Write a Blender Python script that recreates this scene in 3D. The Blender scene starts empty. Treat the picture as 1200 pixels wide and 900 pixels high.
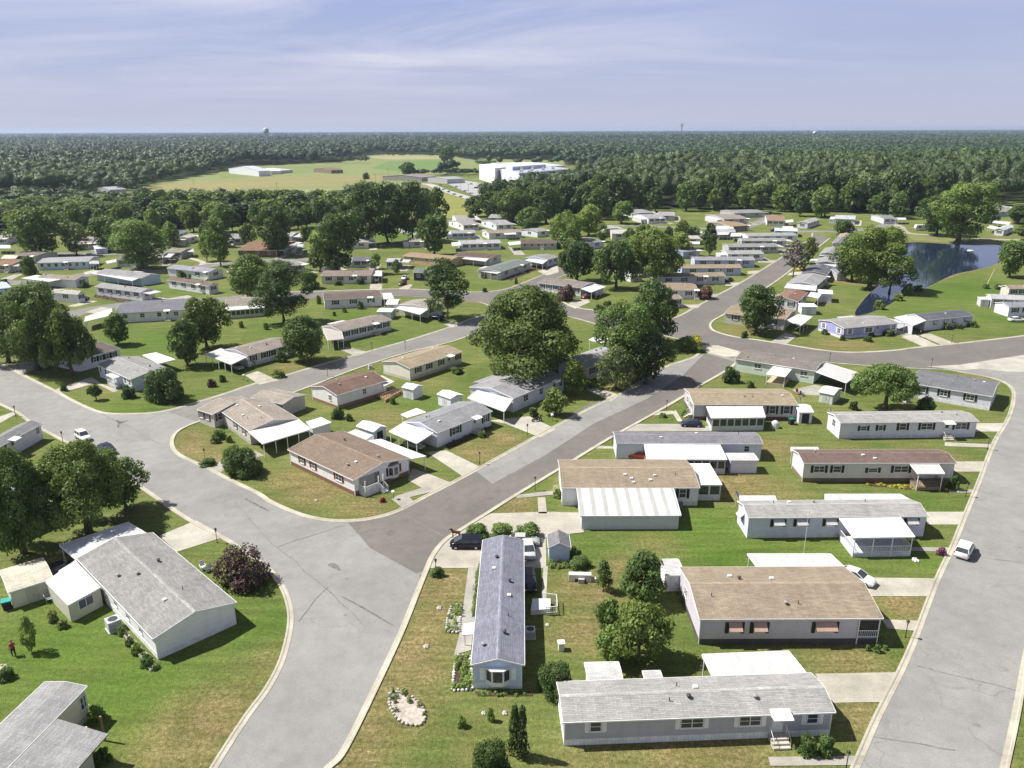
import bpy, math, random
import numpy as np
from mathutils import Vector, Matrix
from mathutils.geometry import tessellate_polygon

random.seed(7)
RNG = np.random.default_rng(7)
SC = bpy.context.scene
COL = SC.collection

# ------------------------------------------------------------------ camera
FOC, CX, CY, YH, CAM_H, ROLL = 920.0, 600.0, 450.0, 152.0, 50.0, 0.0035
PITCH = math.atan((CY - YH) / FOC)
CP, SP = math.cos(PITCH), math.sin(PITCH)


def at(x, y, z=0.0):
    """survey point of the photograph -> place on the level z"""
    u, v = (x - CX) / FOC, (CY - y) / FOC
    u, v = u + v * ROLL, v - u * ROLL
    dy, dz = CP + v * SP, -SP + v * CP
    t = (z - CAM_H) / dz
    return Vector((u * t, dy * t, z))


def proj(p):
    d = p[1] * CP - (p[2] - CAM_H) * SP
    up = p[1] * SP + (p[2] - CAM_H) * CP
    u, v = p[0] / d, up / d
    u, v = u - v * ROLL, v + u * ROLL
    return CX + FOC * u, CY - FOC * v, d


def height_at(x, y, ytop):
    """height of something standing at (x, y) whose top shows at ytop"""
    b = at(x, y)
    lo, hi = 0.0, 90.0
    for _ in range(40):
        m = (lo + hi) / 2
        if proj((b.x, b.y, m))[1] > ytop:
            lo = m
        else:
            hi = m
    return lo


def mpp(x, y):
    return proj(at(x, y))[2] / FOC


cam_d = bpy.data.cameras.new("camera")
cam = bpy.data.objects.new("camera", cam_d)
COL.objects.link(cam)
cam_d.sensor_width = 36.0
cam_d.lens = FOC / 1200 * 36
cam_d.clip_start, cam_d.clip_end = 0.5, 60000
r0, u0, f0 = Vector((1, 0, 0)), Vector((0, SP, CP)), Vector((0, CP, -SP))
rr, uu = (r0 - ROLL * u0).normalized(), (u0 + ROLL * r0).normalized()
cam.matrix_world = Matrix(((rr.x, uu.x, -f0.x, 0), (rr.y, uu.y, -f0.y, 0), (rr.z, uu.z, -f0.z, CAM_H), (0, 0, 0, 1)))
SC.camera = cam

# ------------------------------------------------------------------ light
SUN_AZ, SUN_EL = math.radians(-13), math.radians(53)     # azimuth: the way the shadows run
sd = Vector((-math.cos(SUN_AZ) * math.cos(SUN_EL), -math.sin(SUN_AZ) * math.cos(SUN_EL), math.sin(SUN_EL)))
sun_d = bpy.data.lights.new("sun", "SUN")
sun_d.energy, sun_d.angle, sun_d.color = 5.0, math.radians(0.5), (1.0, 0.955, 0.88)
sun = bpy.data.objects.new("sun", sun_d)
COL.objects.link(sun)
sun.rotation_euler = sd.to_track_quat('Z', 'Y').to_euler()
sun.location = (0, 0, 300)

W = bpy.data.worlds.new("World")
SC.world = W
W.use_nodes = True
nt = W.node_tree
nt.nodes.clear()


def N(t, kind, **kw):
    n = t.nodes.new(kind)
    for k, v in kw.items():
        setattr(n, k, v)
    return n


def mixc(t, fac, a, b, mode='MIX'):
    m = N(t, 'ShaderNodeMix', data_type='RGBA', blend_type=mode)
    for sock, val in ((m.inputs[0], fac), (m.inputs[6], a), (m.inputs[7], b)):
        if isinstance(val, bpy.types.NodeSocket):
            t.links.new(val, sock)
        elif isinstance(val, (tuple, list)):
            sock.default_value = tuple(val) + (1.0,) * (4 - len(val))
        else:
            sock.default_value = val
    return m.outputs[2]


def mth(t, op, a, b=0.0, c=0.0):
    m = N(t, 'ShaderNodeMath', operation=op)
    for s, v in zip(m.inputs, (a, b, c)):
        if isinstance(v, bpy.types.NodeSocket):
            t.links.new(v, s)
        else:
            s.default_value = v
    return m.outputs[0]


def ramp(t, fac, *stops):
    r = N(t, 'ShaderNodeValToRGB')
    e = r.color_ramp.elements
    while len(e) < len(stops):
        e.new(0.5)
    for k, (p, c) in enumerate(stops):
        e[k].position = p
        e[k].color = (c, c, c, 1) if not isinstance(c, tuple) else c + (1,)
    t.links.new(fac, r.inputs[0])
    return r.outputs[0]


def noise(t, vec, scale, detail=3.0, rough=0.55, dist=0.0):
    n = N(t, 'ShaderNodeTexNoise')
    n.inputs['Scale'].default_value = scale
    n.inputs['Detail'].default_value = detail
    n.inputs['Roughness'].default_value = rough
    n.inputs['Distortion'].default_value = dist
    if vec is not None:
        t.links.new(vec, n.inputs['Vector'])
    return n.outputs['Fac']


def mapping(t, vec, scale=(1, 1, 1), rot=(0, 0, 0), loc=(0, 0, 0)):
    m = N(t, 'ShaderNodeMapping')
    m.inputs['Scale'].default_value = scale
    m.inputs['Rotation'].default_value = rot
    m.inputs['Location'].default_value = loc
    t.links.new(vec, m.inputs['Vector'])
    return m.outputs[0]


sky = N(nt, 'ShaderNodeTexSky', sky_type='NISHITA', sun_disc=False)
sky.sun_elevation = SUN_EL
sky.sun_rotation = math.atan2(sd.x, sd.y)
sky.altitude = 50
sky.air_density, sky.dust_density, sky.ozone_density = 1.0, 0.5, 2.0
tc = N(nt, 'ShaderNodeTexCoord')
sep = N(nt, 'ShaderNodeSeparateXYZ')
nt.links.new(tc.outputs['Generated'], sep.inputs[0])
den = mth(nt, 'MAXIMUM', mth(nt, 'ADD', sep.outputs[2], 0.06), 0.03)
cmb = N(nt, 'ShaderNodeCombineXYZ')
nt.links.new(mth(nt, 'DIVIDE', sep.outputs[0], den), cmb.inputs[0])
nt.links.new(mth(nt, 'DIVIDE', sep.outputs[1], den), cmb.inputs[1])
cn1 = noise(nt, mapping(nt, cmb.outputs[0], (0.30, 0.42, 1), (0, 0, math.radians(-34)), (3.1, 0.35, 0)), 1.0, 7, 0.62, 0.9)
cn2 = noise(nt, mapping(nt, cmb.outputs[0], (0.10, 0.30, 1), (0, 0, math.radians(-22)), (1.7, 4.2, 0)), 1.0, 3, 0.5, 0.3)
cl = mth(nt, 'MULTIPLY', ramp(nt, cn1, (0.36, 0.0), (0.66, 1.0)), ramp(nt, cn2, (0.38, 0.0), (0.56, 1.0)))
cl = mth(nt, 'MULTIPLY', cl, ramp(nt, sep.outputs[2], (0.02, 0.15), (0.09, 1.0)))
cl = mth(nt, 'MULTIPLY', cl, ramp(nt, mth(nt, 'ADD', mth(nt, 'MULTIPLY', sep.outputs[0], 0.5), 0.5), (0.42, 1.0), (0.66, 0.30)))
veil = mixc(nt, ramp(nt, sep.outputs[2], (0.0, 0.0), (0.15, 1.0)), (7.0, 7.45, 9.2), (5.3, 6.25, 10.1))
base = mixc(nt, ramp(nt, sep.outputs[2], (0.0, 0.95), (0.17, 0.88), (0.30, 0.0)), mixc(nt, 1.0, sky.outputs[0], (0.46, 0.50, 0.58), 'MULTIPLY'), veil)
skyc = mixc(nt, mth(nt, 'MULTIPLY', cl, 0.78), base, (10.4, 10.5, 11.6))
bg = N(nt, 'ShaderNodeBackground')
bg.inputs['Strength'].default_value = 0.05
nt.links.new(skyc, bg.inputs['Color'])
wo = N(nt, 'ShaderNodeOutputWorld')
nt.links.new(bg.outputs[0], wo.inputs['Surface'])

SC.view_settings.view_transform = 'Standard'
SC.view_settings.look = 'None'
SC.view_settings.exposure = 0.66
SC.view_settings.gamma = 1.0
SC.view_settings.use_curve_mapping = False
SC.render.engine = 'CYCLES'
SC.cycles.max_bounces = 5
SC.cycles.diffuse_bounces = 3
SC.cycles.transparent_max_bounces = 4
SC.cycles.volume_bounces = 0
SC.cycles.caustics_reflective = False
SC.cycles.caustics_refractive = False
SC.cycles.use_denoising = True

# ------------------------------------------------------------------ materials
_M = {}


def new_mat(name):
    m = bpy.data.materials.new(name)
    m.use_nodes = True
    t = m.node_tree
    p = t.nodes['Principled BSDF']
    p.inputs['Roughness'].default_value = 0.8
    p.inputs['Specular IOR Level'].default_value = 0.3
    return m, t, p


def objco(t):
    return N(t, 'ShaderNodeTexCoord').outputs['Object']


def bump(t, p, h, strength=0.3, dist=0.05):
    b = N(t, 'ShaderNodeBump')
    b.inputs['Strength'].default_value = strength
    b.inputs['Distance'].default_value = dist
    t.links.new(h, b.inputs['Height'])
    t.links.new(b.outputs[0], p.inputs['Normal'])


def cached(f):
    def g(*a):
        k = (f.__name__,) + a
        if k not in _M:
            _M[k] = f(*a)
        return _M[k]
    return g


@cached
def plain(c, rough=0.6, metal=0.0, var=0.10):
    m, t, p = new_mat("painted_surface")
    n = noise(t, objco(t), 2.3, 3)
    t.links.new(mixc(t, 1.0, c, ramp(t, n, (0.3, 1 - var), (0.7, 1 + var)), 'MULTIPLY'), p.inputs['Base Color'])
    p.inputs['Roughness'].default_value = rough
    p.inputs['Metallic'].default_value = metal
    return m


@cached
def gloss(c, rough=0.25):
    m, t, p = new_mat("car_paint")
    p.inputs['Base Color'].default_value = c + (1,)
    p.inputs['Roughness'].default_value = rough
    p.inputs['Coat Weight'].default_value = 0.25
    p.inputs['Coat Roughness'].default_value = 0.08
    return m


@cached
def glass():
    m, t, p = new_mat("window_glass")
    n = noise(t, objco(t), 0.9, 2)
    t.links.new(mixc(t, n, (0.015, 0.02, 0.028), (0.09, 0.10, 0.12)), p.inputs['Base Color'])
    p.inputs['Roughness'].default_value = 0.08
    p.inputs['Specular IOR Level'].default_value = 0.6
    return m


@cached
def siding(c):
    m, t, p = new_mat("lap_siding")
    o = objco(t)
    s = N(t, 'ShaderNodeSeparateXYZ')
    t.links.new(o, s.inputs[0])
    fr = mth(t, 'FRACT', mth(t, 'MULTIPLY', s.outputs[2], 5.0))
    lap = ramp(t, fr, (0.0, 0.86), (0.16, 1.0), (1.0, 1.0))
    n = noise(t, mapping(t, o, (0.5, 0.5, 1.6)), 1.2, 4)
    n2 = noise(t, mapping(t, o, (2.2, 2.2, 0.25)), 1.0, 3)
    a = mixc(t, 1.0, c, ramp(t, n, (0.3, 0.93), (0.7, 1.04)), 'MULTIPLY')
    a = mixc(t, 1.0, a, ramp(t, n2, (0.35, 0.94), (0.6, 1.0)), 'MULTIPLY')
    t.links.new(mixc(t, 1.0, a, lap, 'MULTIPLY'), p.inputs['Base Color'])
    p.inputs['Roughness'].default_value = 0.6
    bump(t, p, fr, 0.35, 0.02)
    return m


@cached
def skirtmat(c):
    m, t, p = new_mat("ribbed_skirting")
    o = objco(t)
    s = N(t, 'ShaderNodeSeparateXYZ')
    t.links.new(o, s.inputs[0])
    fr = mth(t, 'FRACT', mth(t, 'MULTIPLY', mth(t, 'ADD', s.outputs[0], s.outputs[1]), 3.0))
    n = noise(t, o, 1.5, 3)
    a = mixc(t, 1.0, c, ramp(t, n, (0.3, 0.8), (0.7, 1.05)), 'MULTIPLY')
    t.links.new(mixc(t, 1.0, a, ramp(t, fr, (0.0, 0.62), (0.12, 1.0)), 'MULTIPLY'), p.inputs['Base Color'])
    return m


@cached
def shingle(c, dir_y=True):
    m, t, p = new_mat("roof_shingles")
    o = objco(t)
    inf = N(t, 'ShaderNodeObjectInfo').outputs['Random']
    off = N(t, 'ShaderNodeVectorMath', operation='ADD')
    t.links.new(o, off.inputs[0])
    t.links.new(mth(t, 'MULTIPLY', inf, 37.0), off.inputs[1])
    v = off.outputs[0]
    streak = noise(t, mapping(t, v, (0.55, 2.6, 1)), 1.1, 5, 0.62)
    run = noise(t, mapping(t, v, (2.4, 0.28, 0.28)), 1.0, 4, 0.6)
    blot = noise(t, v, 0.35, 3, 0.5, 0.6)
    br = N(t, 'ShaderNodeTexBrick')
    br.offset = 0.5
    br.inputs['Color1'].default_value = (0.84, 0.84, 0.84, 1)
    br.inputs['Color2'].default_value = (1.12, 1.12, 1.12, 1)
    br.inputs['Mortar'].default_value = (0.62, 0.62, 0.62, 1)
    br.inputs['Scale'].default_value = 1.0
    br.inputs['Mortar Size'].default_value = 0.016
    br.inputs['Brick Width'].default_value = 0.62
    br.inputs['Row Height'].default_value = 0.17
    t.links.new(o, br.inputs['Vector'])
    grain = noise(t, v, 9.0, 2)
    a = mixc(t, 1.0, c, ramp(t, streak, (0.28, 0.90), (0.72, 1.09)), 'MULTIPLY')
    a = mixc(t, 1.0, a, ramp(t, run, (0.3, 0.89), (0.62, 1.04)), 'MULTIPLY')
    a = mixc(t, 1.0, a, ramp(t, blot, (0.3, 0.88), (0.7, 1.08)), 'MULTIPLY')
    a = mixc(t, 1.0, a, br.outputs['Color'], 'MULTIPLY')
    a = mixc(t, 1.0, a, ramp(t, grain, (0.3, 0.86), (0.7, 1.12)), 'MULTIPLY')
    t.links.new(a, p.inputs['Base Color'])
    p.inputs['Roughness'].default_value = 0.92
    p.inputs['Specular IOR Level'].default_value = 0.15
    return m


@cached
def metalroof(c, pitch=0.30, depth=0.85, band=0.10):
    """ribbed sheet metal; ribs run along the second UV axis"""
    m, t, p = new_mat("ribbed_metal_roof")
    uv = N(t, 'ShaderNodeTexCoord').outputs['UV']
    s = N(t, 'ShaderNodeSeparateXYZ')
    t.links.new(uv, s.inputs[0])
    fr = mth(t, 'FRACT', mth(t, 'DIVIDE', s.outputs[0], pitch))
    rib = ramp(t, fr, (0.0, depth), (band, depth if band > .2 else 1.0), (min(.98, band + .06), 1.0), (1.0, 1.0))
    n = noise(t, mapping(t, uv, (1.6, 0.22, 1)), 1.3, 4, 0.6)
    n2 = noise(t, uv, 0.5, 3)
    a = mixc(t, 1.0, c, ramp(t, n, (0.28, 0.84), (0.6, 1.03)), 'MULTIPLY')
    a = mixc(t, 1.0, a, ramp(t, n2, (0.3, 0.90), (0.7, 1.04)), 'MULTIPLY')
    t.links.new(mixc(t, 1.0, a, rib, 'MULTIPLY'), p.inputs['Base Color'])
    p.inputs['Roughness'].default_value = 0.45
    bump(t, p, rib, 0.4, 0.03)
    return m


@cached
def leafmat(c1, c2, trans=0.33):
    m, t, p = new_mat("foliage")
    inf = N(t, 'ShaderNodeObjectInfo').outputs['Random']
    att = N(t, 'ShaderNodeAttribute', attribute_name='tone').outputs['Fac']
    n = noise(t, objco(t), 1.7, 2)
    a = mixc(t, att, c1, c2)
    a = mixc(t, 1.0, a, ramp(t, inf, (0.0, (0.74, 0.78, 0.80)), (0.5, (1.0, 1.0, 1.0)), (1.0, (1.30, 1.14, 0.95))), 'MULTIPLY')
    a = mixc(t, 1.0, a, ramp(t, n, (0.3, 0.82), (0.7, 1.18)), 'MULTIPLY')
    t.links.new(a, p.inputs['Base Color'])
    p.inputs['Roughness'].default_value = 0.55
    p.inputs['Specular IOR Level'].default_value = 0.25
    tr = N(t, 'ShaderNodeBsdfTranslucent')
    t.links.new(mixc(t, 1.0, a, (1.15, 1.25, 0.6), 'MULTIPLY'), tr.inputs['Color'])
    mx = N(t, 'ShaderNodeMixShader')
    mx.inputs[0].default_value = trans
    t.links.new(p.outputs[0], mx.inputs[1])
    t.links.new(tr.outputs[0], mx.inputs[2])
    t.links.new(mx.outputs[0], t.nodes['Material Output'].inputs['Surface'])
    return m


@cached
def bark():
    m, t, p = new_mat("bark")
    n = noise(t, mapping(t, objco(t), (6, 6, 1)), 2.0, 4)
    t.links.new(mixc(t, n, (0.05, 0.038, 0.028), (0.16, 0.13, 0.10)), p.inputs['Base Color'])
    return m


@cached
def asphalt(c, cracks=1.0):
    m, t, p = new_mat("asphalt")
    o = objco(t)
    big = noise(t, o, 0.09, 4, 0.6, 0.4)
    mid = noise(t, o, 0.6, 4, 0.65)
    fine = noise(t, o, 6.0, 3, 0.7)
    v = N(t, 'ShaderNodeTexVoronoi', feature='DISTANCE_TO_EDGE')
    v.inputs['Scale'].default_value = 0.05
    d = N(t, 'ShaderNodeVectorMath', operation='ADD')
    nz = N(t, 'ShaderNodeTexNoise')
    nz.inputs['Scale'].default_value = 0.35
    nz.inputs['Detail'].default_value = 4
    t.links.new(o, nz.inputs['Vector'])
    sc = N(t, 'ShaderNodeVectorMath', operation='SCALE')
    t.links.new(nz.outputs['Color'], sc.inputs[0])
    sc.inputs['Scale'].default_value = 5.0
    t.links.new(o, d.inputs[0])
    t.links.new(sc.outputs[0], d.inputs[1])
    t.links.new(d.outputs[0], v.inputs['Vector'])
    crk = ramp(t, v.outputs['Distance'], (0.0, 0.72), (0.007, 1.0))
    crk = mixc(t, ramp(t, big, (0.42, 0.0), (0.6, cracks)), (1, 1, 1), crk)
    a = mixc(t, 1.0, c, ramp(t, big, (0.3, 0.86), (0.7, 1.12)), 'MULTIPLY')
    a = mixc(t, 1.0, a, ramp(t, mid, (0.3, 0.90), (0.7, 1.08)), 'MULTIPLY')
    a = mixc(t, 1.0, a, ramp(t, fine, (0.3, 0.88), (0.7, 1.12)), 'MULTIPLY')
    oil = noise(t, o, 0.22, 5, 0.7, 1.2)
    a = mixc(t, 1.0, a, ramp(t, oil, (0.60, 1.0), (0.74, 0.80)), 'MULTIPLY')
    spots = N(t, 'ShaderNodeTexVoronoi')
    spots.inputs['Scale'].default_value = 0.28
    t.links.new(o, spots.inputs['Vector'])
    a = mixc(t, 1.0, a, ramp(t, mth(t, 'ADD', spots.outputs['Distance'], mth(t, 'MULTIPLY', mid, 0.10)), (0.07, 0.72), (0.13, 1.0)), 'MULTIPLY')
    t.links.new(mixc(t, 1.0, a, crk, 'MULTIPLY'), p.inputs['Base Color'])
    p.inputs['Roughness'].default_value = 0.9
    return m


@cached
def concrete(c=(0.43, 0.41, 0.355)):
    m, t, p = new_mat("concrete")
    o = objco(t)
    big = noise(t, o, 0.3, 4, 0.65)
    fine = noise(t, o, 4.0, 4, 0.7)
    br = N(t, 'ShaderNodeTexBrick')
    br.offset = 0.0
    br.inputs['Color1'].default_value = (1, 1, 1, 1)
    br.inputs['Color2'].default_value = (0.95, 0.95, 0.95, 1)
    br.inputs['Mortar'].default_value = (0.7, 0.7, 0.7, 1)
    br.inputs['Scale'].default_value = 1.0
    br.inputs['Mortar Size'].default_value = 0.012
    br.inputs['Brick Width'].default_value = 3.0
    br.inputs['Row Height'].default_value = 3.0
    t.links.new(o, br.inputs['Vector'])
    a = mixc(t, 1.0, c, ramp(t, big, (0.3, 0.74), (0.65, 1.08)), 'MULTIPLY')
    a = mixc(t, 1.0, a, ramp(t, fine, (0.3, 0.88), (0.7, 1.1)), 'MULTIPLY')
    t.links.new(mixc(t, 1.0, a, br.outputs['Color'], 'MULTIPLY'), p.inputs['Base Color'])
    p.inputs['Roughness'].default_value = 0.9
    return m


@cached
def watermat():
    m, t, p = new_mat("pond_water")
    p.inputs['Base Color'].default_value = (0.016, 0.026, 0.050, 1)
    p.inputs['Roughness'].default_value = 0.06
    p.inputs['IOR'].default_value = 1.33
    p.inputs['Specular IOR Level'].default_value = 0.9
    bump(t, p, noise(t, mapping(t, objco(t), (0.5, 1.2, 1)), 1.4, 3), 0.10, 0.05)
    return m


@cached
def stone(c=(0.46, 0.42, 0.38)):
    m, t, p = new_mat("stones")
    v = N(t, 'ShaderNodeTexVoronoi')
    v.inputs['Scale'].default_value = 5.0
    t.links.new(objco(t), v.inputs['Vector'])
    t.links.new(mixc(t, 1.0, c, ramp(t, v.outputs['Color'], (0.0, 0.55), (1.0, 1.35)), 'MULTIPLY'), p.inputs['Base Color'])
    bump(t, p, v.outputs['Distance'], 0.6, 0.08)
    return m


# ------------------------------------------------------------------ mesh builder
class MB:
    def __init__(s):
        s.v, s.f, s.uv = [], [], None

    def add(s, vs, fs):
        b = len(s.v)
        s.v += [tuple(p) for p in vs]
        s.f += [tuple(b + i for i in f) for f in fs]
        return s

    def box(s, x0, x1, y0, y1, z0, z1):
        return s.add([(x0, y0, z0), (x1, y0, z0), (x1, y1, z0), (x0, y1, z0), (x0, y0, z1), (x1, y0, z1), (x1, y1, z1), (x0, y1, z1)],
                     [(0, 3, 2, 1), (4, 5, 6, 7), (0, 1, 5, 4), (1, 2, 6, 5), (2, 3, 7, 6), (3, 0, 4, 7)])

    def tube(s, p, q, r, r2=None, n=6):
        p, q = Vector(p), Vector(q)
        r2 = r if r2 is None else r2
        d = (q - p).normalized()
        a = d.orthogonal().normalized()
        b = d.cross(a)
        vs = []
        for c, rad in ((p, r), (q, r2)):
            for k in range(n):
                w = 2 * math.pi * k / n
                vs.append(c + rad * (math.cos(w) * a + math.sin(w) * b))
        fs = [(k, (k + 1) % n, n + (k + 1) % n, n + k) for k in range(n)]
        return s.add(vs, fs + [tuple(range(n - 1, -1, -1)), tuple(range(n, 2 * n))])

    def bar(s, p, q, w, h):
        """box beam from p to q, w wide (level) and h high, centred on the line"""
        p, q = Vector(p), Vector(q)
        d = (q - p).normalized()
        a = d.cross(Vector((0, 0, 1)))
        a = a.normalized() if a.length > 1e-4 else Vector((1, 0, 0))
        b = a.cross(d).normalized()
        vs = [c + sx * a * w / 2 + sz * b * h / 2 for c in (p, q) for sx, sz in ((-1, -1), (1, -1), (1, 1), (-1, 1))]
        return s.add(vs, [(0, 1, 2, 3), (7, 6, 5, 4), (0, 4, 5, 1), (1, 5, 6, 2), (2, 6, 7, 3), (3, 7, 4, 0)])

    def slab(s, quad, th):
        """four corners (top side) and a thickness downwards"""
        q = [Vector(p) for p in quad]
        lo = [p - Vector((0, 0, th)) for p in q]
        n = len(q)
        fs = [tuple(range(n)), tuple(range(2 * n - 1, n - 1, -1))]
        fs += [(k, n + k, n + (k + 1) % n, (k + 1) % n) for k in range(n)]
        return s.add(q + lo, fs)

    def prism(s, poly, z0, z1):
        n = len(poly)
        vs = [(p[0], p[1], z0) for p in poly] + [(p[0], p[1], z1) for p in poly]
        return s.add(vs, [tuple(range(n - 1, -1, -1)), tuple(range(n, 2 * n))] + [(k, (k + 1) % n, n + (k + 1) % n, n + k) for k in range(n)])

    def lathe(s, prof, n=12, c=(0, 0)):
        vs = []
        for r, z in prof:
            for k in range(n):
                w = 2 * math.pi * k / n
                vs.append((c[0] + r * math.cos(w), c[1] + r * math.sin(w), z))
        fs = []
        for j in range(len(prof) - 1):
            for k in range(n):
                fs.append((j * n + k, j * n + (k + 1) % n, (j + 1) * n + (k + 1) % n, (j + 1) * n + k))
        m = (len(prof) - 1) * n
        fs += [tuple(range(n - 1, -1, -1)), tuple(range(m, m + n))]
        return s.add(vs, fs)

    def mesh(s, name, mat, smooth=False):
        me = bpy.data.meshes.new(name)
        me.from_pydata(s.v, [], s.f)
        if s.uv:
            l = me.uv_layers.new(name="UVMap")
            for poly in me.polygons:
                for li in poly.loop_indices:
                    l.data[li].uv = s.uv(me.vertices[me.loops[li].vertex_index].co)
        me.materials.append(mat)
        if smooth:
            for poly in me.polygons:
                poly.use_smooth = True
        me.update()
        return me

    def build(s, name, mat, parent=None, smooth=False):
        return link(name, s.mesh(name, mat, smooth), parent)


def link(name, me, parent=None, loc=None, rz=0.0):
    o = bpy.data.objects.new(name, me)
    COL.objects.link(o)
    o.parent = parent
    if loc is not None:
        o.location = loc
    if rz:
        o.rotation_euler = (0, 0, rz)
    return o


def tag(o, label=None, cat=None, group=None, kind=None):
    for k, v in (("label", label), ("category", cat), ("group", group), ("kind", kind)):
        if v:
            o[k] = v
    return o


def thing(name, label, cat, loc=(0, 0, 0), rz=0.0, group=None):
    return tag(link(name, None, None, loc, rz), label, cat, group)


def struct(name, o):
    o["kind"] = "structure"
    return o


def flat(name, pts, z, mat, parent=None, smooth_n=0):
    """level sheet from plan points"""
    pts = [Vector((p[0], p[1], z)) for p in pts]
    tris = tessellate_polygon([pts])
    up = []
    for a, b, c in tris:
        n = (pts[b] - pts[a]).cross(pts[c] - pts[a])
        up.append((a, b, c) if n.z > 0 else (a, c, b))
    me = bpy.data.meshes.new(name)
    me.from_pydata(pts, [], up)
    me.materials.append(mat)
    return link(name, me, parent)


def spline(pts, n=6, closed=False):
    P = [Vector((p[0], p[1], 0)) for p in pts]
    out = []
    m = len(P)
    rng = range(m) if closed else range(m - 1)
    for i in rng:
        g = (lambda k: P[k % m]) if closed else (lambda k: P[max(0, min(m - 1, k))])
        p0, p1, p2, p3 = g(i - 1), g(i), g(i + 1), g(i + 2)
        for k in range(n):
            t = k / n
            out.append(0.5 * ((2 * p1) + (p2 - p0) * t + (2 * p0 - 5 * p1 + 4 * p2 - p3) * t * t + (3 * p1 - p0 - 3 * p2 + p3) * t ** 3))
    if not closed:
        out.append(P[-1])
    return out
# ------------------------------------------------------------------ ground
WOOD_EDGE = [(-200, 278), (0, 275), (60, 271), (130, 267), (200, 268), (300, 264), (360, 262), (412, 259), (427, 250), (520, 246), (560, 243), (620, 250), (700, 256),
             (745, 245), (850, 245), (900, 246), (960, 249), (1040, 250), (1062, 256), (1150, 243), (1200, 236), (1500, 232)]
FIELDS = [[(177, 216), (250, 203), (285, 195), (330, 193), (398, 190), (432, 182), (455, 180), (520, 182), (560, 188), (560, 199), (526, 202),
           (500, 212), (470, 214), (468, 224), (430, 232), (400, 238), (330, 240), (200, 240), (120, 238), (60, 232), (95, 224), (165, 224)],
          [(430, 232), (470, 216), (505, 214), (525, 225), (560, 238), (566, 250), (540, 256), (520, 256), (500, 246)],
          [(560, 186), (660, 188), (662, 193), (560, 196)]]
LOT = [(470, 215), (500, 210), (560, 196), (690, 193), (705, 205), (670, 219), (600, 229), (580, 243), (545, 236)]


def edge_y(x):
    for (x0, y0), (x1, y1) in zip(WOOD_EDGE, WOOD_EDGE[1:]):
        if x0 <= x <= x1:
            return y0 + (y1 - y0) * (x - x0) / (x1 - x0)
    return 240


def inside(poly, x, y):
    c = False
    n = len(poly)
    for i in range(n):
        (x0, y0), (x1, y1) = poly[i], poly[i - 1]
        if (y0 > y) != (y1 > y) and x < (x1 - x0) * (y - y0) / (y1 - y0) + x0:
            c = not c
    return c


def is_wood(x, y):
    return y < edge_y(x) and not any(inside(f, x, y) for f in FIELDS) and not inside(LOT, x, y)


DRY = [(440, 830, 5, 1), (405, 890, 4, .9), (425, 800, 4, .9), (520, 725, 4, 1), (470, 765, 5, 1), (500, 785, 3, .8), (515, 690, 3.5, 1), (530, 680, 3, .9),
       (440, 890, 4, .5), (690, 690, 4, .9), (735, 665, 3.5, .8), (688, 740, 4, .8), (720, 715, 3, .7), (770, 640, 4, .5), (800, 885, 5, .8),
       (850, 892, 5, .8), (700, 892, 5, .6), (560, 885, 5, .4), (860, 568, 6, .9), (900, 578, 6, .6), (905, 525, 5, .8), (950, 535, 4, .5), (990, 530, 6, .5),
       (1080, 530, 5, .5), (995, 775, 4, .8), (970, 780, 3, .6), (1060, 708, 3, .9), (1035, 703, 2.5, .6), (1012, 840, 3, .8), (1130, 538, 3, .5),
       (230, 525, 4, 1), (245, 540, 3.5, .9), (222, 512, 3, .9), (375, 575, 5, 1), (420, 594, 4, .8), (345, 562, 4, .8), (440, 602, 3, .8),
       (560, 532, 4, .9), (590, 515, 4, .9), (540, 520, 3, .7), (250, 845, 5, .9), (300, 850, 4, .9), (225, 870, 5, .8), (320, 775, 4, .6), (270, 885, 4, .7),
       (605, 592, 3, .9), (755, 485, 2.5, 1), (740, 440, 6, .8), (765, 425, 5, .7), (720, 452, 5, .7), (335, 430, 4, .8), (410, 470, 4, .6),
       (450, 490, 6, .6), (500, 450, 6, .4), (985, 404, 6, .8), (1010, 405, 5, .7), (945, 408, 4, .7), (870, 388, 6, .7), (1130, 398, 5, .5),
       (1000, 330, 7, 1), (1020, 318, 8, 1), (970, 350, 7, .6), (1095, 300, 9, .7), (1150, 440, 5, .6), (1060, 285, 10, .6), (560, 350, 9, .7),
       (120, 640, 3, .8), (85, 650, 3, .7), (160, 600, 3, .4), (700, 470, 4, .3), (680, 585, 3, .4), (830, 440, 6, .5), (1165, 560, 2, .5),
       (915, 770, 4, .5), (880, 775, 4, .5), (100, 352, 8, .5), (480, 575, 2, .4)]
GREEN = [(60, 760, 9, 1), (150, 800, 8, 1), (110, 830, 7, 1), (230, 720, 6, .8), (300, 740, 5, .8), (150, 480, 8, .6), (200, 470, 8, .5), (860, 650, 9, .9), (820, 620, 7, .9),
         (930, 615, 6, .8), (1080, 655, 5, .8), (960, 660, 8, .8), (680, 650, 6, .5), (1120, 340, 25, .9), (1090, 365, 15, .7), (640, 500, 6, .6), (520, 470, 8, .5),
         (180, 400, 12, .9), (420, 375, 10, .9), (340, 385, 10, .8), (150, 345, 9, .8), (460, 275, 20, .9), (1110, 600, 4, .6), (520, 340, 10, .7), (540, 345, 8, .8), (200, 340, 9, .7),
         (470, 400, 7, .7), (700, 410, 9, .6), (1180, 370, 12, .6), (600, 280, 12, .5)]
xs = [-160 + 1.3 * i for i in range(int(460 / 1.3))]
ys = [18 + 1.3 * i for i in range(int(400 / 1.3))]
g, x = 1.6, xs[-1]
while x < 16000:
    x += g
    g *= 1.13
    xs.append(x)
g, x = 1.6, xs[0]
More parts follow.
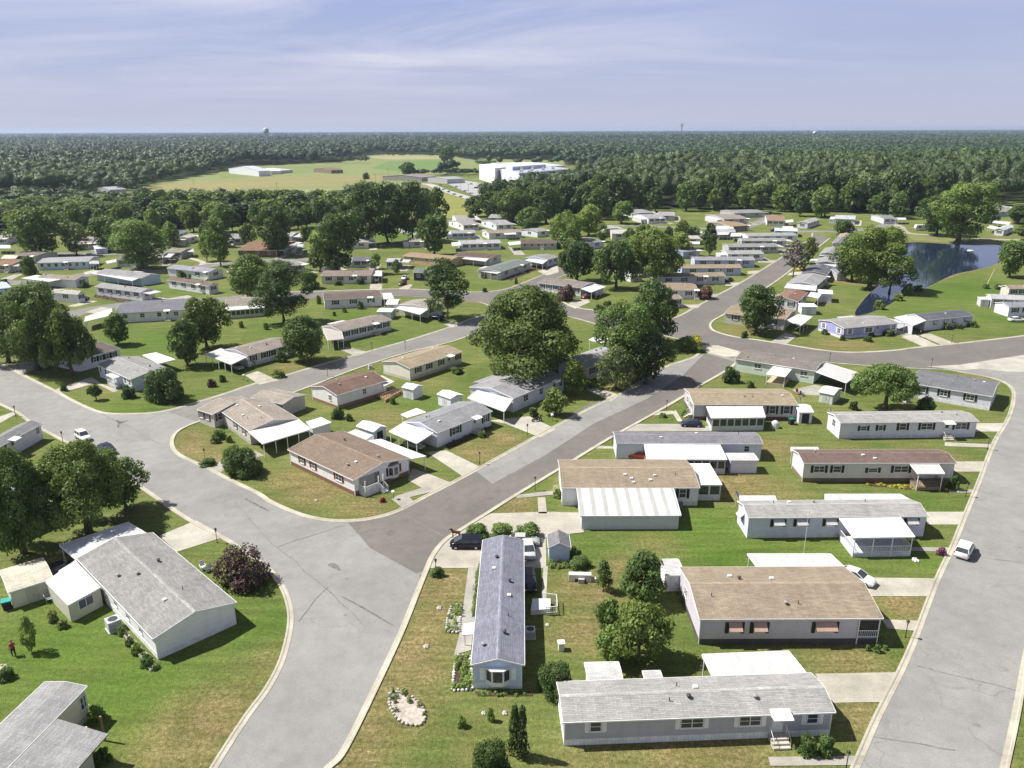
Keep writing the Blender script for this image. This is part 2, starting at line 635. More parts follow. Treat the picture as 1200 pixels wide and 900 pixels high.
while x > -16000:
    x -= g
    g *= 1.13
    xs.insert(0, x)
g, x = 1.6, ys[-1]
while x < 21000:
    x += g
    g *= 1.11
    ys.append(x)
ys.insert(0, -60)
xs, ys = np.array(xs), np.array(ys)
gx, gy = np.meshgrid(xs, ys)
nv = gx.size
co = np.zeros((nv, 3), np.float32)
co[:, 0], co[:, 1] = gx.ravel(), gy.ravel()
nx, ny = len(xs), len(ys)
ii = (np.arange(ny - 1)[:, None] * nx + np.arange(nx - 1)[None, :]).ravel()
quads = np.stack([ii, ii + 1, ii + nx + 1, ii + nx], 1).astype(np.int32)


def np_mesh(name, co, quads, mat, attrs=None, k=4):
    me = bpy.data.meshes.new(name)
    me.vertices.add(len(co))
    me.vertices.foreach_set('co', np.ascontiguousarray(co, np.float32).ravel())
    me.loops.add(quads.size)
    me.loops.foreach_set('vertex_index', np.ascontiguousarray(quads, np.int32).ravel())
    me.polygons.add(len(quads))
    me.polygons.foreach_set('loop_start', np.arange(0, quads.size, k, dtype=np.int32))
    for an, (dom, val) in (attrs or {}).items():
        a = me.attributes.new(an, 'FLOAT', dom)
        a.data.foreach_set('value', np.ascontiguousarray(val, np.float32))
    me.materials.append(mat)
    me.update(calc_edges=True)
    return me


def blobs(lst):
    a = np.zeros(nv)
    for px, py, r, s in lst:
        c = at(px, py)
        d2 = (co[:, 0] - c.x) ** 2 + (co[:, 1] - c.y) ** 2
        a = np.maximum(a, s * np.exp(-d2 / (r * 1.25) ** 2))
    return a


m, t, p = new_mat("lawn")
o = objco(t)
A = lambda nm: N(t, 'ShaderNodeAttribute', attribute_name=nm).outputs['Fac']
big = noise(t, o, 0.055, 4, 0.6, 0.5)
mid = noise(t, o, 0.35, 5, 0.68, 0.4)
fine = noise(t, o, 2.4, 5, 0.75)
tiny = noise(t, o, 9.0, 2, 0.6)
stripe = noise(t, mapping(t, o, (0.12, 1.1, 1), (0, 0, math.radians(35))), 1.0, 2)
gcol = mixc(t, ramp(t, big, (0.32, 0.0), (0.66, 1.0)), (0.098, 0.142, 0.034), (0.165, 0.188, 0.058))
gcol = mixc(t, ramp(t, mid, (0.5, 0.0), (0.8, 0.75)), gcol, (0.24, 0.205, 0.085))
gcol = mixc(t, mth(t, 'MULTIPLY', A('lush'), 0.85), gcol, (0.088, 0.158, 0.024))
dry = mth(t, 'MULTIPLY', A('dry'), 1.25)
dmask = ramp(t, mth(t, 'ADD', mth(t, 'MULTIPLY', dry, 0.62), mth(t, 'MULTIPLY', mth(t, 'ADD', mid, fine), 0.30)), (0.48, 0.0), (0.92, 1.0))
dcol = mixc(t, ramp(t, fine, (0.35, 0.0), (0.7, 1.0)), (0.185, 0.145, 0.065), (0.33, 0.265, 0.13))
dcol = mixc(t, ramp(t, mid, (0.42, 0.0), (0.62, 0.8)), dcol, (0.150, 0.150, 0.050))
gcol = mixc(t, dmask, gcol, dcol)
gcol = mixc(t, 1.0, gcol, ramp(t, fine, (0.25, 0.55), (0.75, 1.40)), 'MULTIPLY')
gcol = mixc(t, 1.0, gcol, ramp(t, tiny, (0.3, 0.64), (0.7, 1.34)), 'MULTIPLY')
gcol = mixc(t, 1.0, gcol, ramp(t, stripe, (0.35, 0.84), (0.65, 1.12)), 'MULTIPLY')
cellv = N(t, 'ShaderNodeTexVoronoi')
cellv.inputs['Scale'].default_value = 0.055
t.links.new(o, cellv.inputs['Vector'])
gcol = mixc(t, 1.0, gcol, ramp(t, cellv.outputs['Color'], (0.0, (0.86, 0.90, 0.84)), (0.5, (1.0, 1.0, 1.0)), (1.0, (1.12, 1.06, 1.10))), 'MULTIPLY')
weed = noise(t, o, 1.1, 4, 0.7, 0.8)
gcol = mixc(t, ramp(t, weed, (0.60, 0.0), (0.70, 0.55)), gcol, (0.050, 0.090, 0.020))
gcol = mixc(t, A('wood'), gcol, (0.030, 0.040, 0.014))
t.links.new(gcol, p.inputs['Base Color'])
p.inputs['Roughness'].default_value = 0.9
p.inputs['Specular IOR Level'].default_value = 0.1
bump(t, p, mth(t, 'ADD', fine, tiny), 0.8, 0.14)
LAWN = m
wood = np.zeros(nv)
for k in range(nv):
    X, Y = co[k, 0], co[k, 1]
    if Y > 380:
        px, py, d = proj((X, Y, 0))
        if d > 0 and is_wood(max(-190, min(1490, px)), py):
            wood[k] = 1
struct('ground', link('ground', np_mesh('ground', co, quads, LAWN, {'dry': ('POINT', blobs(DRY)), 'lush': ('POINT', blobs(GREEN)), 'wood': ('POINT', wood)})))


def fieldmat(c1, c2, sc=(0.01, 0.08, 1)):
    m, t, p = new_mat("field_crop")
    o = objco(t)
    n = noise(t, mapping(t, o, sc), 1.0, 4)
    f = noise(t, o, 0.25, 3)
    a = mixc(t, ramp(t, n, (0.35, 0.0), (0.65, 1.0)), c1, c2)
    t.links.new(mixc(t, 1.0, a, ramp(t, f, (0.3, 0.85), (0.7, 1.15)), 'MULTIPLY'), p.inputs['Base Color'])
    return m


PP = lambda L, z=0.0: [at(x, y, z) for x, y in L]
MEADOW = fieldmat((0.15, 0.19, 0.06), (0.20, 0.22, 0.08))
for k, f in enumerate(FIELDS):
    struct('field', flat('field', PP(f), 0.05, MEADOW))
for pts, c1, c2 in (([(150, 224), (178, 217), (250, 211), (330, 208), (420, 205), (470, 209), (400, 217), (300, 221), (230, 224)], (0.19, 0.18, 0.06), (0.235, 0.215, 0.085)),
                    ([(255, 204), (290, 197), (400, 193), (400, 200), (330, 204), (260, 209)], (0.17, 0.20, 0.055), (0.13, 0.18, 0.05)),
                    ([(100, 236), (165, 226), (300, 224), (400, 221), (430, 226), (395, 236), (330, 239), (200, 239)], (0.26, 0.25, 0.12), (0.20, 0.21, 0.09)),
                    ([(435, 197), (455, 189), (520, 187), (520, 199), (480, 203)], (0.10, 0.17, 0.035), (0.13, 0.20, 0.05)),
                    ([(430, 184), (460, 181), (518, 183), (520, 186), (455, 187)], (0.30, 0.29, 0.14), (0.26, 0.26, 0.12)),
                    ([(445, 231), (478, 217), (505, 217), (512, 222), (480, 232)], (0.22, 0.21, 0.10), (0.18, 0.18, 0.07)),
                    ([(480, 233), (512, 223), (555, 239), (560, 250), (535, 254), (515, 252)], (0.17, 0.19, 0.04), (0.22, 0.22, 0.05))):
    struct('field', flat('field', PP(pts), 0.12, fieldmat(c1, c2)))

# ------------------------------------------------------------------ roads and kerbs
AS_OLD = asphalt((0.243, 0.240, 0.231), 0.9)
AS_MID = asphalt((0.195, 0.19, 0.178), 0.7)
AS_NEW = asphalt((0.150, 0.141, 0.130), 0.8)
K1 = [(-60, 396), (-20, 417), (0, 427.5), (25, 440), (45, 450), (57, 456), (67, 461), (83, 470), (107, 481), (125, 485.5), (150, 486), (175, 485), (200, 481), (230, 472.5),
      (267, 461), (300, 450), (340, 439), (380, 427), (430, 413), (480, 399), (527, 384), (547, 376), (570, 369)]
K2 = [(640, 368), (590, 378), (549, 393), (526, 401), (480, 412), (434, 426), (400, 438), (352, 456.5), (310, 470), (265, 483), (231, 494), (210, 503), (201, 512), (200, 524),
      (210, 535), (240, 549), (267, 563), (300, 579), (317, 590), (350, 604), (383, 611), (415, 611.5), (440, 608), (467, 600), (500, 583), (533, 566), (557, 553),
      (600, 529), (647, 503), (693, 479), (733, 460), (778, 432), (800, 424), (814, 419), (822, 413), (822, 407), (812, 402), (795, 397), (768, 391), (740, 387), (705, 381), (672, 372), (640, 368)]
K3 = [(-60, 440), (0, 472), (22, 483), (33, 491), (50, 502), (80, 518), (130, 548), (167, 570), (200, 593), (230, 612), (263, 629), (290, 646), (317, 666), (333, 686),
      (342, 710), (343, 735), (334, 773), (317, 807), (293, 840), (267, 880), (250, 908), (232, 940)]
K4 = [(362, 915), (383, 897), (400, 878), (433, 813), (467, 741), (487, 692), (496, 670), (505, 650), (520, 632), (543, 617), (567, 602), (607, 577), (657, 547),
      (713, 513), (767, 483), (800, 464), (820, 451), (850, 434), (862, 424)]
K4B = [(862, 424), (880, 417), (905, 417), (935, 420), (967, 424), (1000, 427), (1040, 430), (1083, 432), (1110, 433), (1133, 437), (1160, 442), (1178, 448), (1188, 456), (1190, 467),
       (1184, 490), (1167, 520), (1150, 565), (1133, 607), (1120, 640), (1100, 684), (1077, 746), (1060, 786), (1033, 840), (1013, 886), (990, 940)]
K5 = [(972, 279), (964, 285), (939, 305), (920, 321), (897, 337), (870, 354), (848, 368), (834, 376), (831, 383), (838, 389), (860, 395), (888, 399), (920, 404), (960, 410.5),
      (1000, 413.5), (1050, 411), (1072, 408), (1124, 403), (1200, 394), (1270, 384)]
K6 = [(1300, 520), (1262, 600), (1235, 668), (1213, 722), (1200, 762), (1187, 832), (1173, 895), (1160, 950)]
K7 = [(953, 273), (950, 281), (939, 287), (915, 303), (891, 318), (868, 332), (840, 347), (816, 360), (800, 369), (786, 374), (772, 374), (740, 371), (703, 365), (672, 360), (655, 352)]
KG1 = [(300, 342), (360, 342), (420, 340), (480, 339), (552, 342.5), (588, 340), (610, 333), (637, 322), (662, 311)]
KG2 = [(690, 312), (660, 323), (630, 337), (640, 346)]
KG3 = [(570, 369), (576, 361), (566, 355), (547, 352.5), (480, 347.5), (420, 347), (360, 350), (300, 352)]


def plan(L, n=5):
    return spline(PP(L), n)


def road(name, pts, z, mat):
    struct('road', flat(name, pts, z, mat))


S1, S2, S3, S4, S4B, S5, S6, S7 = map(plan, (K1, K2, K3, K4, K4B, K5, K6, K7))
i0 = next(i for i, q in enumerate(S2) if (q - at(231, 494)).length < 1.0)
i1 = next(i for i, q in enumerate(S2) if (q - at(440, 608)).length < 1.0)
i2 = next(i for i, q in enumerate(S2) if (q - at(814, 419)).length < 1.2)
i3 = next(i for i, q in enumerate(S2) if (q - at(795, 397)).length < 1.2)
road('road', S1[:next(i for i, q in enumerate(S1) if (q - at(230, 472.5)).length < 1.5)] + S2[i0:i1 + 1] + PP([(500, 640), (490, 684)]) + S4[:next(i for i, q in enumerate(S4) if (q - at(487, 692)).length < 1)][::-1] + S3[::-1], 0.012, AS_OLD)
road('road', S1[next(i for i, q in enumerate(S1) if (q - at(200, 481)).length < 1.5):] + PP([(640, 357)]) + PP([(640, 368)]) + S2[:i0 + 1], 0.016, AS_MID)
road('road', S2[i1 - 20:i2 + 1] + PP([(830, 412), (864, 421)]) + S4[next(i for i, q in enumerate(S4) if (q - at(496, 670)).length < 1):][::-1], 0.020, AS_OLD)
road('road', S7 + PP([(640, 357), (640, 368)]) + S2[i3:][::-1] + PP([(822, 405), (838, 389)]) + S5[:next(i for i, q in enumerate(S5) if (q - at(831, 383)).length < 1.5)][::-1], 0.024, AS_NEW)
road('road', PP([(808, 400), (822, 407)]) + PP([(830, 412), (864, 421)]) + S4B[:next(i for i, q in enumerate(S4B) if (q - at(1110, 433)).length < 1.5)] + PP([(1200, 416), (1270, 405)]) + S5[next(i for i, q in enumerate(S5) if (q - at(831, 383)).length < 1.5):][::-1], 0.028, AS_NEW)
road('road', PP([(1105, 432), (1200, 414), (1300, 400)]) + S6 + S4B[next(i for i, q in enumerate(S4B) if (q - at(1110, 433)).length < 1.5):][::-1], 0.020, AS_OLD)
road('road', plan(KG1) + plan(KG2) + PP([(660, 352), (640, 358), (600, 362), (585, 366)]) + plan(KG3), 0.008, AS_NEW)
road('road', PP([(408, 613), (440, 607), (467, 599), (500, 582), (533, 565), (557, 552), (577, 567), (640, 533), (695, 497), (759, 467), (800, 440), (826, 414), (862, 424), (850, 433), (820, 450), (767, 482.5),
                  (713, 512.5), (657, 546.5), (607, 576.5), (567, 601.5), (543, 616.5), (520, 631.5), (505, 649.5), (496, 669.5), (488, 672), (455, 654), (433, 642), (420, 626)]), 0.032, AS_NEW)
for L in ([(403, 700), (427, 712), (458, 731), (458.5, 732.5), (426, 714), (403, 701.2)], [(384, 662), (390, 660), (396, 663), (399, 669), (394, 667), (389, 665)], [(136, 493), (143, 493.5), (150, 493), (146, 495), (141, 497), (139, 501), (137, 500), (138, 496)],
          [(660, 489), (668, 487), (700, 473), (706, 469), (690, 474)], [(290, 585), (313, 597), (312, 598.5), (289, 586.5)]):
    struct('road', flat('tar_stain', spline(PP(L), 4, True), 0.036, plain((0.145, 0.141, 0.134), 0.95, 0.0, 0.45)))
for (x0, y0), (x1, y1) in (((325, 641), (403, 614)), ((275, 590), (322, 640)), ((322, 640), (342, 655)), ((342, 655), (430, 735)), ((90, 470), (190, 520)), ((1050, 640), (1200, 660)), ((1075, 780), (1190, 810)),
                           ((385, 688), (348, 728)), ((1010, 860), (1120, 880)), ((540, 640), (470, 600)), ((620, 545), (560, 580))):
    a_, b_ = at(x0, y0), at(x1, y1)
    n_ = max(3, int((b_ - a_).length / 1.2))
    nr = Vector((-(b_ - a_).y, (b_ - a_).x, 0)).normalized()
    off = 0
    up, dn = [], []
    for k in range(n_ + 1):
        off = off * .8 + random.uniform(-.13, .13)
        w_ = random.uniform(.025, .075)
        q = a_ + (b_ - a_) * k / n_ + nr * off
        up.append(q + nr * w_)
        dn.append(q - nr * w_)
    struct('road', flat('tar_joint', up + dn[::-1], 0.036, plain((0.175, 0.171, 0.164), 0.95, 0.0, 0.35)))
CONC, CONC2 = concrete(), concrete((0.43, 0.41, 0.36))
struct('pavement', flat('gutter_apron', PP([(822, 405), (842, 405), (867, 412), (866, 418), (848, 418), (828, 413)]), 0.040, concrete((0.47, 0.445, 0.37))))
struct('pavement', flat('gutter_apron', PP([(1085, 429.5), (1125, 427.5), (1200, 416), (1270, 404), (1270, 424), (1215, 436), (1180, 436), (1150, 432), (1130, 434)]), 0.040, concrete((0.43, 0.415, 0.37))))


def kerb(S, side, w=0.62):
    """rolled concrete kerb on the lot side of a road edge; a real step of 0.12 m"""
    n = len(S)
    mb = MB()
    prof = ((-0.05, 0.0), (-0.05, 0.045), (0.30 * w / 0.6, 0.05), (0.42 * w / 0.6, 0.115), (w, 0.12), (w, -0.02))
    for i in range(n):
        d = (S[min(n - 1, i + 1)] - S[max(0, i - 1)]).normalized()
        nr = Vector((-d.y, d.x, 0)) * side
        mb.v += [tuple(S[i] + nr * a + Vector((0, 0, b))) for a, b in prof]
    q = len(prof)
    for i in range(n - 1):
        for k in range(q - 1):
            a, b = i * q + k, i * q + k + 1
            mb.f.append((a, b, b + q, a + q) if side < 0 else (a, a + q, b + q, b))
    struct('kerb', mb.build('kerb', concrete((0.44, 0.415, 0.34))))


for S, sd_ in ((S1, 1), (S2, 1), (S3, -1), (S4, -1), (S4B, -1), (S5, 1), (S6, 1), (S7, -1)):
    kerb(S, sd_)
kerb(plan(KG1), 1, 0.5)
kerb(plan(KG3), 1, 0.5)
kerb(plan(KG2), 1, 0.5)


def lane(name, L, w, z, mat):
    S = plan(L)
    a, b = [], []
    for i in range(len(S)):
        d = (S[min(len(S) - 1, i + 1)] - S[max(0, i - 1)]).normalized()
        nr = Vector((-d.y, d.x, 0)) * w / 2
        a.append(S[i] + nr)
        b.append(S[i] - nr)
    mb = MB()
    n = len(S)
    mb.v = [(p.x, p.y, z) for p in a + b]
    mb.f = [(i, n + i, n + i + 1, i + 1) for i in range(n - 1)]
    struct('road', mb.build(name, mat))


lane('road', [(40, 384), (70, 374), (95, 365), (130, 359), (180, 354), (240, 352), (300, 347)], 7, 0.018, AS_MID)
lane('road', [(-40, 331), (0, 331), (60, 331), (100, 322), (150, 318), (190, 318), (240, 312), (275, 307), (330, 305), (380, 304), (440, 303)], 8, 0.022, AS_MID)
lane('road', [(40, 298), (90, 297), (145, 297), (200, 290)], 7, 0.018, AS_MID)
lane('road', [(700, 266), (745, 264), (780, 266), (840, 268), (870, 267), (895, 258), (905, 252)], 7, 0.018, AS_MID)
lane('road', [(925, 272), (960, 271), (990, 271), (1030, 266), (1042, 262)], 7, 0.022, AS_MID)
lane('path', [(1040, 260), (1053, 265), (1063, 273), (1107, 276.5), (1147, 279.5), (1190, 281), (1240, 280)], 5, 0.018, concrete((0.34, 0.32, 0.26)))
lane('road', [(470, 217), (500, 216), (522, 224), (560, 236), (590, 250)], 9, 0.20, concrete((0.42, 0.42, 0.40)))
lane('road', [(300, 236), (390, 230), (470, 217)], 6, 0.16, concrete((0.40, 0.38, 0.32)))
struct('pavement', flat('car_park', PP([(525, 216), (545, 212), (567, 215), (590, 225), (580, 236), (556, 230)]), 0.22, concrete((0.36, 0.36, 0.37))))
lane('path', [(220, 302), (237, 307), (234, 313)], 2.2, 0.02, concrete())
lane('path', [(240, 309), (262, 308)], 2.0, 0.024, concrete())

DRIVES = [[(187, 628), (230, 610), (264, 629), (207, 647)], [(501, 666), (552, 666), (640, 666), (640, 629), (684, 624), (682, 601), (640, 600), (575, 602), (545, 618), (521, 634), (507, 651)],
          [(549, 665), (561, 665), (556, 725), (552, 762), (532, 768), (538, 745), (541, 725)], [(637, 664), (642, 664), (640, 705), (634, 705)],
          [(630, 583), (639, 583), (641, 602), (631, 602)], [(600, 581), (658, 574), (658, 579), (607, 584)],
          [(500, 530), (523, 528), (562, 547), (543, 559)], [(483, 549), (509, 558), (531, 567), (507, 579), (478, 563)], [(459, 585), (466, 581), (500, 570), (512, 575), (480, 583), (487, 590), (473, 597)],
          [(573, 493), (620, 488), (652, 503), (633, 513), (593, 497)], [(287, 440), (302, 435), (327, 446), (304, 451)], [(241, 549), (267, 537), (298, 528), (310, 534), (268, 545), (257, 556)],
          [(680, 453), (688, 452), (727, 463), (716, 471)], [(955, 790), (1057, 788), (1041, 823), (975, 824)], [(900, 887.5), (1013, 886), (1008, 897), (903, 898)],
          [(1000, 677), (1102, 678), (1093, 699), (1018, 699)], [(1033, 726), (1082, 728), (1078, 740), (1040, 737)], [(1067, 641.5), (1116, 642), (1113, 647), (1067, 646)],
          [(1086, 600), (1136, 600), (1129, 615), (1086, 615)], [(1118, 541), (1160, 541), (1154, 553), (1118, 553)], [(1103, 574), (1144, 574), (1142, 577.5), (1105, 577.5)],
          [(1143, 496), (1181, 496), (1174, 506), (1142, 506)], [(1107, 518.5), (1168, 521), (1166, 525), (1107, 523)], [(744, 497), (792, 497), (835, 500), (835, 505.5), (729, 505.5)],
          [(767, 483), (792, 481), (800, 494), (794, 494), (789, 485.5), (765, 487)], [(700.5, 522.6), (721, 523.5), (721, 526), (698.5, 526)], [(928, 457), (955, 451), (976, 456), (958, 464), (935, 462)],
          [(1056, 395), (1072, 392), (1100, 405), (1083, 407)], [(1074, 392), (1090, 391), (1121, 403), (1105, 405)], [(903, 401), (920, 390), (934, 394), (921, 404)],
          [(64, 457), (107, 442), (116, 448), (70, 461)], [(111, 449), (115, 448), (139, 458), (133, 460)], [(6, 430), (52, 418), (66, 424), (26, 439)], [(-10, 492), (15, 483), (19, 485.5), (0, 496)],
          [(434, 333), (448, 333), (447.5, 340), (433, 340)], [(397, 409), (408, 407), (432, 413), (417, 418)], [(520, 380), (529, 377), (544, 379), (530, 384)], [(672, 352), (688, 350), (692, 354), (674, 362), (664, 358)],
          [(595, 289), (610, 293), (616, 299), (603, 299)], [(630, 318), (653, 311), (655, 319), (641, 323)], [(797, 357), (822, 357), (818, 361), (799, 361)], [(812, 345), (844, 344.5), (840, 348), (814, 348)],
          [(850, 332), (868, 331), (864, 335), (850, 335)], [(876, 318), (890, 317), (886, 321), (876, 321)], [(888, 306), (912, 304.5), (908, 308), (888, 308)], [(912, 293), (926, 292.5), (922, 296), (912, 296)],
          [(100, 366), (118, 360), (130, 361), (112, 368)], [(0, 327), (16, 322), (28, 321), (14, 328)], [(98, 319), (112, 316), (120, 319), (100, 322)], [(466, 339), (478, 333), (484, 334), (478, 339.5)],
          [(190, 351), (220, 346), (226, 348), (210, 353)], [(925, 320), (945, 317), (940, 322), (922, 323)]]
DM = [concrete((0.44, 0.42, 0.36)), concrete((0.40, 0.375, 0.315)), concrete((0.35, 0.335, 0.295))]
for k, L in enumerate(DRIVES):
    struct('driveway', flat('driveway', PP(L), 0.044 + 0.004 * (k % 3), DM[(k * 7) % 3]))

# ------------------------------------------------------------------ pond
POND = [(1050, 286), (1075, 284), (1110, 286), (1140, 287.5), (1166, 287), (1177, 290), (1176, 297), (1172, 306), (1160, 312), (1140, 317), (1120, 321), (1105, 327.5), (1090, 335), (1075, 341.5), (1062, 347),
        (1050, 352), (1040, 358), (1024, 365), (1006, 370), (1002, 366), (1010, 354), (1020, 343), (1030, 334), (1036, 322), (1036, 305), (1040, 292)]
PS = spline(PP(POND), 5, True)
BANK = fieldmat((0.13, 0.12, 0.055), (0.20, 0.17, 0.08), (0.3, 0.3, 1))
cen = sum(PS, Vector()) / len(PS)
struct('pond_bank', flat('pond_bank', [q + (q - cen).normalized() * 1.6 for q in PS], 0.020, BANK))
struct('pond_water', flat('pond_water', PS, 0.040, watermat()))
for L, c in (([(1063, 275), (1107, 279), (1150, 282), (1180, 284), (1175, 287), (1140, 286), (1108, 284.5), (1070, 282)], (0.14, 0.16, 0.05)),):
    struct('ground', flat('bank_lawn', PP(L), 0.028, fieldmat(c, (0.20, 0.19, 0.08), (0.2, 0.2, 1))))
# ------------------------------------------------------------------ houses
def roof_uv(o):
    return lambda c: (c.x, c.y)


WHITE, CREAM, BLUEW = (0.74, 0.74, 0.76), (0.70, 0.66, 0.55), (0.52, 0.60, 0.76)
TRIM = plain((0.78, 0.78, 0.78), 0.5)
DARKTRIM = plain((0.06, 0.055, 0.055), 0.6)
_W = {}


def shared(key, fn):
    if key not in _W:
        _W[key] = fn()
    return _W[key]


class House:
    def __init__(s, label, A, B, C, eh=2.75, rise=0.75, wall=WHITE, roof=(0.3, 0.3, 0.31), ov=0.25, skirt=None, trim=None, name='mobile_home', cat='house',
                 group='mobile homes of the park', vents=3, gable=True, ridge_line=True, plain_wall=False, corner=True):
        wall = tuple(min(.88, q * k_) for q, k_ in zip(wall, (1.20, 1.18, 1.27)))
        skirt = skirt and tuple(min(.84, q * 1.12) for q in skirt)
        a, b, c = at(*A, eh), at(*B, eh), at(*C, eh)
        d = (b - a).normalized()
        nrm = Vector((-d.y, d.x, 0))
        W_ = (c - a).dot(nrm)
        s.L, s.W, s.eh, s.rise = (b - a).length - 0.3, W_ - 2 * ov, eh, rise
        org = a + d * 0.15 + nrm * ov
        s.root = thing(name, label, cat, (org.x, org.y, 0), math.atan2(d.y, d.x), group)
        s.M = Matrix.Translation((org.x, org.y, 0)) @ Matrix.Rotation(math.atan2(d.y, d.x), 4, 'Z')
        s.Mi = s.M.inverted()
        s.wallc = wall
        L, w = s.L, s.W
        mb = MB()
        if gable:
            prof = [(0, 0), (w, 0), (w, eh), (w / 2, eh + rise), (0, eh)]
        else:
            prof = [(0, 0), (w, 0), (w, eh), (0, eh)]
        n = len(prof)
        mb.add([(0, y, z) for y, z in prof] + [(L, y, z) for y, z in prof],
               [tuple(range(n - 1, -1, -1)), tuple(range(n, 2 * n))] + [(k, (k + 1) % n, n + (k + 1) % n, n + k) for k in range(n)])
        s.wall = mb.build('wall', plain(wall) if plain_wall else siding(wall), s.root)
        if skirt:
            mb = MB()
            e = 0.025
            for x0, x1, y0, y1 in ((-e, L + e, -e, 0.0), (-e, L + e, w, w + e), (-e, 0, 0.0, w), (L, L + e, 0.0, w)):
                mb.box(x0, x1, y0, y1, 0, 0.62)
            mb.build('skirting', skirtmat(skirt), s.root)
        if corner:
            me = shared(('ct', eh, (trim or TRIM).name), lambda: MB().box(0, .1, 0, .1, 0.02, eh - 0.05).mesh('corner_trim', trim or TRIM))
            for x in (-0.03, L - 0.07):
                for y in (-0.032, w - 0.068):
                    link('corner_trim', me, s.root, (x, y, 0))
        th, x0, x1 = 0.11, -0.18, L + 0.18
        sl = rise / (w / 2)
        mb = MB()
        if gable:
            top = [(-ov, eh - sl * ov + th), (w / 2, eh + rise + th), (w + ov, eh - sl * ov + th)]
            bot = [(-ov, eh - sl * ov + 0.012), (w / 2, eh + rise + 0.012), (w + ov, eh - sl * ov + 0.012)]
        else:
            top = [(-ov, eh + th), (w / 2, eh + th + 0.05), (w + ov, eh + th)]
            bot = [(-ov, eh + .012), (w / 2, eh + .03), (w + ov, eh + .012)]
        p6 = top + bot[::-1]
        mb.add([(x0, y, z) for y, z in p6] + [(x1, y, z) for y, z in p6],
               [(0, 1, 4, 5), (1, 2, 3, 4), (6 + 5, 6 + 4, 6 + 1, 6 + 0), (6 + 4, 6 + 3, 6 + 2, 6 + 1)] +
               [(k, 6 + k, 6 + (k + 1) % 6, (k + 1) % 6) for k in range(6)])
        s.roof = mb.build('roof', shingle(roof), s.root)
        s.top = top
        s.roofc = roof
        mb = MB()
        for (y, z), sg in ((top[0], -1), (top[2], 1)):
            mb.box(x0, x1, min(y, y + sg * 0.05) + sg * 0.003, max(y, y + sg * 0.05) + sg * 0.003, z - th - 0.03, z - 0.012)
        for x in (x0 - 0.043, x1 + 0.003):
            for k in (0, 1):
                (ya, za), (yb, zb) = top[k], top[k + 1]
                mb.add([(x, ya, za - th - .04), (x, yb, zb - th - .04), (x, yb, zb - .008), (x, ya, za - .008), (x + .04, ya, za - th - .04), (x + .04, yb, zb - th - .04), (x + .04, yb, zb - .008), (x + .04, ya, za - .008)],
                       [(0, 1, 2, 3), (7, 6, 5, 4), (0, 4, 5, 1), (1, 5, 6, 2), (2, 6, 7, 3), (3, 7, 4, 0)])
        mb.build('fascia', trim or TRIM, s.roof)
        if ridge_line and gable:
            y, z = top[1]
            mb = MB()
            mb.add([(x0, y - .2, z - .2 * sl + .014), (x0, y, z + .02), (x0, y + .2, z - .2 * sl + .014), (x1, y - .2, z - .2 * sl + .014), (x1, y, z + .02), (x1, y + .2, z - .2 * sl + .014)],
                   [(0, 3, 4, 1), (1, 4, 5, 2), (0, 1, 2), (5, 4, 3)])
            mb.build('ridge_cap', shingle(tuple(min(0.6, q * 1.28) for q in roof)), s.roof)
        rr_ = random.Random(int(A[0] * 31 + A[1] * 7))
        for k in range(vents):
            s.vent(rr_.uniform(.08, .92) * L, w * rr_.choice((.18, .3, .36, .62, .7)), rr_.random())

    def zroof(s, y):
        t = s.top
        k = 0 if y < t[1][0] else 1
        (ya, za), (yb, zb) = t[k], t[k + 1]
        return za + (zb - za) * (y - ya) / (yb - ya)

    def vent(s, x, y, kind):
        z = s.zroof(y)
        mb = MB()
        if kind < 0.35:
            mb.lathe([(0.05, z - .1), (0.05, z + .38), (0.055, z + .40)], 8, (x, y))
            mb.build('vent_pipe', plain((0.10, 0.10, 0.10)), s.roof)
        elif kind < 0.7:
            mb.lathe([(0.10, z - .1), (0.10, z + .2), (0.22, z + .22), (0.22, z + .30), (0.05, z + .38)], 10, (x, y))
            mb.build('roof_vent', plain((0.30, 0.29, 0.28) if kind < .55 else (0.07, 0.06, 0.055)), s.roof)
        else:
            mb.box(x - .22, x + .22, y - .2, y + .2, z - .15, z + .16)
            mb.build('roof_vent', plain((0.62, 0.62, 0.62)), s.roof)

    # a place on a wall: side F (A to B), R (end at B), K (back), L (end at A); t from left to right seen from outside
    def spot(s, side, t):
        L, w = s.L, s.W
        return {'F': ((t * L, 0.0), 0.0), 'R': ((L, t * w), math.pi / 2), 'K': ((L - t * L, w), math.pi), 'L': ((0.0, w - t * w), -math.pi / 2)}[side]

    def tof(s, side, px, z=1.9):
        lo, hi = 0.0, 1.0
        f = lambda t: proj(s.M @ Vector((*s.spot(side, t)[0], z)))[0]
        inc = f(1) > f(0)
        for _ in range(30):
            m = (lo + hi) / 2
            if (f(m) < px) == inc:
                lo = m
            else:
                hi = m
        return min(.97, max(.03, lo))

    def hang(s, name, me, side, t, z, parent):
        (x, y), r = s.spot(side, t)
        o = link(name, me, parent, (x, y, z), r)
        return o

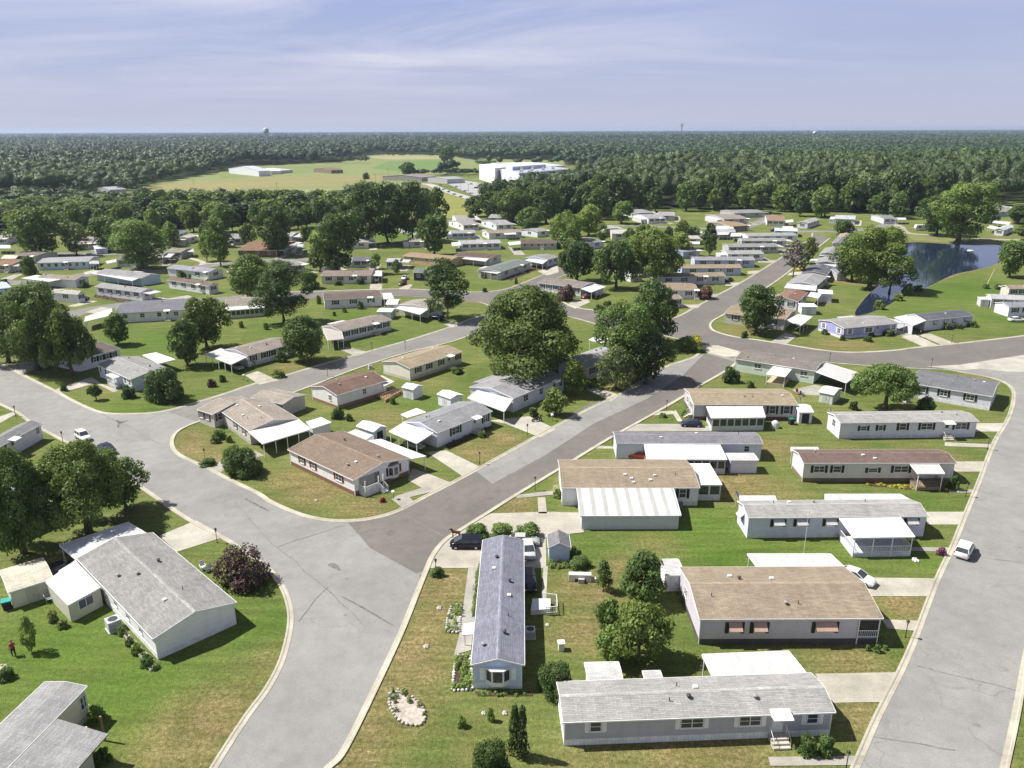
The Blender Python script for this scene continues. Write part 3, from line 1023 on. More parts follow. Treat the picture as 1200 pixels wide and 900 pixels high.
    def win(s, side, px, w=1.0, h=1.05, z=1.45, shut=None, awn=None, mull=1, frame=(0.78, 0.78, 0.78)):
        t = s.tof(side, px, z + h / 2) if px > 1.5 else px

        def fr():
            mb, b = MB(), 0.07
            for x0, x1, z0, z1 in ((-w / 2, w / 2, 0, b), (-w / 2, w / 2, h - b, h), (-w / 2, -w / 2 + b, b, h - b), (w / 2 - b, w / 2, b, h - b)):
                mb.box(x0, x1, -0.06, 0.02, z0, z1)
            for k in range(mull):
                x = -w / 2 + w * (k + 1) / (mull + 1)
                mb.box(x - .035, x + .035, -.055, .02, b, h - b)
            mb.box(-w / 2 + b, w / 2 - b, -.045, .02, h * .5 - .025, h * .5 + .025)
            mb.box(-w / 2 - .05, w / 2 + .05, -.10, .02, -.06, -.002)
            return mb.mesh('window', plain(frame, 0.5))
        f = s.hang('window', shared(('wf', w, h, mull, frame), fr), side, t, z, s.root)
        link('pane', shared(('wp', w, h), lambda: MB().box(-w / 2 + .03, w / 2 - .03, -.03, .01, .03, h - .03).mesh('pane', glass())), f)
        if shut:
            me = shared(('ws', h, shut), lambda: MB().box(-.19, .19, -.06, .01, -.05, h + .05).mesh('shutter', plain(shut, 0.6, 0.0, 0.15)))
            for sg in (-1, 1):
                link('shutter', me, f, (sg * (w / 2 + .24), 0, 0))
        if awn:
            def aw():
                mb = MB()
                W2 = w / 2 + .12
                mb.add([(-W2, -.02, h + .1), (W2, -.02, h + .1), (W2, -.72, h * .5), (-W2, -.72, h * .5), (-W2, -.02, h + .05), (W2, -.02, h + .05), (W2, -.70, h * .5 - .06), (-W2, -.70, h * .5 - .06)],
                       [(3, 2, 1, 0), (4, 5, 6, 7), (2, 3, 7, 6), (0, 1, 5, 4), (0, 4, 7, 3), (1, 2, 6, 5)])
                mb.uv = lambda c: (c.x, c.y)
                return mb.mesh('awning', metalroof(awn, 0.2, 0.9))
            link('awning', shared(('wa', w, h, awn), aw), f)
        return f

    def door(s, side, px, awn=False, steps=True, col=(0.7, 0.7, 0.72), z=0.62, shade=(0.82, 0.82, 0.84)):
        t = s.tof(side, px, 1.5) if px > 1.5 else px
        d = s.hang('door', shared(('d', col), lambda: MB().box(-.5, .5, -.05, .02, -.05, 2.08).box(-.43, .43, -.075, -.05, .05, 2.0).mesh('door', plain(col, 0.5))), side, t, z, s.root)
        link('pane', shared('dp', lambda: MB().box(-.28, .28, -.085, -.075, 1.1, 1.85).mesh('pane', glass())), d)
        link('handle', shared('dh', lambda: MB().lathe([(.03, 0), (.05, .05), (.03, .1)], 6, (.34, -.10)).mesh('handle', plain((.5, .45, .3), .3, .8))), d, (0, 0, .95))
        if awn:
            def aw():
                mb = MB().slab([(-.85, -.02, 2.42), (.85, -.02, 2.42), (.85, -1.25, 2.22), (-.85, -1.25, 2.22)][::-1], .08)
                mb.uv = lambda c: (c.x, c.y)
                return mb.mesh('awning', metalroof(shade, 0.25, 0.9))
            a = link('awning', shared(('da', shade), aw), d)
            link('awning_bracket', shared('dab', lambda: MB().bar((-.8, -.04, 1.9), (-.8, -1.15, 2.18), .04, .04).bar((.8, -.04, 1.9), (.8, -1.15, 2.18), .04, .04).mesh('awning_bracket', TRIM)), d)
        if steps:
            def st():
                mb = MB()
                for k in range(3):
                    mb.box(-.75, .75, -.55 - .32 * k - .32, -.08 if k == 0 else -.55 - .32 * k, 0, .60 - .2 * k)
                return mb.mesh('steps', concrete((0.48, 0.44, 0.38)))
            q = s.hang('steps', shared('st', st), side, t, 0, s.root)
            link('railing', shared('str', lambda: MB().bar((-.72, -.15, 1.45), (-.72, -1.4, .85), .04, .04).bar((.72, -.15, 1.45), (.72, -1.4, .85), .04, .04)
                                   .bar((-.72, -1.38, .01), (-.72, -1.38, .88), .04, .04).bar((.72, -1.38, .01), (.72, -1.38, .88), .04, .04)
                                   .bar((-.72, -.3, .6), (-.72, -.3, 1.4), .04, .04).bar((.72, -.3, .6), (.72, -.3, 1.4), .04, .04).mesh('railing', TRIM)), q)

    def quad(s, q, zs):
        if isinstance(q[0], Vector):
            return [Vector((p.x, p.y, z)) for p, z in zip(q, zs)]
        return [s.Mi @ at(x, y, z) for (x, y), z in zip(q, zs)]

    def canopy(s, q, zi=2.65, zo=2.4, part='carport', col=(0.80, 0.80, 0.80), posts=(0, .5, 1), side_posts=False, pitch=0.36, depth=0.74, deck=False, rail=False, walls=None, glaze=True,
               inset=0.22, sill=0.95, beams=True, openside=(), th=0.12, wallmat=None, band=.10, pair=None):
        """flat sheet roof on posts: q = inner left, inner right, outer right, outer left"""
        P = s.quad(q, (zi, zi, zo, zo))
        mb = MB()
        area = (P[1] - P[0]).cross(P[2] - P[1]).z
        if area < 0:
            mb.slab(P[::-1], th)
            mb.f = mb.f
        else:
            mb.slab(P, th)
        ex, ey = (P[1] - P[0]).normalized(), (P[3] - P[0]).normalized()
        mb.uv = lambda c: ((c - P[0]).dot(ex), (c - P[0]).dot(ey))
        root = mb.build(part, metalroof(col, pitch, depth, band), s.root)
        ctr = sum(P, Vector()) / 4
        I = [p + (ctr - p).normalized() * inset for p in P]
        if walls:
            w = MB()
            base = 0.0
            for k, (a, b) in enumerate(((I[1], I[2]), (I[2], I[3]), (I[3], I[0]))):
                if k in openside:
                    continue
                d = (b - a).normalized()
                nn = Vector((d.y, -d.x, 0)).normalized() * .06
                za, zb = a.z - th - .01, b.z - th - .01
                w.add([(a.x - nn.x, a.y - nn.y, 0), (b.x - nn.x, b.y - nn.y, 0), (b.x - nn.x, b.y - nn.y, zb), (a.x - nn.x, a.y - nn.y, za), (a.x + nn.x, a.y + nn.y, 0), (b.x + nn.x, b.y + nn.y, 0), (b.x + nn.x, b.y + nn.y, zb), (a.x + nn.x, a.y + nn.y, za)],
                      [(0, 1, 2, 3), (7, 6, 5, 4), (0, 4, 5, 1), (1, 5, 6, 2), (2, 6, 7, 3), (3, 7, 4, 0)])
            w.build('side_wall', wallmat or siding(walls), root)
            if pair is not None:
                a, b = ((I[1], I[2]), (I[2], I[3]), (I[3], I[0]))[pair]
                d = Vector((b.x - a.x, b.y - a.y, 0)).normalized()
                out = Vector((d.y, -d.x, 0))
                if out.dot(Vector((a.x + b.x, a.y + b.y, 0)) / 2 - Vector((ctr.x, ctr.y, 0))) < 0:
                    out, d = -out, -d
                cc = Vector((a.x + b.x, a.y + b.y, 0)) / 2 + out * .08
                o = link('window', MB().box(-.85, .85, -.03, .03, 0, 1.1).mesh('window', plain((.78, .78, .80))), root, (cc.x, cc.y, .95), math.atan2(d.y, d.x))
                MB().box(-.77, -.05, -.06, -.031, .07, 1.03).box(.05, .77, -.06, -.031, .07, 1.03).build('pane', plain((.10, .11, .16), .1), o)
                o.rotation_euler = (0, 0, math.atan2(d.y, d.x))
            if glaze:
                for k, (a, b) in enumerate(((I[1], I[2]), (I[2], I[3]), (I[3], I[0]))):
                    if k in openside:
                        continue
                    ln = Vector((b.x - a.x, b.y - a.y, 0))
                    n = max(1, int(ln.length / 1.15))
                    d = ln.normalized()
                    sg = 1 if (Vector((d.y, -d.x, 0))).dot(Vector((a.x + b.x, a.y + b.y, 0)) / 2 - Vector((ctr.x, ctr.y, 0))) > 0 else -1
                    out = Vector((d.y, -d.x, 0)) * sg
                    pm = MB()
                    ztop = min(a.z, b.z) - th - .18
                    for j in range(n):
                        c0 = Vector((a.x, a.y, 0)) + ln * ((j + .09) / n)
                        c1 = Vector((a.x, a.y, 0)) + ln * ((j + .91) / n)
                        o1, o2 = out * .05, out * .085
                        pm.add([c0 + o1 + Vector((0, 0, sill)), c1 + o1 + Vector((0, 0, sill)), c1 + o1 + Vector((0, 0, ztop)), c0 + o1 + Vector((0, 0, ztop)),
                                c0 + o2 + Vector((0, 0, sill)), c1 + o2 + Vector((0, 0, sill)), c1 + o2 + Vector((0, 0, ztop)), c0 + o2 + Vector((0, 0, ztop))],
                               [(0, 1, 2, 3), (7, 6, 5, 4), (0, 4, 5, 1), (1, 5, 6, 2), (2, 6, 7, 3), (3, 7, 4, 0)])
                    pm.build('window_row', glass(), root)
        else:
            pts = [(I[3] + (I[2] - I[3]) * t) for t in posts]
            if side_posts:
                pts += [(I[0] + I[3]) / 2, (I[1] + I[2]) / 2]
            for p in pts:
                z = p.z - th - .02
                me = shared(('post', round(z, 1)), lambda: MB().box(-.05, .05, -.05, .05, 0, round(z, 1) + .05).mesh('post', TRIM))
                link('post', me, root, (p.x, p.y, 0))
        if beams:
            bm = MB()
            for a, b in ((P[3], P[2]), (P[0], P[3]), (P[1], P[2])):
                dn = Vector((0, 0, th * .5))
                off = ((a + b) / 2 - ctr)
                off.z = 0
                off = off.normalized() * .035
                bm.bar(a - dn + off, b - dn + off, .06, th + .05)
            bm.build('gutter', TRIM, root)
        if deck:
            dk = s_poly = [(p.x, p.y) for p in I]
            if (Vector(I[1]) - I[0]).cross(I[2] - I[1]).z < 0:
                dk = dk[::-1]
            MB().prism(dk, 0.0, 0.55).build('porch_deck', skirtmat(deck if isinstance(deck, tuple) else WHITE), root)
        if rail:
            rl = MB()
            for a, b in ((I[1], I[2]), (I[2], I[3]), (I[3], I[0])):
                a, b = Vector((a.x, a.y, .55)), Vector((b.x, b.y, .55))
                for z in (.12, .9):
                    rl.bar(a + Vector((0, 0, z)), b + Vector((0, 0, z)), .05, .06)
                n = max(2, int((b - a).length / .22))
                for j in range(n + 1):
                    q_ = a + (b - a) * j / n
                    rl.bar(q_ + Vector((0, 0, .12)), q_ + Vector((0, 0, .88)), .03, .03)
            rl.build('railing', TRIM if rail is True else plain(rail), root)
        return root

    def bay(s, side, px, w=2.2, z=1.1, h=1.35, arch=None, shut=None):
        t = s.tof(side, px, z + h / 2) if px > 1.5 else px
        d = .55
        a = w * .27
        base = [(-w / 2, 0), (-w / 2 + a, -d), (w / 2 - a, -d), (w / 2, 0)]
        mb = MB()
        mb.prism(base, -.45, 0.0)
        mb.prism([(x * 1.06, y * 1.10 if y else .0) for x, y in base], h, h + .12)
        for (x0, y0), (x1, y1) in zip(base, base[1:]):
            for q in (0.04, .96):
                x, y = x0 + (x1 - x0) * q, y0 + (y1 - y0) * q
                mb.box(x - .045, x + .045, y - .045, y + .045, 0, h)
        mb.box(-w / 2, w / 2, -.02, .0, -.46, h + .02)
        f = s.hang('bay_window', mb.mesh('bay_window', TRIM), side, t, z, s.root)
        pm = MB()
        for (x0, y0), (x1, y1) in zip(base, base[1:]):
            dx, dy = (x1 - x0), (y1 - y0)
            pm.add([(x0 + dx * .06, y0 + dy * .06, .05), (x0 + dx * .94, y0 + dy * .94, .05), (x0 + dx * .94, y0 + dy * .94, h - .05), (x0 + dx * .06, y0 + dy * .06, h - .05)], [(0, 1, 2, 3)])
        pm.build('pane', glass(), f)
        if arch:
            n = 9
            v = [(w * .52 * math.cos(math.pi * k / n), 0, .62 * math.sin(math.pi * k / n)) for k in range(n + 1)]
            am = MB()
            am.add([(x, -.03, zz) for x, _, zz in v] + [(x, .02, zz) for x, _, zz in v], [tuple(range(n + 1))] + [(k + n + 1, k + n + 2, k + 1, k) for k in range(n)])
            link('arch_panel', am.mesh('arch_panel', plain(arch)), f, (0, 0, h + .16))
        if shut:
            me = MB().box(-.17, .17, -.06, .0, 0, h).mesh('shutter', plain(shut, .6))
            for sg in (-1, 1):
                link('shutter', me, f, (sg * (w / 2 + .25), 0, 0))
        return f

    def box_part(s, name, q, z0, z1, mat):
        P = [s.Mi @ at(x, y, 0) for x, y in q]
        if (P[1] - P[0]).cross(P[2] - P[1]).z < 0:
            P = P[::-1]
        return MB().prism([(p.x, p.y) for p in P], z0, z1).build(name, mat, s.root)


def shed(label, A, B, C, eh=2.0, rise=0.45, wall=WHITE, roof=(0.80, 0.80, 0.80), gable=True, door='F', group='garden sheds', doorcol=None, dark=False):
    h = House(label, A, B, C, eh, rise, wall, roof, ov=.12, name='garden_shed', cat='shed', group=group, vents=0, gable=gable, ridge_line=False, corner=False)
    if roof[0] > .6:
        h.roof.data.materials[0] = plain(roof, 0.5, 0.0, 0.12)
    if door:
        t = .5
        w = min(1.3, (h.L if door in 'FK' else h.W) * .6)
        d = h.hang('door', MB().box(-w / 2, w / 2, -.03, .01, .05, min(1.85, eh - .1)).box(-.02, .02, -.045, -.03, .05, min(1.85, eh - .1)).mesh('door', plain((.03, .03, .035) if dark else (doorcol or tuple(q * .9 for q in wall)))), door, t, 0, h.root)  # when dark, a near-black panel paints the shade inside an open doorway
        MB().box(.08, .12, -.08, -.045, .9, 1.1).build('handle', plain((.1, .1, .1)), d)
    return h


def absorb(h, w):
    """a wing of the same building: its parts become parts of the house"""
    M = h.Mi @ w.M
    for o in list(w.root.children):
        b = o.matrix_basis.copy()
        o.parent = h.root
        o.matrix_parent_inverse = Matrix.Identity(4)
        o.matrix_basis = M @ b
    bpy.data.objects.remove(w.root)
# ------------------------------------------------------------------ homes near the drone
GREY, GREYL, GREYD, TAN, BROWN, RED, BEIGE, SLATE = (0.27, 0.268, 0.262), (0.335, 0.332, 0.325), (0.155, 0.16, 0.17), (0.31, 0.24, 0.165), (0.215, 0.165, 0.13), (0.155, 0.098, 0.085), (0.32, 0.28, 0.235), (0.17, 0.17, 0.19)
DK, MAROON, LAV = (0.03, 0.03, 0.035), (0.16, 0.03, 0.03), (0.60, 0.62, 0.72)
PW = (0.52, 0.52, 0.52)

h = House('large white double wide home with grey gable roof on the inner curve of the road', (90, 655), (179, 749), (277, 706), 2.6, .95, WHITE, GREY, skirt=WHITE, vents=6, trim=TRIM)
for t in (.34, .5, .66, .82):
    h.win('F', t, .8, 1.1, 1.2)
h.canopy([(90, 656), (173, 626), (150, 612), (70, 639)], 2.55, 2.45, 'carport', (0.56, 0.57, 0.60), (0, .5, 1), pitch=.22, depth=.8)
h.canopy([(88, 657), (118, 688), (80, 709), (54, 682)], 2.35, 2.2, 'sunroom', (0.58, 0.57, 0.53), walls=(0.62, 0.60, 0.50), glaze=False, pitch=.4, inset=.15, pair=0)
h.canopy([(70, 668), (88, 657), (97, 667), (66, 682)], 2.3, 2.2, 'lean_to', (0.78, 0.75, 0.70), (0, 1), pitch=.4)

h = House('cream house with plain grey roof and projecting porch roof at bottom left corner', (-18, 928), (102, 805), (47, 805), 3.2, .22, (0.66, 0.62, 0.46), (0.30, 0.30, 0.305), skirt=(0.5, 0.48, 0.38), vents=2, ridge_line=False)
h.win('F', 99, .9, 1.3, 1.3)
P = h.quad([(52, 857), (67, 842), (127, 860), (90, 902), (8, 902)], (3.36, 3.36, 2.75, 2.75, 3.36))
MB().slab(P[::-1], .12).build('porch_roof', shingle((0.30, 0.30, 0.305)), h.root)
pr = h.Mi @ at(123, 868, 0)
MB().box(pr.x - .08, pr.x + .08, pr.y - .08, pr.y + .08, 0, 2.55).build('post', plain((.25, .17, .10)), h.root)
h.box_part('porch_wall', [(108, 880), (112, 905), (60, 930), (60, 885)], 0, 2.55, siding((0.66, 0.62, 0.46)))

h = House('narrow blue home with bluish grey roof and white bay window beside the junction', (565.7, 633), (552, 779), (614.6, 779), 2.75, .62, (0.46, 0.55, 0.74), (0.195, 0.20, 0.25), skirt=(0.62, 0.68, 0.80), vents=7)
h.bay('R', .5, 2.3, 1.05, 1.2)
for sg in (-1, 1):
    h.hang('shutter', MB().box(-.22, .22, -.05, .01, 0, 1.3).mesh('shutter', plain((.82, .84, .86))), 'R', .5 + sg * .33, 1.0, h.root)
h.door('F', .66, False, False)
for t in (.1, .28, .46, .86):
    h.win('F', t, .9, 1.0, 1.4)
for t in (.15, .3, .7, .86):
    h.win('K', t, .9, 1.0, 1.4)
h.canopy([(543, 731), (556, 729), (555, 743), (542, 744)][::-1], 2.35, 2.45, 'door_canopy', (.85, .85, .86), (0,), beams=False)
dk = [(624, 707), (645, 707), (645, 719), (622, 721)]
h.box_part('deck', dk, 0, .62, plain((.62, .62, .64)))
rl = MB()
Q = [h.Mi @ at(x, y, 0) for x, y in [(636, 704), (652, 706), (653, 720), (640, 721)]]
for a, b in ((Q[0], Q[1]), (Q[1], Q[2]), (Q[2], Q[3])):
    for z in (.3, 1.0):
        rl.bar(a + Vector((0, 0, z)), b + Vector((0, 0, z)), .06, .07)
    for j in range(7):
        q_ = a + (b - a) * j / 6
        rl.box(q_.x - .03, q_.x + .03, q_.y - .03, q_.y + .03, 0, 1.05)
rl.build('railing', TRIM, h.root)

h = House('long grey single wide home with grey roof and white front awning nearest the camera', (660, 847), (979, 835), (659, 799), 2.6, .55, (0.40, 0.40, 0.42), GREYL, skirt=(0.74, 0.75, 0.82), vents=5)
for px, w in ((698, 1.0), (811, 2.0), (879, 1.9), (952, 1.0)):
    h.win('F', px, w, 1.05, 1.35, (.80, .80, .82), mull=1 if w > 1.5 else 0)
h.door('F', 911, True, True)
h.canopy([(945, 789), (835, 792), (823, 767), (924, 763)], 2.55, 2.5, 'carport', PW, (0, .33, .66, 1), pitch=.35)
for t in (.3, .6):
    h.win('R', t, .8, 1.0, 1.4)

h = House('big tan roofed double wide home with pink window awnings and grey walls', (820, 726), (1035, 725), (800, 665), 3.1, 1.0, (0.52, 0.50, 0.52), (0.29, 0.238, 0.178), skirt=(0.10, 0.09, 0.09), vents=6)  # skirting toned near black, painting in the shadow band at its foot
for px, w in ((861, 1.1), (890, 1.1), (967, 1.9)):
    h.win('F', px, w, 1.2, 1.35, DK, (0.48, 0.33, 0.26), mull=1 if w > 1.5 else 0)
h.win('L', .3, 1.0, 1.0, 1.4)
# corner porch: a dark panel flat on the wall paints the recess shade
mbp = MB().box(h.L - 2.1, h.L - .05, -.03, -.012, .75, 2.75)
mbp.build('porch_shade_panel', plain((.045, .04, .04)), h.root)
rl = MB()
for z in (.85, 1.55):
    rl.box(h.L - 2.1, h.L, -.12, -.06, z, z + .07)
for k in range(11):
    rl.box(h.L - 2.08 + k * .2, h.L - 2.04 + k * .2, -.11, -.07, .85, 1.6)
rl.box(h.L - 2.16, h.L - 2.06, -.14, -.04, 0, 3.0).box(h.L - .1, h.L, -.14, -.04, 0, 3.0)
rl.build('railing', TRIM, h.root)
h.canopy([(989, 664), (888, 665), (876, 649), (973, 649)], 2.9, 2.75, 'carport', PW, (0, .5, 1), pitch=.35)

h = House('lavender white home with big white roofed screened porch facing the right hand street', (877, 607), (1088, 605), (867, 587), 3.0, .6, (0.56, 0.58, 0.68), GREYL, skirt=(0.66, 0.68, 0.76), vents=4)
for px in (912, 939, 973, 1068):
    h.win('F', px, 1.15, .95, 1.65, DK, PW, mull=0)
h.win('L', .45, 1.3, 1.1, 1.4, None, PW)
h.canopy([(984, 607), (1055, 606), (1072, 629), (1001, 630)], 3.0, 2.75, 'porch', (0.62, 0.62, 0.62), (0, .33, .66, 1), pitch=.4, depth=.85, deck=(0.66, 0.68, 0.76), rail=True)
h.canopy([(1071, 588), (967, 588), (967, 579), (1055, 579)], 2.9, 2.8, 'carport', PW, (0, .5, 1))
h.canopy([(910, 588), (868, 588), (867, 581), (908, 581)], 2.8, 2.7, 'lean_to', PW, (0, 1))

h = House('cream single wide home with reddish brown roof and white porch canopy', (942, 543), (1121, 543), (927, 527), 3.1, .5, (0.64, 0.61, 0.55), (0.165, 0.122, 0.105), skirt=(0.20, 0.15, 0.11), vents=3)
for px, w in ((960, 1.6), (981, 1.2), (1023, 1.4), (1056, 2.1)):
    h.win('F', px, w, 1.05 if px != 1023 else .7, 1.55, DK, mull=1 if w > 1.5 else 0)
h.door('F', 1085, False, False, (.75, .75, .75))
h.canopy([(1067, 544), (1099, 543), (1107, 555), (1076, 555)], 3.0, 2.75, 'porch', PW, (0, 1), deck=(.30, .22, .16), rail=(.16, .12, .09))
h.canopy([(960, 529), (927, 529), (927, 524), (958, 524)], 2.9, 2.8, 'lean_to', PW, (0, 1))

h = House('white single wide home with light grey roof and dark shutters beside the spreading tree', (985, 496), (1147, 494), (977, 483), 2.9, .45, (0.64, 0.65, 0.72), GREYL, skirt=(0.62, 0.64, 0.74), vents=2)
for px, w, hh in ((1012, 1.1, .8), (1032, .8, .9), (1058, 1.2, 1.2), (1086, 2.0, 1.2), (1126, 2.0, 1.2)):
    h.win('F', px, w, hh, 1.45, DK, mull=1 if w > 1.5 else 0)
h.win('L', .5, 1.2, 1.3, 1.3)
h.door('F', 1109, True, True)

h = House('pale grey home with dark slate roof at the end of right hand street', (1066, 449), (1163, 465), (1077, 433), 2.8, .7, (0.60, 0.61, 0.66), (0.165, 0.17, 0.185), skirt=(0.70, 0.70, 0.74), vents=4)
for px, w in ((1079, 1.8), (1106, 1.3), (1137, 1.4)):
    h.win('F', px, w, 1.15, 1.3, DK)

h = House('pale green home with brownish grey roof and white carport along the cross road', (861, 420.5), (955, 435), (867, 409), 2.8, .5, (0.52, 0.60, 0.50), (0.20, 0.18, 0.165), vents=4)
for px in (888, 942):
    h.win('F', px, 1.5, .95, 1.4)
h.canopy([(907, 428.5), (928, 432), (920, 441.5), (898, 438.5)], 2.5, 2.3, 'porch', (.84, .84, .82), (0, 1), deck=(.5, .42, .3))
h.canopy([(955, 435), (968, 425), (1007, 437), (992, 448.5)], 2.75, 2.55, 'carport', PW, (0, .5, 1))

h = House('tan roofed grey home with a long glazed sunroom and white steps by street', (813, 474.5), (935, 475), (807, 455.5), 2.9, .75, (0.46, 0.44, 0.45), (0.305, 0.255, 0.18), skirt=(0.12, 0.08, 0.07), vents=4)
for px in (905, 922):
    h.win('F', px, 1.2, 1.5, 1.2, DK, mull=0)
h.win('L', .35, 1.2, 1.2, 1.3)
h.win('L', .65, 1.2, 1.2, 1.3)
h.canopy([(828, 476), (893, 476), (897, 489), (834, 490)], 2.85, 2.45, 'sunroom', (.62, .62, .62), walls=(.66, .67, .70), pitch=.4, depth=.85)
h.door('L', .82, False, True)

h = House('white home with slate grey roof and flat roofed sunroom behind the tan roofed one', (722, 519.5), (894, 520.5), (723, 506), 2.8, .45, (0.60, 0.61, 0.68), (0.20, 0.20, 0.22), vents=3)
h.win('F', 875, .9, 1.0, 1.4, mull=0)
h.canopy([(755, 520), (843, 520), (852, 538.5), (758, 538)], 2.7, 2.45, 'sunroom', (.72, .73, .75), walls=(.64, .65, .70), pitch=.45)

h = House('home with wide tan roof and large ribbed white carport beside a wide driveway', (658, 572), (820, 572), (656, 539), 2.8, .85, (0.66, 0.66, 0.66), (0.29, 0.235, 0.175), skirt=(0.6, 0.6, 0.6), vents=1)
for q in ((.52, .2), (.48, .30), (.53, .10), (.66, .16), (.70, .28)):
    h.vent(q[0] * h.L, q[1] * h.W, .9)
h.win('F', 800, 1.0, 1.4, 1.2, DK, mull=0)
h.win('L', .4, 1.2, 1.1, 1.4)
h.win('L', .75, 1.2, 1.1, 1.4)
cp_ = h.canopy([(676, 572), (789, 572), (798, 604), (680, 604.5)], 2.85, 2.05, 'carport', (.62, .62, .61), walls=(.60, .62, .70), glaze=False, pitch=1.62, depth=.66, band=.34, inset=.3, th=.1, openside=())
h.canopy([(807, 543), (831, 543), (846, 568), (818, 568)], 2.8, 2.5, 'sunroom', (.80, .80, .79), walls=(.66, .67, .70), pitch=.5)

h = House('white gable fronted home with brown roof, porch steps and arched bay window', (337, 527), (414, 563), (480.5, 537), 2.55, .95, (0.72, 0.72, 0.68), (0.215, 0.165, 0.13), skirt=(0.22, 0.12, 0.09), vents=4)
for px in (354, 367, 397):
    h.win('F', px, 1.0 if px < 390 else 1.5, 1.1, 1.2, MAROON)
h.bay('R', .71, 2.0, 1.05, 1.25, (.12, .11, .10), MAROON)
h.hang('recess_shade_panel', MB().box(-1.55, 1.55, -.02, .0, .72, 2.45).mesh('recess_shade_panel', plain((.33, .32, .30))), 'R', .23, 0, h.root)  # flat grey panel on the gable, its colour stands for the shaded recess
pd_ = h.hang('door', MB().box(-.45, .45, -.06, -.021, .75, 2.4).mesh('door', plain((.20, .18, .17))), 'R', .40, 0, h.root)
rl = MB()
rl.box(-1.7, 1.7, -1.5, 0, 0, .62)
h.hang('porch_deck', rl.mesh('porch_deck', plain((.66, .66, .66))), 'R', .24, 0, h.root)
rl = MB()
for y0, x0, x1 in ((-1.45, -1.65, .75),):
    rl.box(x0, x1, y0 - .03, y0 + .03, 1.45, 1.52).box(x0, x1, y0 - .03, y0 + .03, .75, .80)
    for k in range(13):
        x = x0 + (x1 - x0) * k / 12
        rl.box(x - .025, x + .025, y0 - .02, y0 + .02, .62, 1.5)
for x in (-1.62, 1.62, .78):
    rl.box(x - .06, x + .06, -1.5, -1.38, 0, 2.45)
rl.box(-1.65, -1.59, -1.45, 0, 1.45, 1.52)
for k in range(7):
    rl.box(-1.64, -1.6, -1.4 + k * .2, -1.36 + k * .2, .62, 1.5)
h.hang('railing', rl.mesh('railing', TRIM), 'R', .24, 0, h.root)
st = MB()
for k in range(3):
    st.box(.8, 1.65, -1.5 - .32 * (k + 1), -1.5 - .32 * k, 0, .46 - .15 * k)
st.bar((.8, -1.5, 1.45), (.8, -2.5, .9), .05, .06).bar((1.65, -1.5, 1.45), (1.65, -2.5, .9), .05, .06)
for x in (.8, 1.65):
    for k in range(5):
        st.box(x - .02, x + .02, -2.48 + k * .24, -2.44 + k * .24, 0, .88 + k * .13)
h.hang('steps', st.mesh('steps', plain((.6, .6, .6))), 'R', .24, 0, h.root)
P = h.quad([(480, 536), (438, 518), (430, 518), (482, 540), (498, 535)], (2.6,) * 5)
h.canopy([(480, 538), (429, 517), (446, 514.5), (499, 534.5)], 2.5, 2.4, 'carport', (.76, .75, .72), (0, .35, .7, 1), pitch=.4)

# beige home on the rounded corner lot: two gabled wings
h = House('beige corner home with two gabled wings and white carport inside the road bend', (255, 479.5), (291, 505), (347, 489), 2.6, .9, (0.50, 0.47, 0.42), (0.30, 0.265, 0.23), skirt=(0.42, 0.40, 0.36), vents=5)
for px in (276, 286):
    h.win('F', px, .9, 1.3, 1.15, (.14, .08, .08))
h.canopy([(291, 505.5), (347, 489), (364, 503), (308, 520)], 2.6, 2.35, 'carport', (.60, .60, .60), (0, .25, .5, .75, 1), pitch=.35)
h.canopy([(359, 494), (376, 489), (388, 495), (366, 502)], 2.3, 2.2, 'storage_room', (.80, .82, .80), walls=(.62, .66, .64), glaze=False)
P = h.quad([(231, 480), (248, 485.5), (283, 476), (262, 463), (258, 469)], (2.6,) * 5)
w2 = House('front wing', (231, 480), (249, 486), (299, 470), 2.6, .8, (0.50, 0.47, 0.42), (0.30, 0.265, 0.23), vents=0)
for px in (236, 243):
    w2.win('F', px, .9, 1.3, 1.15, (.14, .08, .08))
w2.win('R', .2, 1.8, 1.3, 1.15, (.14, .08, .08))
absorb(h, w2)
w3 = House('rear wing', (294, 466), (331, 474), (319, 455), 2.6, .5, (0.50, 0.47, 0.42), (0.31, 0.275, 0.24), vents=0)
absorb(h, w3)

h = House('white home with grey roof and ribbed blue white carport over a silver car', (512.5, 507.5), (577, 482), (473, 494.5), 2.7, .85, (0.66, 0.68, 0.76), (0.255, 0.26, 0.275), skirt=(0.70, 0.71, 0.76), vents=3)
h.win('F', 534, 1.9, 1.3, 1.1, DK)
h.win('F', 569, 1.1, 1.3, 1.1, DK)
h.door('F', 556, True, True)
h.win('L', .7, .9, 1.1, 1.3)
h.canopy([(473, 495), (508, 507), (488.5, 519.5), (456, 505.5)], 2.6, 2.35, 'carport', (.70, .73, .82), (0, .33, .66, 1), pitch=.6, depth=.72)
h.canopy([(499, 483), (478, 489), (470, 485.5), (488, 478.5)], 2.4, 2.3, 'rear_porch', (.82, .82, .82), (0, 1))

h = House('blue white home with broad grey roof and arched white carport by the road', (602, 467), (662, 442), (560, 450), 2.8, .9, (0.58, 0.62, 0.72), (0.29, 0.29, 0.30), skirt=(0.6, 0.62, 0.7), vents=4)
for px, w in ((616, 1.5), (634, 1.2), (657, 1.0)):
    h.win('F', px, w, 1.3, 1.15, (.7, .72, .76))
h.door('F', 649, True, True)
h.canopy([(560, 457), (601, 467.5), (591, 482), (548, 466)], 2.75, 2.45, 'carport', (.58, .58, .57), (0, .5, 1), pitch=.3)
h.canopy([(577, 440), (600, 446), (586, 451), (555, 448)][::-1], 2.6, 2.8, 'rear_room', (.3, .3, .31), walls=(.6, .62, .7), glaze=False)

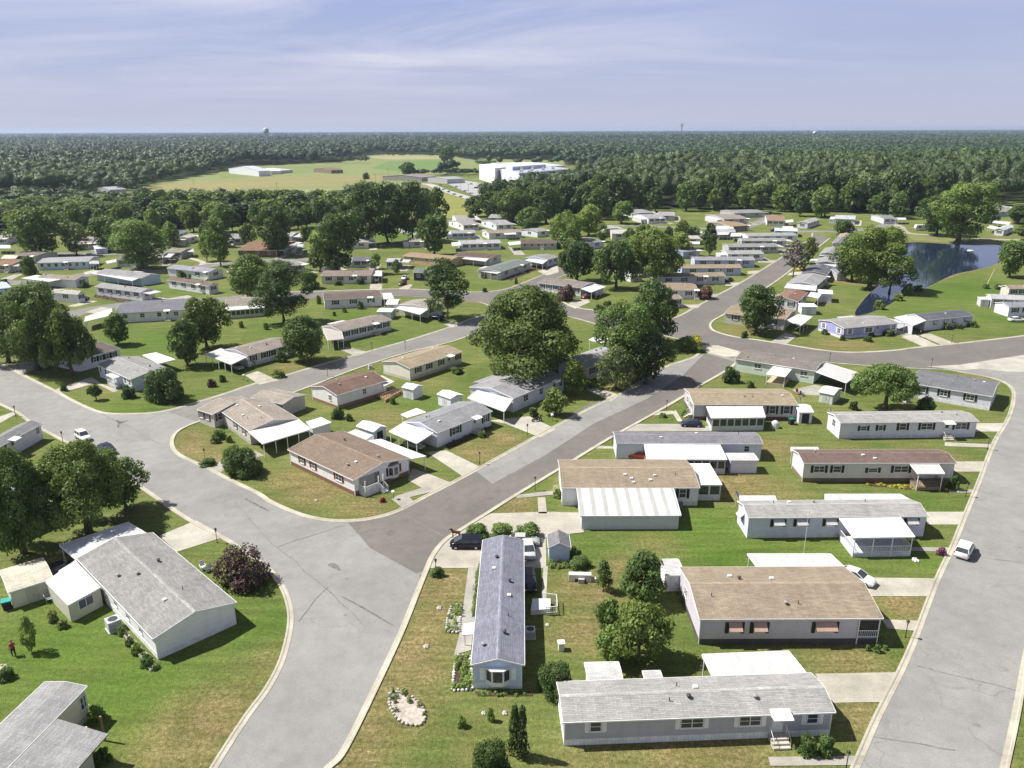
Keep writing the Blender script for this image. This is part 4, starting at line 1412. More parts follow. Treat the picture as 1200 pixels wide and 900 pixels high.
h = House('white home with dark red brown roof and blank gable end facing left', (395, 463.5), (454, 446), (355, 455), 2.75, .85, (0.70, 0.70, 0.66), (0.165, 0.112, 0.092), skirt=(0.26, 0.17, 0.12), vents=3)
h.win('F', 427, .9, 1.1, 1.3, None)
h.win('L', .72, .9, 1.1, 1.2)
rl = MB()
a_, b_ = h.Mi @ at(447, 470, 0), h.Mi @ at(470, 462, 0)
h.box_part('deck', [(441, 465), (460, 455), (471, 461), (452, 472)], 0, .6, plain((.30, .20, .12)))
for z in (.9, 1.4):
    rl.bar(a_ + Vector((0, 0, z)), b_ + Vector((0, 0, z)), .06, .08)
for k in range(9):
    q_ = a_ + (b_ - a_) * k / 8
    rl.box(q_.x - .05, q_.x + .05, q_.y - .05, q_.y + .05, 0, 1.45)
rl.build('railing', plain((.30, .20, .12)), h.root)
h.canopy([(437, 443), (451, 452), (462, 447), (448, 440)][::-1], 2.3, 2.3, 'carport', (.6, .58, .55), (0, 1))

h = House('cream home with light tan roof beside the side street', (480.5, 432), (542, 412.5), (446.5, 424), 2.75, .75, (0.68, 0.65, 0.56), (0.31, 0.258, 0.185), skirt=(0.55, 0.52, 0.44), vents=2)
for px, w in ((490, 1.1), (503, 1.0), (517, 1.0), (537, 1.1)):
    h.win('F', px, w, 1.1, 1.3, DK, mull=0)
h.door('F', 526, True, True)

h = House('white home with mauve grey roof and open white carport opposite the corner lot', (290, 417), (345, 402.5), (270, 408), 2.7, .75, (0.66, 0.66, 0.68), (0.255, 0.225, 0.20), vents=3, skirt=(.6, .6, .62))
for px in (297, 310, 319, 331, 340):
    h.win('F', px, 1.0, 1.2, 1.2, DK, mull=0)
h.canopy([(259, 408), (290, 418), (271, 427), (240, 415)], 2.6, 2.35, 'carport', PW, (0, .25, .5, .75, 1))

h = House('light blue home with grey roof and small white porch awning near the road bend', (113.5, 427.5), (153, 445), (193, 430), 2.7, .75, (0.52, 0.60, 0.70), (0.285, 0.285, 0.285), vents=4, skirt=(.6, .66, .74))
for px, w in ((118, .9), (124, .9), (147, 1.0), (152, .9)):
    h.win('F', px, w, 1.2, 1.2, (.8, .8, .82), mull=0)
h.canopy([(124, 439), (134, 443.5), (141, 441), (131, 437)][::-1], 2.4, 2.4, 'porch', PW, (0, 1), rail=True, deck=(.6, .6, .64))
h.canopy([(186, 426), (167, 416), (183, 413), (206, 421)][::-1], 2.5, 2.4, 'carport', (.82, .82, .82), (0, .5, 1))

h = House('white walled home with dark brown roof partly hidden by the big oak', (92, 421.5), (141, 408.5), (83, 405), 2.8, .7, (0.66, 0.66, 0.74), (0.14, 0.115, 0.115), vents=2)
for px in (111, 118, 126, 133):
    h.win('F', px, .8, 1.1, 1.3, DK, mull=0)

h = House('white home with grey roof and small awning at the left edge near parked cars', (-30, 540), (49.5, 496.5), (35, 491), 2.7, .5, (0.66, 0.66, 0.74), (0.22, 0.22, 0.23), vents=2)
for px in (3, 44):
    h.win('F', px, .9, 1.1, 1.3, DK if px < 40 else None)
h.door('F', 15, True, False)

h = House('pale home hidden behind the maple trees left of the curved road', (-15, 622), (62, 590), (-28, 582), 2.7, .7, (0.66, 0.67, 0.72), (0.29, 0.29, 0.31), vents=2)
h.win('F', 20, 1.0, 1.1, 1.3)

h = House('lilac white home with grey roof behind the loose roadside trees', (688, 432), (735, 414), (650, 425.5), 2.8, .75, (0.56, 0.57, 0.66), (0.31, 0.31, 0.315), vents=4, skirt=(.5, .5, .55))
for px in (694, 702, 722):
    h.win('F', px, 1.1, 1.2, 1.2, DK, mull=0)
h.canopy([(690, 398), (705, 402), (716, 397), (700, 393)][::-1], 2.6, 2.6, 'rear_porch', (.75, .75, .76), (0, 1))

h = House('small white gabled home beside yellow flowering shrub at the road junction', (722, 421), (778, 399.5), (794, 394.5), 2.7, .65, (0.70, 0.73, 0.78), (0.48, 0.50, 0.52), vents=0)
h.win('R', .5, .7, 1.2, 1.2, mull=0)

# ------------------------------------------------------------------ sheds
shed('cream shed with dull metal roof beside the teal bin at the left edge', (10, 695), (62.5, 678.5), (44, 656), 2.1, .35, (0.58, 0.56, 0.46), (0.52, 0.49, 0.40))
shed('small blue shed with grey shingle roof at the end of the driveway', (641, 627), (642.5, 642), (669.5, 645), 2.0, .65, (0.46, 0.53, 0.72), (0.20, 0.20, 0.21), door=None)
shed('white flat roofed shed half hidden behind the round tree', (781, 675), (803, 674.5), (776, 656), 2.1, .1, (0.68, 0.68, 0.72), PW, gable=False)
shed('white shed behind the nearest grey home, the wider one', (689, 798), (729.5, 797), (688, 777), 1.9, .15, WHITE, PW)
shed('little white locker behind the nearest grey home, the smaller one', (755.5, 796), (776, 795.5), (755, 787), 1.5, .1, WHITE, PW, gable=False, door=None)
shed('white shed with pale ridged roof on the lawn beside wooden deck', (470.8, 453.8), (484, 457), (494, 452), 2.1, .45, (0.66, 0.66, 0.68), (.76, .76, .76))
shed('white shed with hipped pale roof behind the arched carport home', (512, 462), (528, 467.5), (543, 463), 2.1, .4, (0.64, 0.65, 0.70), (.78, .78, .78))
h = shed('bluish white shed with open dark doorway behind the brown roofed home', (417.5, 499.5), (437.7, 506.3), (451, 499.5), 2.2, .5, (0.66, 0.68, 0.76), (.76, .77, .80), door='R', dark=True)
h.canopy([(417, 503), (437, 510), (428, 516), (407, 507)], 1.9, 1.8, 'lean_to', PW, (0, 1))
shed('pale green grey shed with white hipped roof beside the white carport', (959.5, 459.5), (977, 463), (985.5, 455.5), 2.0, .5, (0.55, 0.60, 0.54), (.82, .82, .82))
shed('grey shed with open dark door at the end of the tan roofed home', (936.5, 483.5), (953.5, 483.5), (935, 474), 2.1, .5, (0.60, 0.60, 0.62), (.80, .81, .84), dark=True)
shed('low white flat topped shed against the slate roofed home', (856, 540), (889, 540), (853, 531.5), 2.1, .1, (0.62, 0.63, 0.72), PW, gable=False, door=None)
shed('white shed with curved roof behind the mauve roofed home', (441.5, 365.5), (458.5, 366), (440, 361), 2.1, .3, (0.62, 0.62, 0.66), (.74, .75, .76))
shed('white hipped shed beside the brown roofed white home in the middle', (452, 357), (465, 357), (452.5, 351), 2.1, .5, (0.66, 0.66, 0.68), (.80, .80, .80))
shed('white flat shed between the trees and the far brown home', (739, 323.5), (753, 322.5), (740, 320), 2.2, .1, (0.60, 0.60, 0.60), PW, gable=False)
shed('white carport shed beside the maroon car', (699, 338), (708, 336), (697, 333), 2.3, .3, (0.60, 0.61, 0.66), PW)
shed('white storage shed beside the red brown roofed home', (939.5, 359.6), (958, 360), (940, 355.5), 2.2, .1, (0.60, 0.62, 0.66), (.80, .82, .86), gable=False)
shed('white two storey looking shed and deck by the lawn of grey homes', (959, 344), (976, 345), (960, 339.5), 2.6, .1, (0.60, 0.62, 0.68), (.76, .79, .86), gable=False)
shed('grey weathered shed at the edge of the pond trees', (981, 321.5), (993, 321.5), (983, 315), 2.3, .6, (0.42, 0.42, 0.42), (0.26, 0.28, 0.32))
shed('pale blue shed under the trees at upper left', (112, 292), (126, 291), (113, 288), 2.2, .3, (0.46, 0.50, 0.60), (.6, .6, .62))
# ------------------------------------------------------------------ homes of the middle distance
def mid(label, A, B, C, wall, roof, eh=2.75, rise=.7, F=3, R=0, L=0, shut=True, cp=(), door=None, **kw):
    kw.setdefault('vents', 2)
    h = House(label, A, B, C, eh, rise, wall, roof, **kw)
    sh = DK if shut is True else shut
    for k in range(F):
        h.win('F', (k + .6) / (F + .2), 1.2, 1.2, 1.2, sh, mull=1 if k % 2 else 0)
    for sd_, n in (('R', R), ('L', L)):
        for k in range(n):
            h.win(sd_, (k + .5) / n, 1.2, 1.2, 1.2, sh)
    if door is not None:
        h.door('F', door, True, False)
    for q in cp:
        opt = dict(posts=(0, .33, .66, 1), col=(.60, .60, .60))
        if isinstance(q[-1], dict):
            opt.update(q[-1])
            q = q[:-1]
        h.canopy(list(q), 2.7, 2.45, col=opt.pop('col', (.80, .80, .80)), **opt)
    rr_ = random.Random(label)
    V = lambda x, y: Vector((x, y, 0))
    if not cp and rr_.random() < .7:
        w_, L_ = rr_.uniform(2.6, 3.4), h.L
        x0 = L_ + .22
        if rr_.random() < .6:
            h.canopy([V(x0, h.W * .95), V(x0, h.W * .05), V(x0 + w_, h.W * .05), V(x0 + w_, h.W * .95)], 2.6, 2.4, 'carport', (.55, .55, .55), (0, 1))
        else:
            h.canopy([V(-.22, h.W * .1), V(-.22, h.W * .8), V(-.22 - w_ * .8, h.W * .8), V(-.22 - w_ * .8, h.W * .1)], 2.3, 2.2, 'storage_room', (.55, .55, .55), walls=(.62, .62, .64), glaze=False)
        struct('driveway', flat('driveway', [h.M @ V(x0 + a, b) for a, b in ((-.1, -4.5), (w_ + .2, -4.5), (w_ + .2, h.W + 1.5), (-.1, h.W + 1.5))], .03, DM[rr_.randrange(3)]))
    if door is None and F and rr_.random() < .75:
        h.door('F', (int(F / 2) + 1.1) / (F + .2) if F > 1 else .85, rr_.random() < .7, True)
    if rr_.random() < .45:
        x_ = rr_.uniform(.15, .7) * max(5.5, h.L - 4.5)
        h.canopy([V(x_, h.W + .2), V(x_ + 4.5, h.W + .2), V(x_ + 4.5, h.W + 2.9), V(x_, h.W + 2.9)][::-1], 2.4, 2.6, 'rear_porch', (.55, .55, .55), (0, 1))
    return h


LG, WB = (0.30, 0.30, 0.305), (0.60, 0.64, 0.74)
mid('grey green roofed home with a columned corner porch on the bend beyond the big tree', (586.7, 318.8), (622.5, 307), (561.7, 315.8), (0.50, 0.52, 0.50), (0.17, 0.195, 0.185), L=2, cp=[((562, 316), (587, 319), (583, 320.5), (560, 317.2))])
mid('lavender blue home with bright white carport next to the grey green roofed one', (641.7, 304.5), (655, 301), (626.7, 299), (0.52, 0.54, 0.68), (0.26, 0.26, 0.27), F=2, cp=[((626, 300), (642, 304.5), (636, 309), (615, 305))])
mid('dark brown roofed home with one long white carport along its side', (532, 300), (573.7, 303), (589, 298.7), (0.56, 0.55, 0.52), (0.13, 0.095, 0.085), F=0, R=1, cp=[((535, 298), (573, 302.8), (569, 306.2), (528.5, 301.5))])
mid('long blue white home with pale grey roof above the brown roofed one', (540, 286.3), (587.5, 285), (539, 282), WB, (0.36, 0.36, 0.38), F=5, cp=[((529, 284), (540, 283.3), (542, 287.5), (530, 288.6))])
mid('beige home with maroon brown roof and white carport at its left end', (610, 285), (652.5, 285), (607.5, 280.8), (0.42, 0.39, 0.34), (0.135, 0.10, 0.09), F=5, shut=None, cp=[((595, 283.6), (609, 282.5), (610.5, 286), (597.5, 287.5))])
mid('white home with tan roof and canopied porch in the row below the warehouse', (573, 273.7), (611.7, 272), (569, 270), (0.66, 0.65, 0.62), (0.27, 0.235, 0.20), F=2, L=1, cp=[((590, 272.8), (604, 272.4), (605, 274.6), (592, 275))])
mid('blue white long home left of the tan roofed one in the row below the warehouse', (529, 273.7), (557.5, 273), (530, 270), (0.48, 0.56, 0.74), LG, F=4)
mid('white home with grey hipped looking roof and dark shrub at its front', (543, 264), (561.7, 263), (541.7, 258), WHITE, (0.30, 0.29, 0.28), F=3, L=2, rise=1.2)
mid('pale blue white gabled home right of the grey roofed one below the warehouse', (581.7, 264), (601.7, 263), (578, 258), (0.60, 0.64, 0.72), (0.32, 0.32, 0.32), F=2, L=2, rise=1.2)
mid('farthest grey gabled home directly below the white warehouse', (571.7, 255.3), (595, 255.8), (571, 251.7), (0.50, 0.50, 0.50), (0.30, 0.30, 0.30), F=2, rise=1.2)
mid('farthest white home beside the dark carport at the meadow edge', (535, 258), (557.5, 257.5), (536, 252.5), WHITE, (0.31, 0.30, 0.29), F=2, rise=1.0)
mid('small white gabled home left of the drooping willow', (630, 271.7), (644, 270), (625, 267.5), (0.68, 0.68, 0.68), LG, F=1, L=1)
mid('grey roofed home with white carport to the right of the drooping willow', (680, 286), (708, 283), (692, 277), (0.56, 0.58, 0.66), (0.22, 0.22, 0.23), F=2, cp=[((668, 283.5), (680, 281), (684, 285.6), (669, 287))])
mid('dark navy home with white framed windows and grey roof behind the round street tree', (484, 319.7), (515, 320), (490, 314.5), (0.045, 0.05, 0.065), (0.17, 0.18, 0.185), F=3, shut=None)
mid('tan walled long home with tan roof at the edge of the middle lawn', (472, 300), (528, 305), (475, 295), (0.55, 0.40, 0.24), (0.30, 0.22, 0.15), F=3, shut=None)
mid('cream home with mauve brown roof facing the middle street', (376, 323.7), (434.7, 323), (375.8, 317), (0.66, 0.62, 0.52), (0.235, 0.185, 0.165), F=4, door=.68, cp=[((435.5, 317), (447.5, 317), (447.5, 323.5), (436, 323))])
mid('white home with chocolate roof between the middle street and the back lawn', (379.7, 351.7), (447.5, 348), (378, 343.7), (0.66, 0.66, 0.68), (0.145, 0.115, 0.10), F=3, door=.8, cp=[((448, 343.5), (458, 343), (461.5, 349.5), (450, 350.5))])
mid('white home with mauve grey roof and many windows above the side street', (400, 388.5), (459, 375), (380, 381.7), (0.68, 0.68, 0.70), (0.255, 0.22, 0.20), F=6, skirt=(.6, .6, .6), cp=[((378, 383), (400, 388.5), (402.5, 397), (384, 399), dict(col=(.42, .39, .35)))])
mid('cream home with pale beige roof and tall white carport over a dark jeep', (502, 361.5), (520, 355), (476, 354), (0.60, 0.58, 0.50), (0.31, 0.285, 0.25), F=2, cp=[((476, 355), (502, 362), (492.5, 368.5), (464, 361))])
mid('lilac grey home with dark roof behind the large shade tree', (412.5, 305.8), (433, 305.5), (415, 301), (0.50, 0.51, 0.60), (0.14, 0.14, 0.16), F=2)
mid('small white boxy home right of the lilac grey one', (452.5, 307), (467.5, 307), (452.5, 303), (0.66, 0.67, 0.70), (0.40, 0.40, 0.42), F=2)
mid('small white gabled home peeking out below the large shade tree', (389, 311), (399.5, 310), (390, 306.7), (0.64, 0.66, 0.74), (0.4, 0.4, 0.42), F=1)
mid('grey home with dark side wall by the wide paved lot', (343, 312), (357.5, 310), (338, 304), (0.20, 0.20, 0.21), (0.26, 0.26, 0.27), F=1)
mid('broad brown brick clubhouse with hipped brown roof beside dark tree', (278, 293.6), (324, 293.6), (292, 282.4), (0.16, 0.105, 0.07), (0.215, 0.135, 0.085), F=3, rise=1.4, shut=None)
mid('beige block joined behind the brown clubhouse', (328, 290), (346, 289.5), (328, 286), (0.45, 0.42, 0.37), (0.40, 0.38, 0.34), F=1, gable=False)
mid('beige gabled home with white metal roof at upper left lawn', (221, 279), (231.6, 276), (208.7, 278), (0.56, 0.54, 0.44), (0.42, 0.42, 0.41), F=1, L=1)
mid('home with bluish dark roof behind the beige gabled home at upper left', (204.7, 276), (220.7, 271.3), (203, 270), (0.5, 0.5, 0.48), (0.16, 0.18, 0.24), F=1)
mid('low tan roofed home with small white porch on upper left lawn', (192.7, 296), (211.6, 296), (195, 291), (0.40, 0.38, 0.35), (0.26, 0.235, 0.20), F=2, cp=[((213, 291), (226, 291), (227, 295), (214, 295))])
mid('grey cottage half behind the trunk of the wide maple', (170, 302), (190, 301.3), (172, 297), (0.52, 0.50, 0.44), (0.30, 0.29, 0.27), F=2)
mid('white long home with lavender grey roof above the brown roofed white home', (195.3, 314.3), (244, 319.3), (256.7, 315.3), (0.66, 0.67, 0.74), (0.28, 0.28, 0.33), F=2, R=1)
mid('white home with mauve brown roof in the left middle lawn', (196, 328), (244, 335.3), (258.7, 333.3), (0.68, 0.68, 0.70), (0.175, 0.13, 0.12), F=4, R=1, door=.78)
mid('tan roofed home with a long white windowed sunroom left of tall trees', (264, 359.5), (311, 356.5), (245, 351.5), (0.62, 0.60, 0.54), (0.255, 0.225, 0.195), F=0, cp=[((264, 359.8), (309, 356.6), (309.5, 360.5), (264, 364), dict(part='sunroom', walls=(.60, .59, .52), posts=(0,)))])
mid('blue gabled home with very long white carport at left', (112, 319.5), (166, 326), (181, 321), (0.46, 0.54, 0.74), (0.28, 0.28, 0.29), F=0, cp=[((118, 316.6), (167, 324.4), (155, 329), (106, 320))])
mid('white long home with light grey roof and flowers along its front', (111, 336), (165, 342.6), (179.4, 339), (0.68, 0.68, 0.68), (0.29, 0.29, 0.30), F=5, R=1, rise=.7)
mid('white home with steep slate roof and white carport in left foreground lawns', (133, 367.5), (218, 363), (130, 354.5), (0.68, 0.69, 0.74), (0.165, 0.165, 0.19), F=4, shut=None, cp=[((131, 361), (132, 369), (99, 377), (100, 371))])
mid('pale blue long home with grey roof and white trimmed windows at left', (43, 308.4), (103, 306.6), (41, 302.4), (0.50, 0.60, 0.74), (0.32, 0.32, 0.34), F=7, shut=(.7, .74, .8), cp=[((104, 305.5), (115, 305.5), (116, 309), (105, 309), dict(col=(.45, .45, .45)))])
mid('white gable ended home with tan roof and wide white carport at far left', (44, 325), (88, 328.2), (101, 324.6), (0.68, 0.68, 0.70), (0.26, 0.225, 0.19), F=0, R=1, cp=[((43, 322), (76, 326.5), (58, 330), (25, 326))])
mid('white home with dark carport below the wide carport home at left', (60, 342.5), (90.7, 345), (100, 343), (0.66, 0.66, 0.70), (0.42, 0.41, 0.38), F=1, R=1)
mid('brown tiled roof home at the far left edge of the park', (-10, 311), (11, 311), (-6, 304), (0.5, 0.42, 0.34), (0.26, 0.15, 0.10), F=1, cp=[((12, 306), (27, 306), (21, 312), (8, 311), dict(col=(.45, .44, .42))), ((5, 299), (22, 299), (18, 303), (1, 303), dict(col=(.72, .64, .48)))])
mid('white home at the top left edge under dark trees', (-7, 280.5), (8.5, 280), (0, 274.5), (0.62, 0.62, 0.60), (0.34, 0.34, 0.33), F=1, cp=[((-4, 287), (12, 287), (12, 291), (-4, 291))])
mid('low grey brown roofed home behind the tiled roof home', (13, 299), (40, 300.5), (17, 293), (0.40, 0.38, 0.36), (0.19, 0.165, 0.15), F=2)
mid('white home with dark grey roof beside the wide maple', (136, 304.7), (158.6, 304.7), (137, 300.5), (0.60, 0.61, 0.62), (0.17, 0.17, 0.17), F=2, cp=[((124, 306), (136, 303.5), (136, 307), (126, 309))])
mid('white home glimpsed behind the thin tree at upper left', (80, 286.7), (106.7, 285.5), (82.7, 278.7), (0.58, 0.56, 0.54), (0.30, 0.26, 0.24), F=2)
mid('blue white roofed home at the left edge below the street', (-30, 342), (13.5, 337), (-22, 333), (0.46, 0.54, 0.70), (0.46, 0.52, 0.60), F=1)
mid('white home with grey gable roof right above the brown clubhouse', (272.7, 280.5), (292.7, 278.3), (276.7, 272.5), (0.60, 0.62, 0.64), (0.27, 0.27, 0.27), F=2, L=1)
mid('white home beneath the dark wide tree beyond the clubhouse', (306.7, 277.8), (341.7, 277.5), (308, 272.5), (0.62, 0.64, 0.68), (0.36, 0.36, 0.37), F=3)
mid('pale grey home seen between the row of tall dark trees', (400, 285), (432, 284), (402, 280), (0.55, 0.53, 0.48), (0.33, 0.31, 0.28), F=2)
mid('white home left of the tall round street tree', (489, 269), (502, 267.5), (486, 264), (0.62, 0.62, 0.62), (0.30, 0.29, 0.28), F=1, L=1)
mid('grey brown home by dark trees at the meadow corner', (480, 283.5), (497, 283), (480, 279), (0.42, 0.40, 0.38), (0.30, 0.28, 0.26), F=1)

# homes along the street that runs away to the right
a = mid('tan roofed white home with a projecting front wing beside the maroon shrub', (779, 340.3), (818.7, 340.3), (781.7, 332), (0.60, 0.60, 0.64), (0.27, 0.215, 0.155), F=2)
b = House('wing', (783, 351), (800, 350), (784, 345.5), 2.7, .6, (0.58, 0.58, 0.63), (0.26, 0.215, 0.18), vents=0)
b.win('F', .72, 1.1, 1.2, 1.2, DK)
b.win('F', .25, 1.1, 1.2, 1.2, DK)
absorb(a, b)
mid('long grey walled home with tan roof, nearest of the two behind the front wing home', (772.4, 325), (850.4, 323.6), (771, 321), (0.46, 0.47, 0.49), (0.275, 0.225, 0.165), F=4, door=.7)
mid('bluish walled home with tan roof and dark recessed right end', (799, 314.4), (869.4, 314), (800, 310.6), (0.42, 0.47, 0.62), (0.285, 0.228, 0.16), F=3)
mid('lavender blue home with dull grey roof up the street', (814, 305), (885, 305), (815, 301.4), (0.42, 0.46, 0.68), (0.27, 0.27, 0.30), F=4)
mid('white home with grey roof and white left gable up the street', (853, 298), (895.6, 297.6), (849, 293.6), (0.62, 0.62, 0.64), (0.32, 0.32, 0.33), F=3, L=1)
mid('grey sided home with many dark shutters up the street', (854, 289.6), (912.6, 289), (852, 286), (0.40, 0.40, 0.39), (0.25, 0.25, 0.26), F=6)
mid('grey home with white gable end behind the dark shuttered one', (869, 282.3), (922, 282.4), (870, 279.6), (0.42, 0.42, 0.41), (0.27, 0.27, 0.27), F=4, L=1)
mid('white long home with light grey roof near the end of the street', (877, 277), (935, 276), (878, 273.4), (0.64, 0.65, 0.68), (0.30, 0.31, 0.30), F=4)
mid('bright blue gabled home with white canopies at the street end', (908, 270.5), (935, 271.3), (944.7, 268.3), (0.24, 0.34, 0.62), (0.52, 0.58, 0.68), F=2, R=1, cp=[((917, 265), (929, 265), (930, 268), (918, 268))])
mid('white long home with light roof running back from the cross street', (947, 261.8), (961, 257.3), (938, 259.7), (0.62, 0.63, 0.70), (0.36, 0.36, 0.35), F=4, L=1)
mid('white home with faded red brown roof at the street end', (898.7, 258.5), (920, 259), (905, 253), (0.62, 0.64, 0.72), (0.28, 0.18, 0.13), F=3, cp=[((920, 258), (929, 257), (930, 260), (921, 261))])
mid('long grey roofed home against the dark wood', (861, 250), (897, 249), (862.7, 246), (0.36, 0.36, 0.37), (0.25, 0.25, 0.25), F=2)
mid('grey brown roofed home in front of the long one by the dark wood', (848.7, 257), (878, 256.3), (852, 251), (0.42, 0.41, 0.41), (0.26, 0.235, 0.21), F=2)
mid('orange tan roofed home left of the curved back road', (856, 265.5), (878.7, 264.3), (854.7, 259), (0.25, 0.21, 0.18), (0.30, 0.22, 0.145), F=2, cp=[((838, 265), (858, 264), (860, 268), (838, 269))])
mid('home with grey roof and row of white canopies by the tan roofed one', (838, 272), (862, 272.5), (840, 268.6), (0.6, 0.6, 0.63), (0.36, 0.36, 0.38), F=1, cp=[((840, 272), (855, 272.5), (853, 275), (838, 275)), ((857, 273), (869, 273), (868, 277), (856, 277))])
mid('white gabled home with grey roof on the far back road', (760, 256.3), (781, 255.6), (762.7, 251), (0.66, 0.67, 0.72), (0.30, 0.30, 0.31), F=3, rise=1.1)
mid('brick home with grey roof behind the white gabled one on far back road', (748.7, 250), (767, 249), (752, 244), (0.20, 0.19, 0.20), (0.28, 0.28, 0.29), F=2)
mid('grey home at the wood edge right of the white gabled one', (771, 252.7), (790.7, 253), (773, 248), (0.42, 0.41, 0.40), (0.32, 0.31, 0.31), F=1)
mid('pale roofed home between the middle tree crowns', (717, 274), (746.7, 274), (722.7, 269), (0.55, 0.54, 0.52), (0.44, 0.43, 0.42), F=2)
mid('cream home with small windows behind the middle trees', (712, 268), (725, 267.5), (714, 264), (0.5, 0.47, 0.42), (0.36, 0.35, 0.33), F=1)
mid('white home with stacked pale roofs left of the conifer', (804.7, 280), (821, 280), (805, 276), (0.62, 0.60, 0.58), (0.42, 0.38, 0.36), F=1, cp=[((805, 283), (820, 283), (820, 286), (805, 286))])
mid('white home with twin gables above the stacked roofs', (805, 273), (820.7, 273), (807, 269.6), (0.66, 0.67, 0.70), (0.40, 0.40, 0.43), F=2)
mid('slate blue home partly behind the conifer', (800.7, 295.5), (821, 293.5), (802.7, 290), (0.30, 0.36, 0.50), (0.26, 0.28, 0.32), F=1)
mid('grey roofed home standing between two large middle trees', (741, 316.9), (760, 315.6), (744, 310.9), (0.40, 0.38, 0.36), (0.30, 0.29, 0.28), F=2)
mid('white home with brown grey roof and carport beside the maroon car', (630, 331.5), (680.6, 337.4), (697, 331.4), (0.66, 0.66, 0.67), (0.215, 0.19, 0.175), F=6, R=0, cp=[((681, 338), (697, 332.5), (710, 336), (693, 342.5))])

# right of that street and round the pond
h = mid('purple blue home with grey roof and white shutters south of the pond', (989.3, 385), (1053, 379), (962.7, 374.7), (0.31, 0.325, 0.53), (0.295, 0.29, 0.285), F=0, vents=1, skirt=(.62, .62, .68))
for px, w in ((996, 1.1), (1018, 2.2), (1047, 1.3)):
    h.win('F', px, w, 1.3, 1.1, (.74, .74, .78))
for t in (.2, .82):
    h.win('L', t, 1.1, 1.3, 1.1, (.74, .74, .78))
h.door('F', 1028, False, False, (.45, .45, .6))
h = mid('white home with dark roof, awnings and pale carport south of the pond', (1085, 375.6), (1141.6, 370), (1072, 368), (0.58, 0.59, 0.66), (0.115, 0.12, 0.145), F=0, vents=1, cp=[((1072, 367.5), (1085, 375.6), (1070, 381.5), (1048, 371.5), dict(walls=(.60, .61, .66), glaze=False, openside=(0,)))])
for px in (1096, 1108, 1118, 1132):
    h.win('F', px, 1.5, 1.1, 1.2, None, PW)
mid('beige home with tan roof and white carport under the round street tree', (849, 367), (920, 375), (852, 355), (0.50, 0.47, 0.42), (0.28, 0.225, 0.16), F=3, cp=[((922, 375), (935, 368), (952, 371), (938, 382))])
mid('white gable fronted home with red brown roof above the tan roofed one', (935, 353.5), (947, 343), (910.7, 348), (0.64, 0.65, 0.67), (0.22, 0.135, 0.10), F=2, L=2, cp=[((946, 347), (950, 342), (963, 344), (959, 349.5))])
mid('grey gabled home with white front canopy right of the street', (957.3, 334.7), (970, 324), (924.7, 330), (0.45, 0.45, 0.47), (0.29, 0.29, 0.30), F=2, cp=[((923, 332), (957, 335), (956, 340.5), (919, 337), dict(col=(.66, .68, .74)))])
mid('dark charcoal roofed home right of the street', (969, 322), (977.5, 312.7), (940, 318.7), (0.42, 0.42, 0.44), (0.125, 0.13, 0.15), F=2)
mid('light grey roofed home right of the street just past the charcoal roof', (982.7, 309.5), (987, 301.5), (954.7, 308.7), (0.44, 0.45, 0.50), (0.29, 0.29, 0.30), F=1, cp=[((957, 309), (982, 310), (982, 312.5), (956, 311.5))])
mid('light grey roofed home with pale canopy farther along the right side', (980, 298.5), (986, 291.5), (960, 298), (0.5, 0.5, 0.52), (0.30, 0.29, 0.28), F=1, cp=[((961, 298.5), (978, 299), (978, 301.5), (960, 301))])
mid('dark grey roofed home near the far end of the right side', (988, 286), (992, 280), (975, 285.5), (0.5, 0.5, 0.52), (0.22, 0.22, 0.24), F=1)
mid('tan roofed home at the far end of the right side', (997, 279), (1000, 274.5), (980, 279.5), (0.5, 0.46, 0.4), (0.34, 0.28, 0.21), F=1)
mid('low grey home with white canopy left of the pond road', (1036, 256.5), (1052, 256.6), (1038, 252), (0.50, 0.51, 0.53), (0.22, 0.22, 0.23), F=2, cp=[((1049, 255), (1061, 255), (1062, 257.5), (1049, 257.5))])
mid('white roofed home in front of the dark wood by the pond road', (978, 256.4), (1002, 257.3), (980, 252), (0.56, 0.58, 0.64), (0.44, 0.46, 0.50), F=2)
mid('white home with white roof and low gable right of the big pond tree', (1177, 269.8), (1188.7, 264.9), (1168, 267.9), (0.66, 0.67, 0.72), (0.52, 0.53, 0.55), F=3, L=1, cp=[((1160, 264), (1170, 266), (1166, 268.5), (1157, 266.5)), ((1165, 258.5), (1185, 260), (1182, 263), (1163, 261))])
mid('sea green home with grey brown roof at the right edge by the wood', (1168, 248.5), (1212, 247), (1170.7, 244), (0.30, 0.40, 0.42), (0.26, 0.235, 0.21), F=3, shut=None)
mid('pale grey roofed home behind the sea green one', (1166.7, 244), (1187, 243), (1168, 239), (0.5, 0.5, 0.5), (0.36, 0.36, 0.36), F=1)
mid('pinkish brown roofed home at the right edge beyond the lawn', (1183, 338.5), (1206, 338), (1174, 335.5), (0.55, 0.50, 0.44), (0.30, 0.235, 0.19), F=2)
mid('white home with pale grey roof at the right edge', (1162, 350), (1204, 352), (1166, 345.6), (0.64, 0.65, 0.67), (0.40, 0.40, 0.41), F=3)
mid('white home with dark bluish roof below the pale roofed one at right edge', (1183, 360), (1212, 359.5), (1186, 354), (0.62, 0.63, 0.68), (0.24, 0.25, 0.28), F=2)
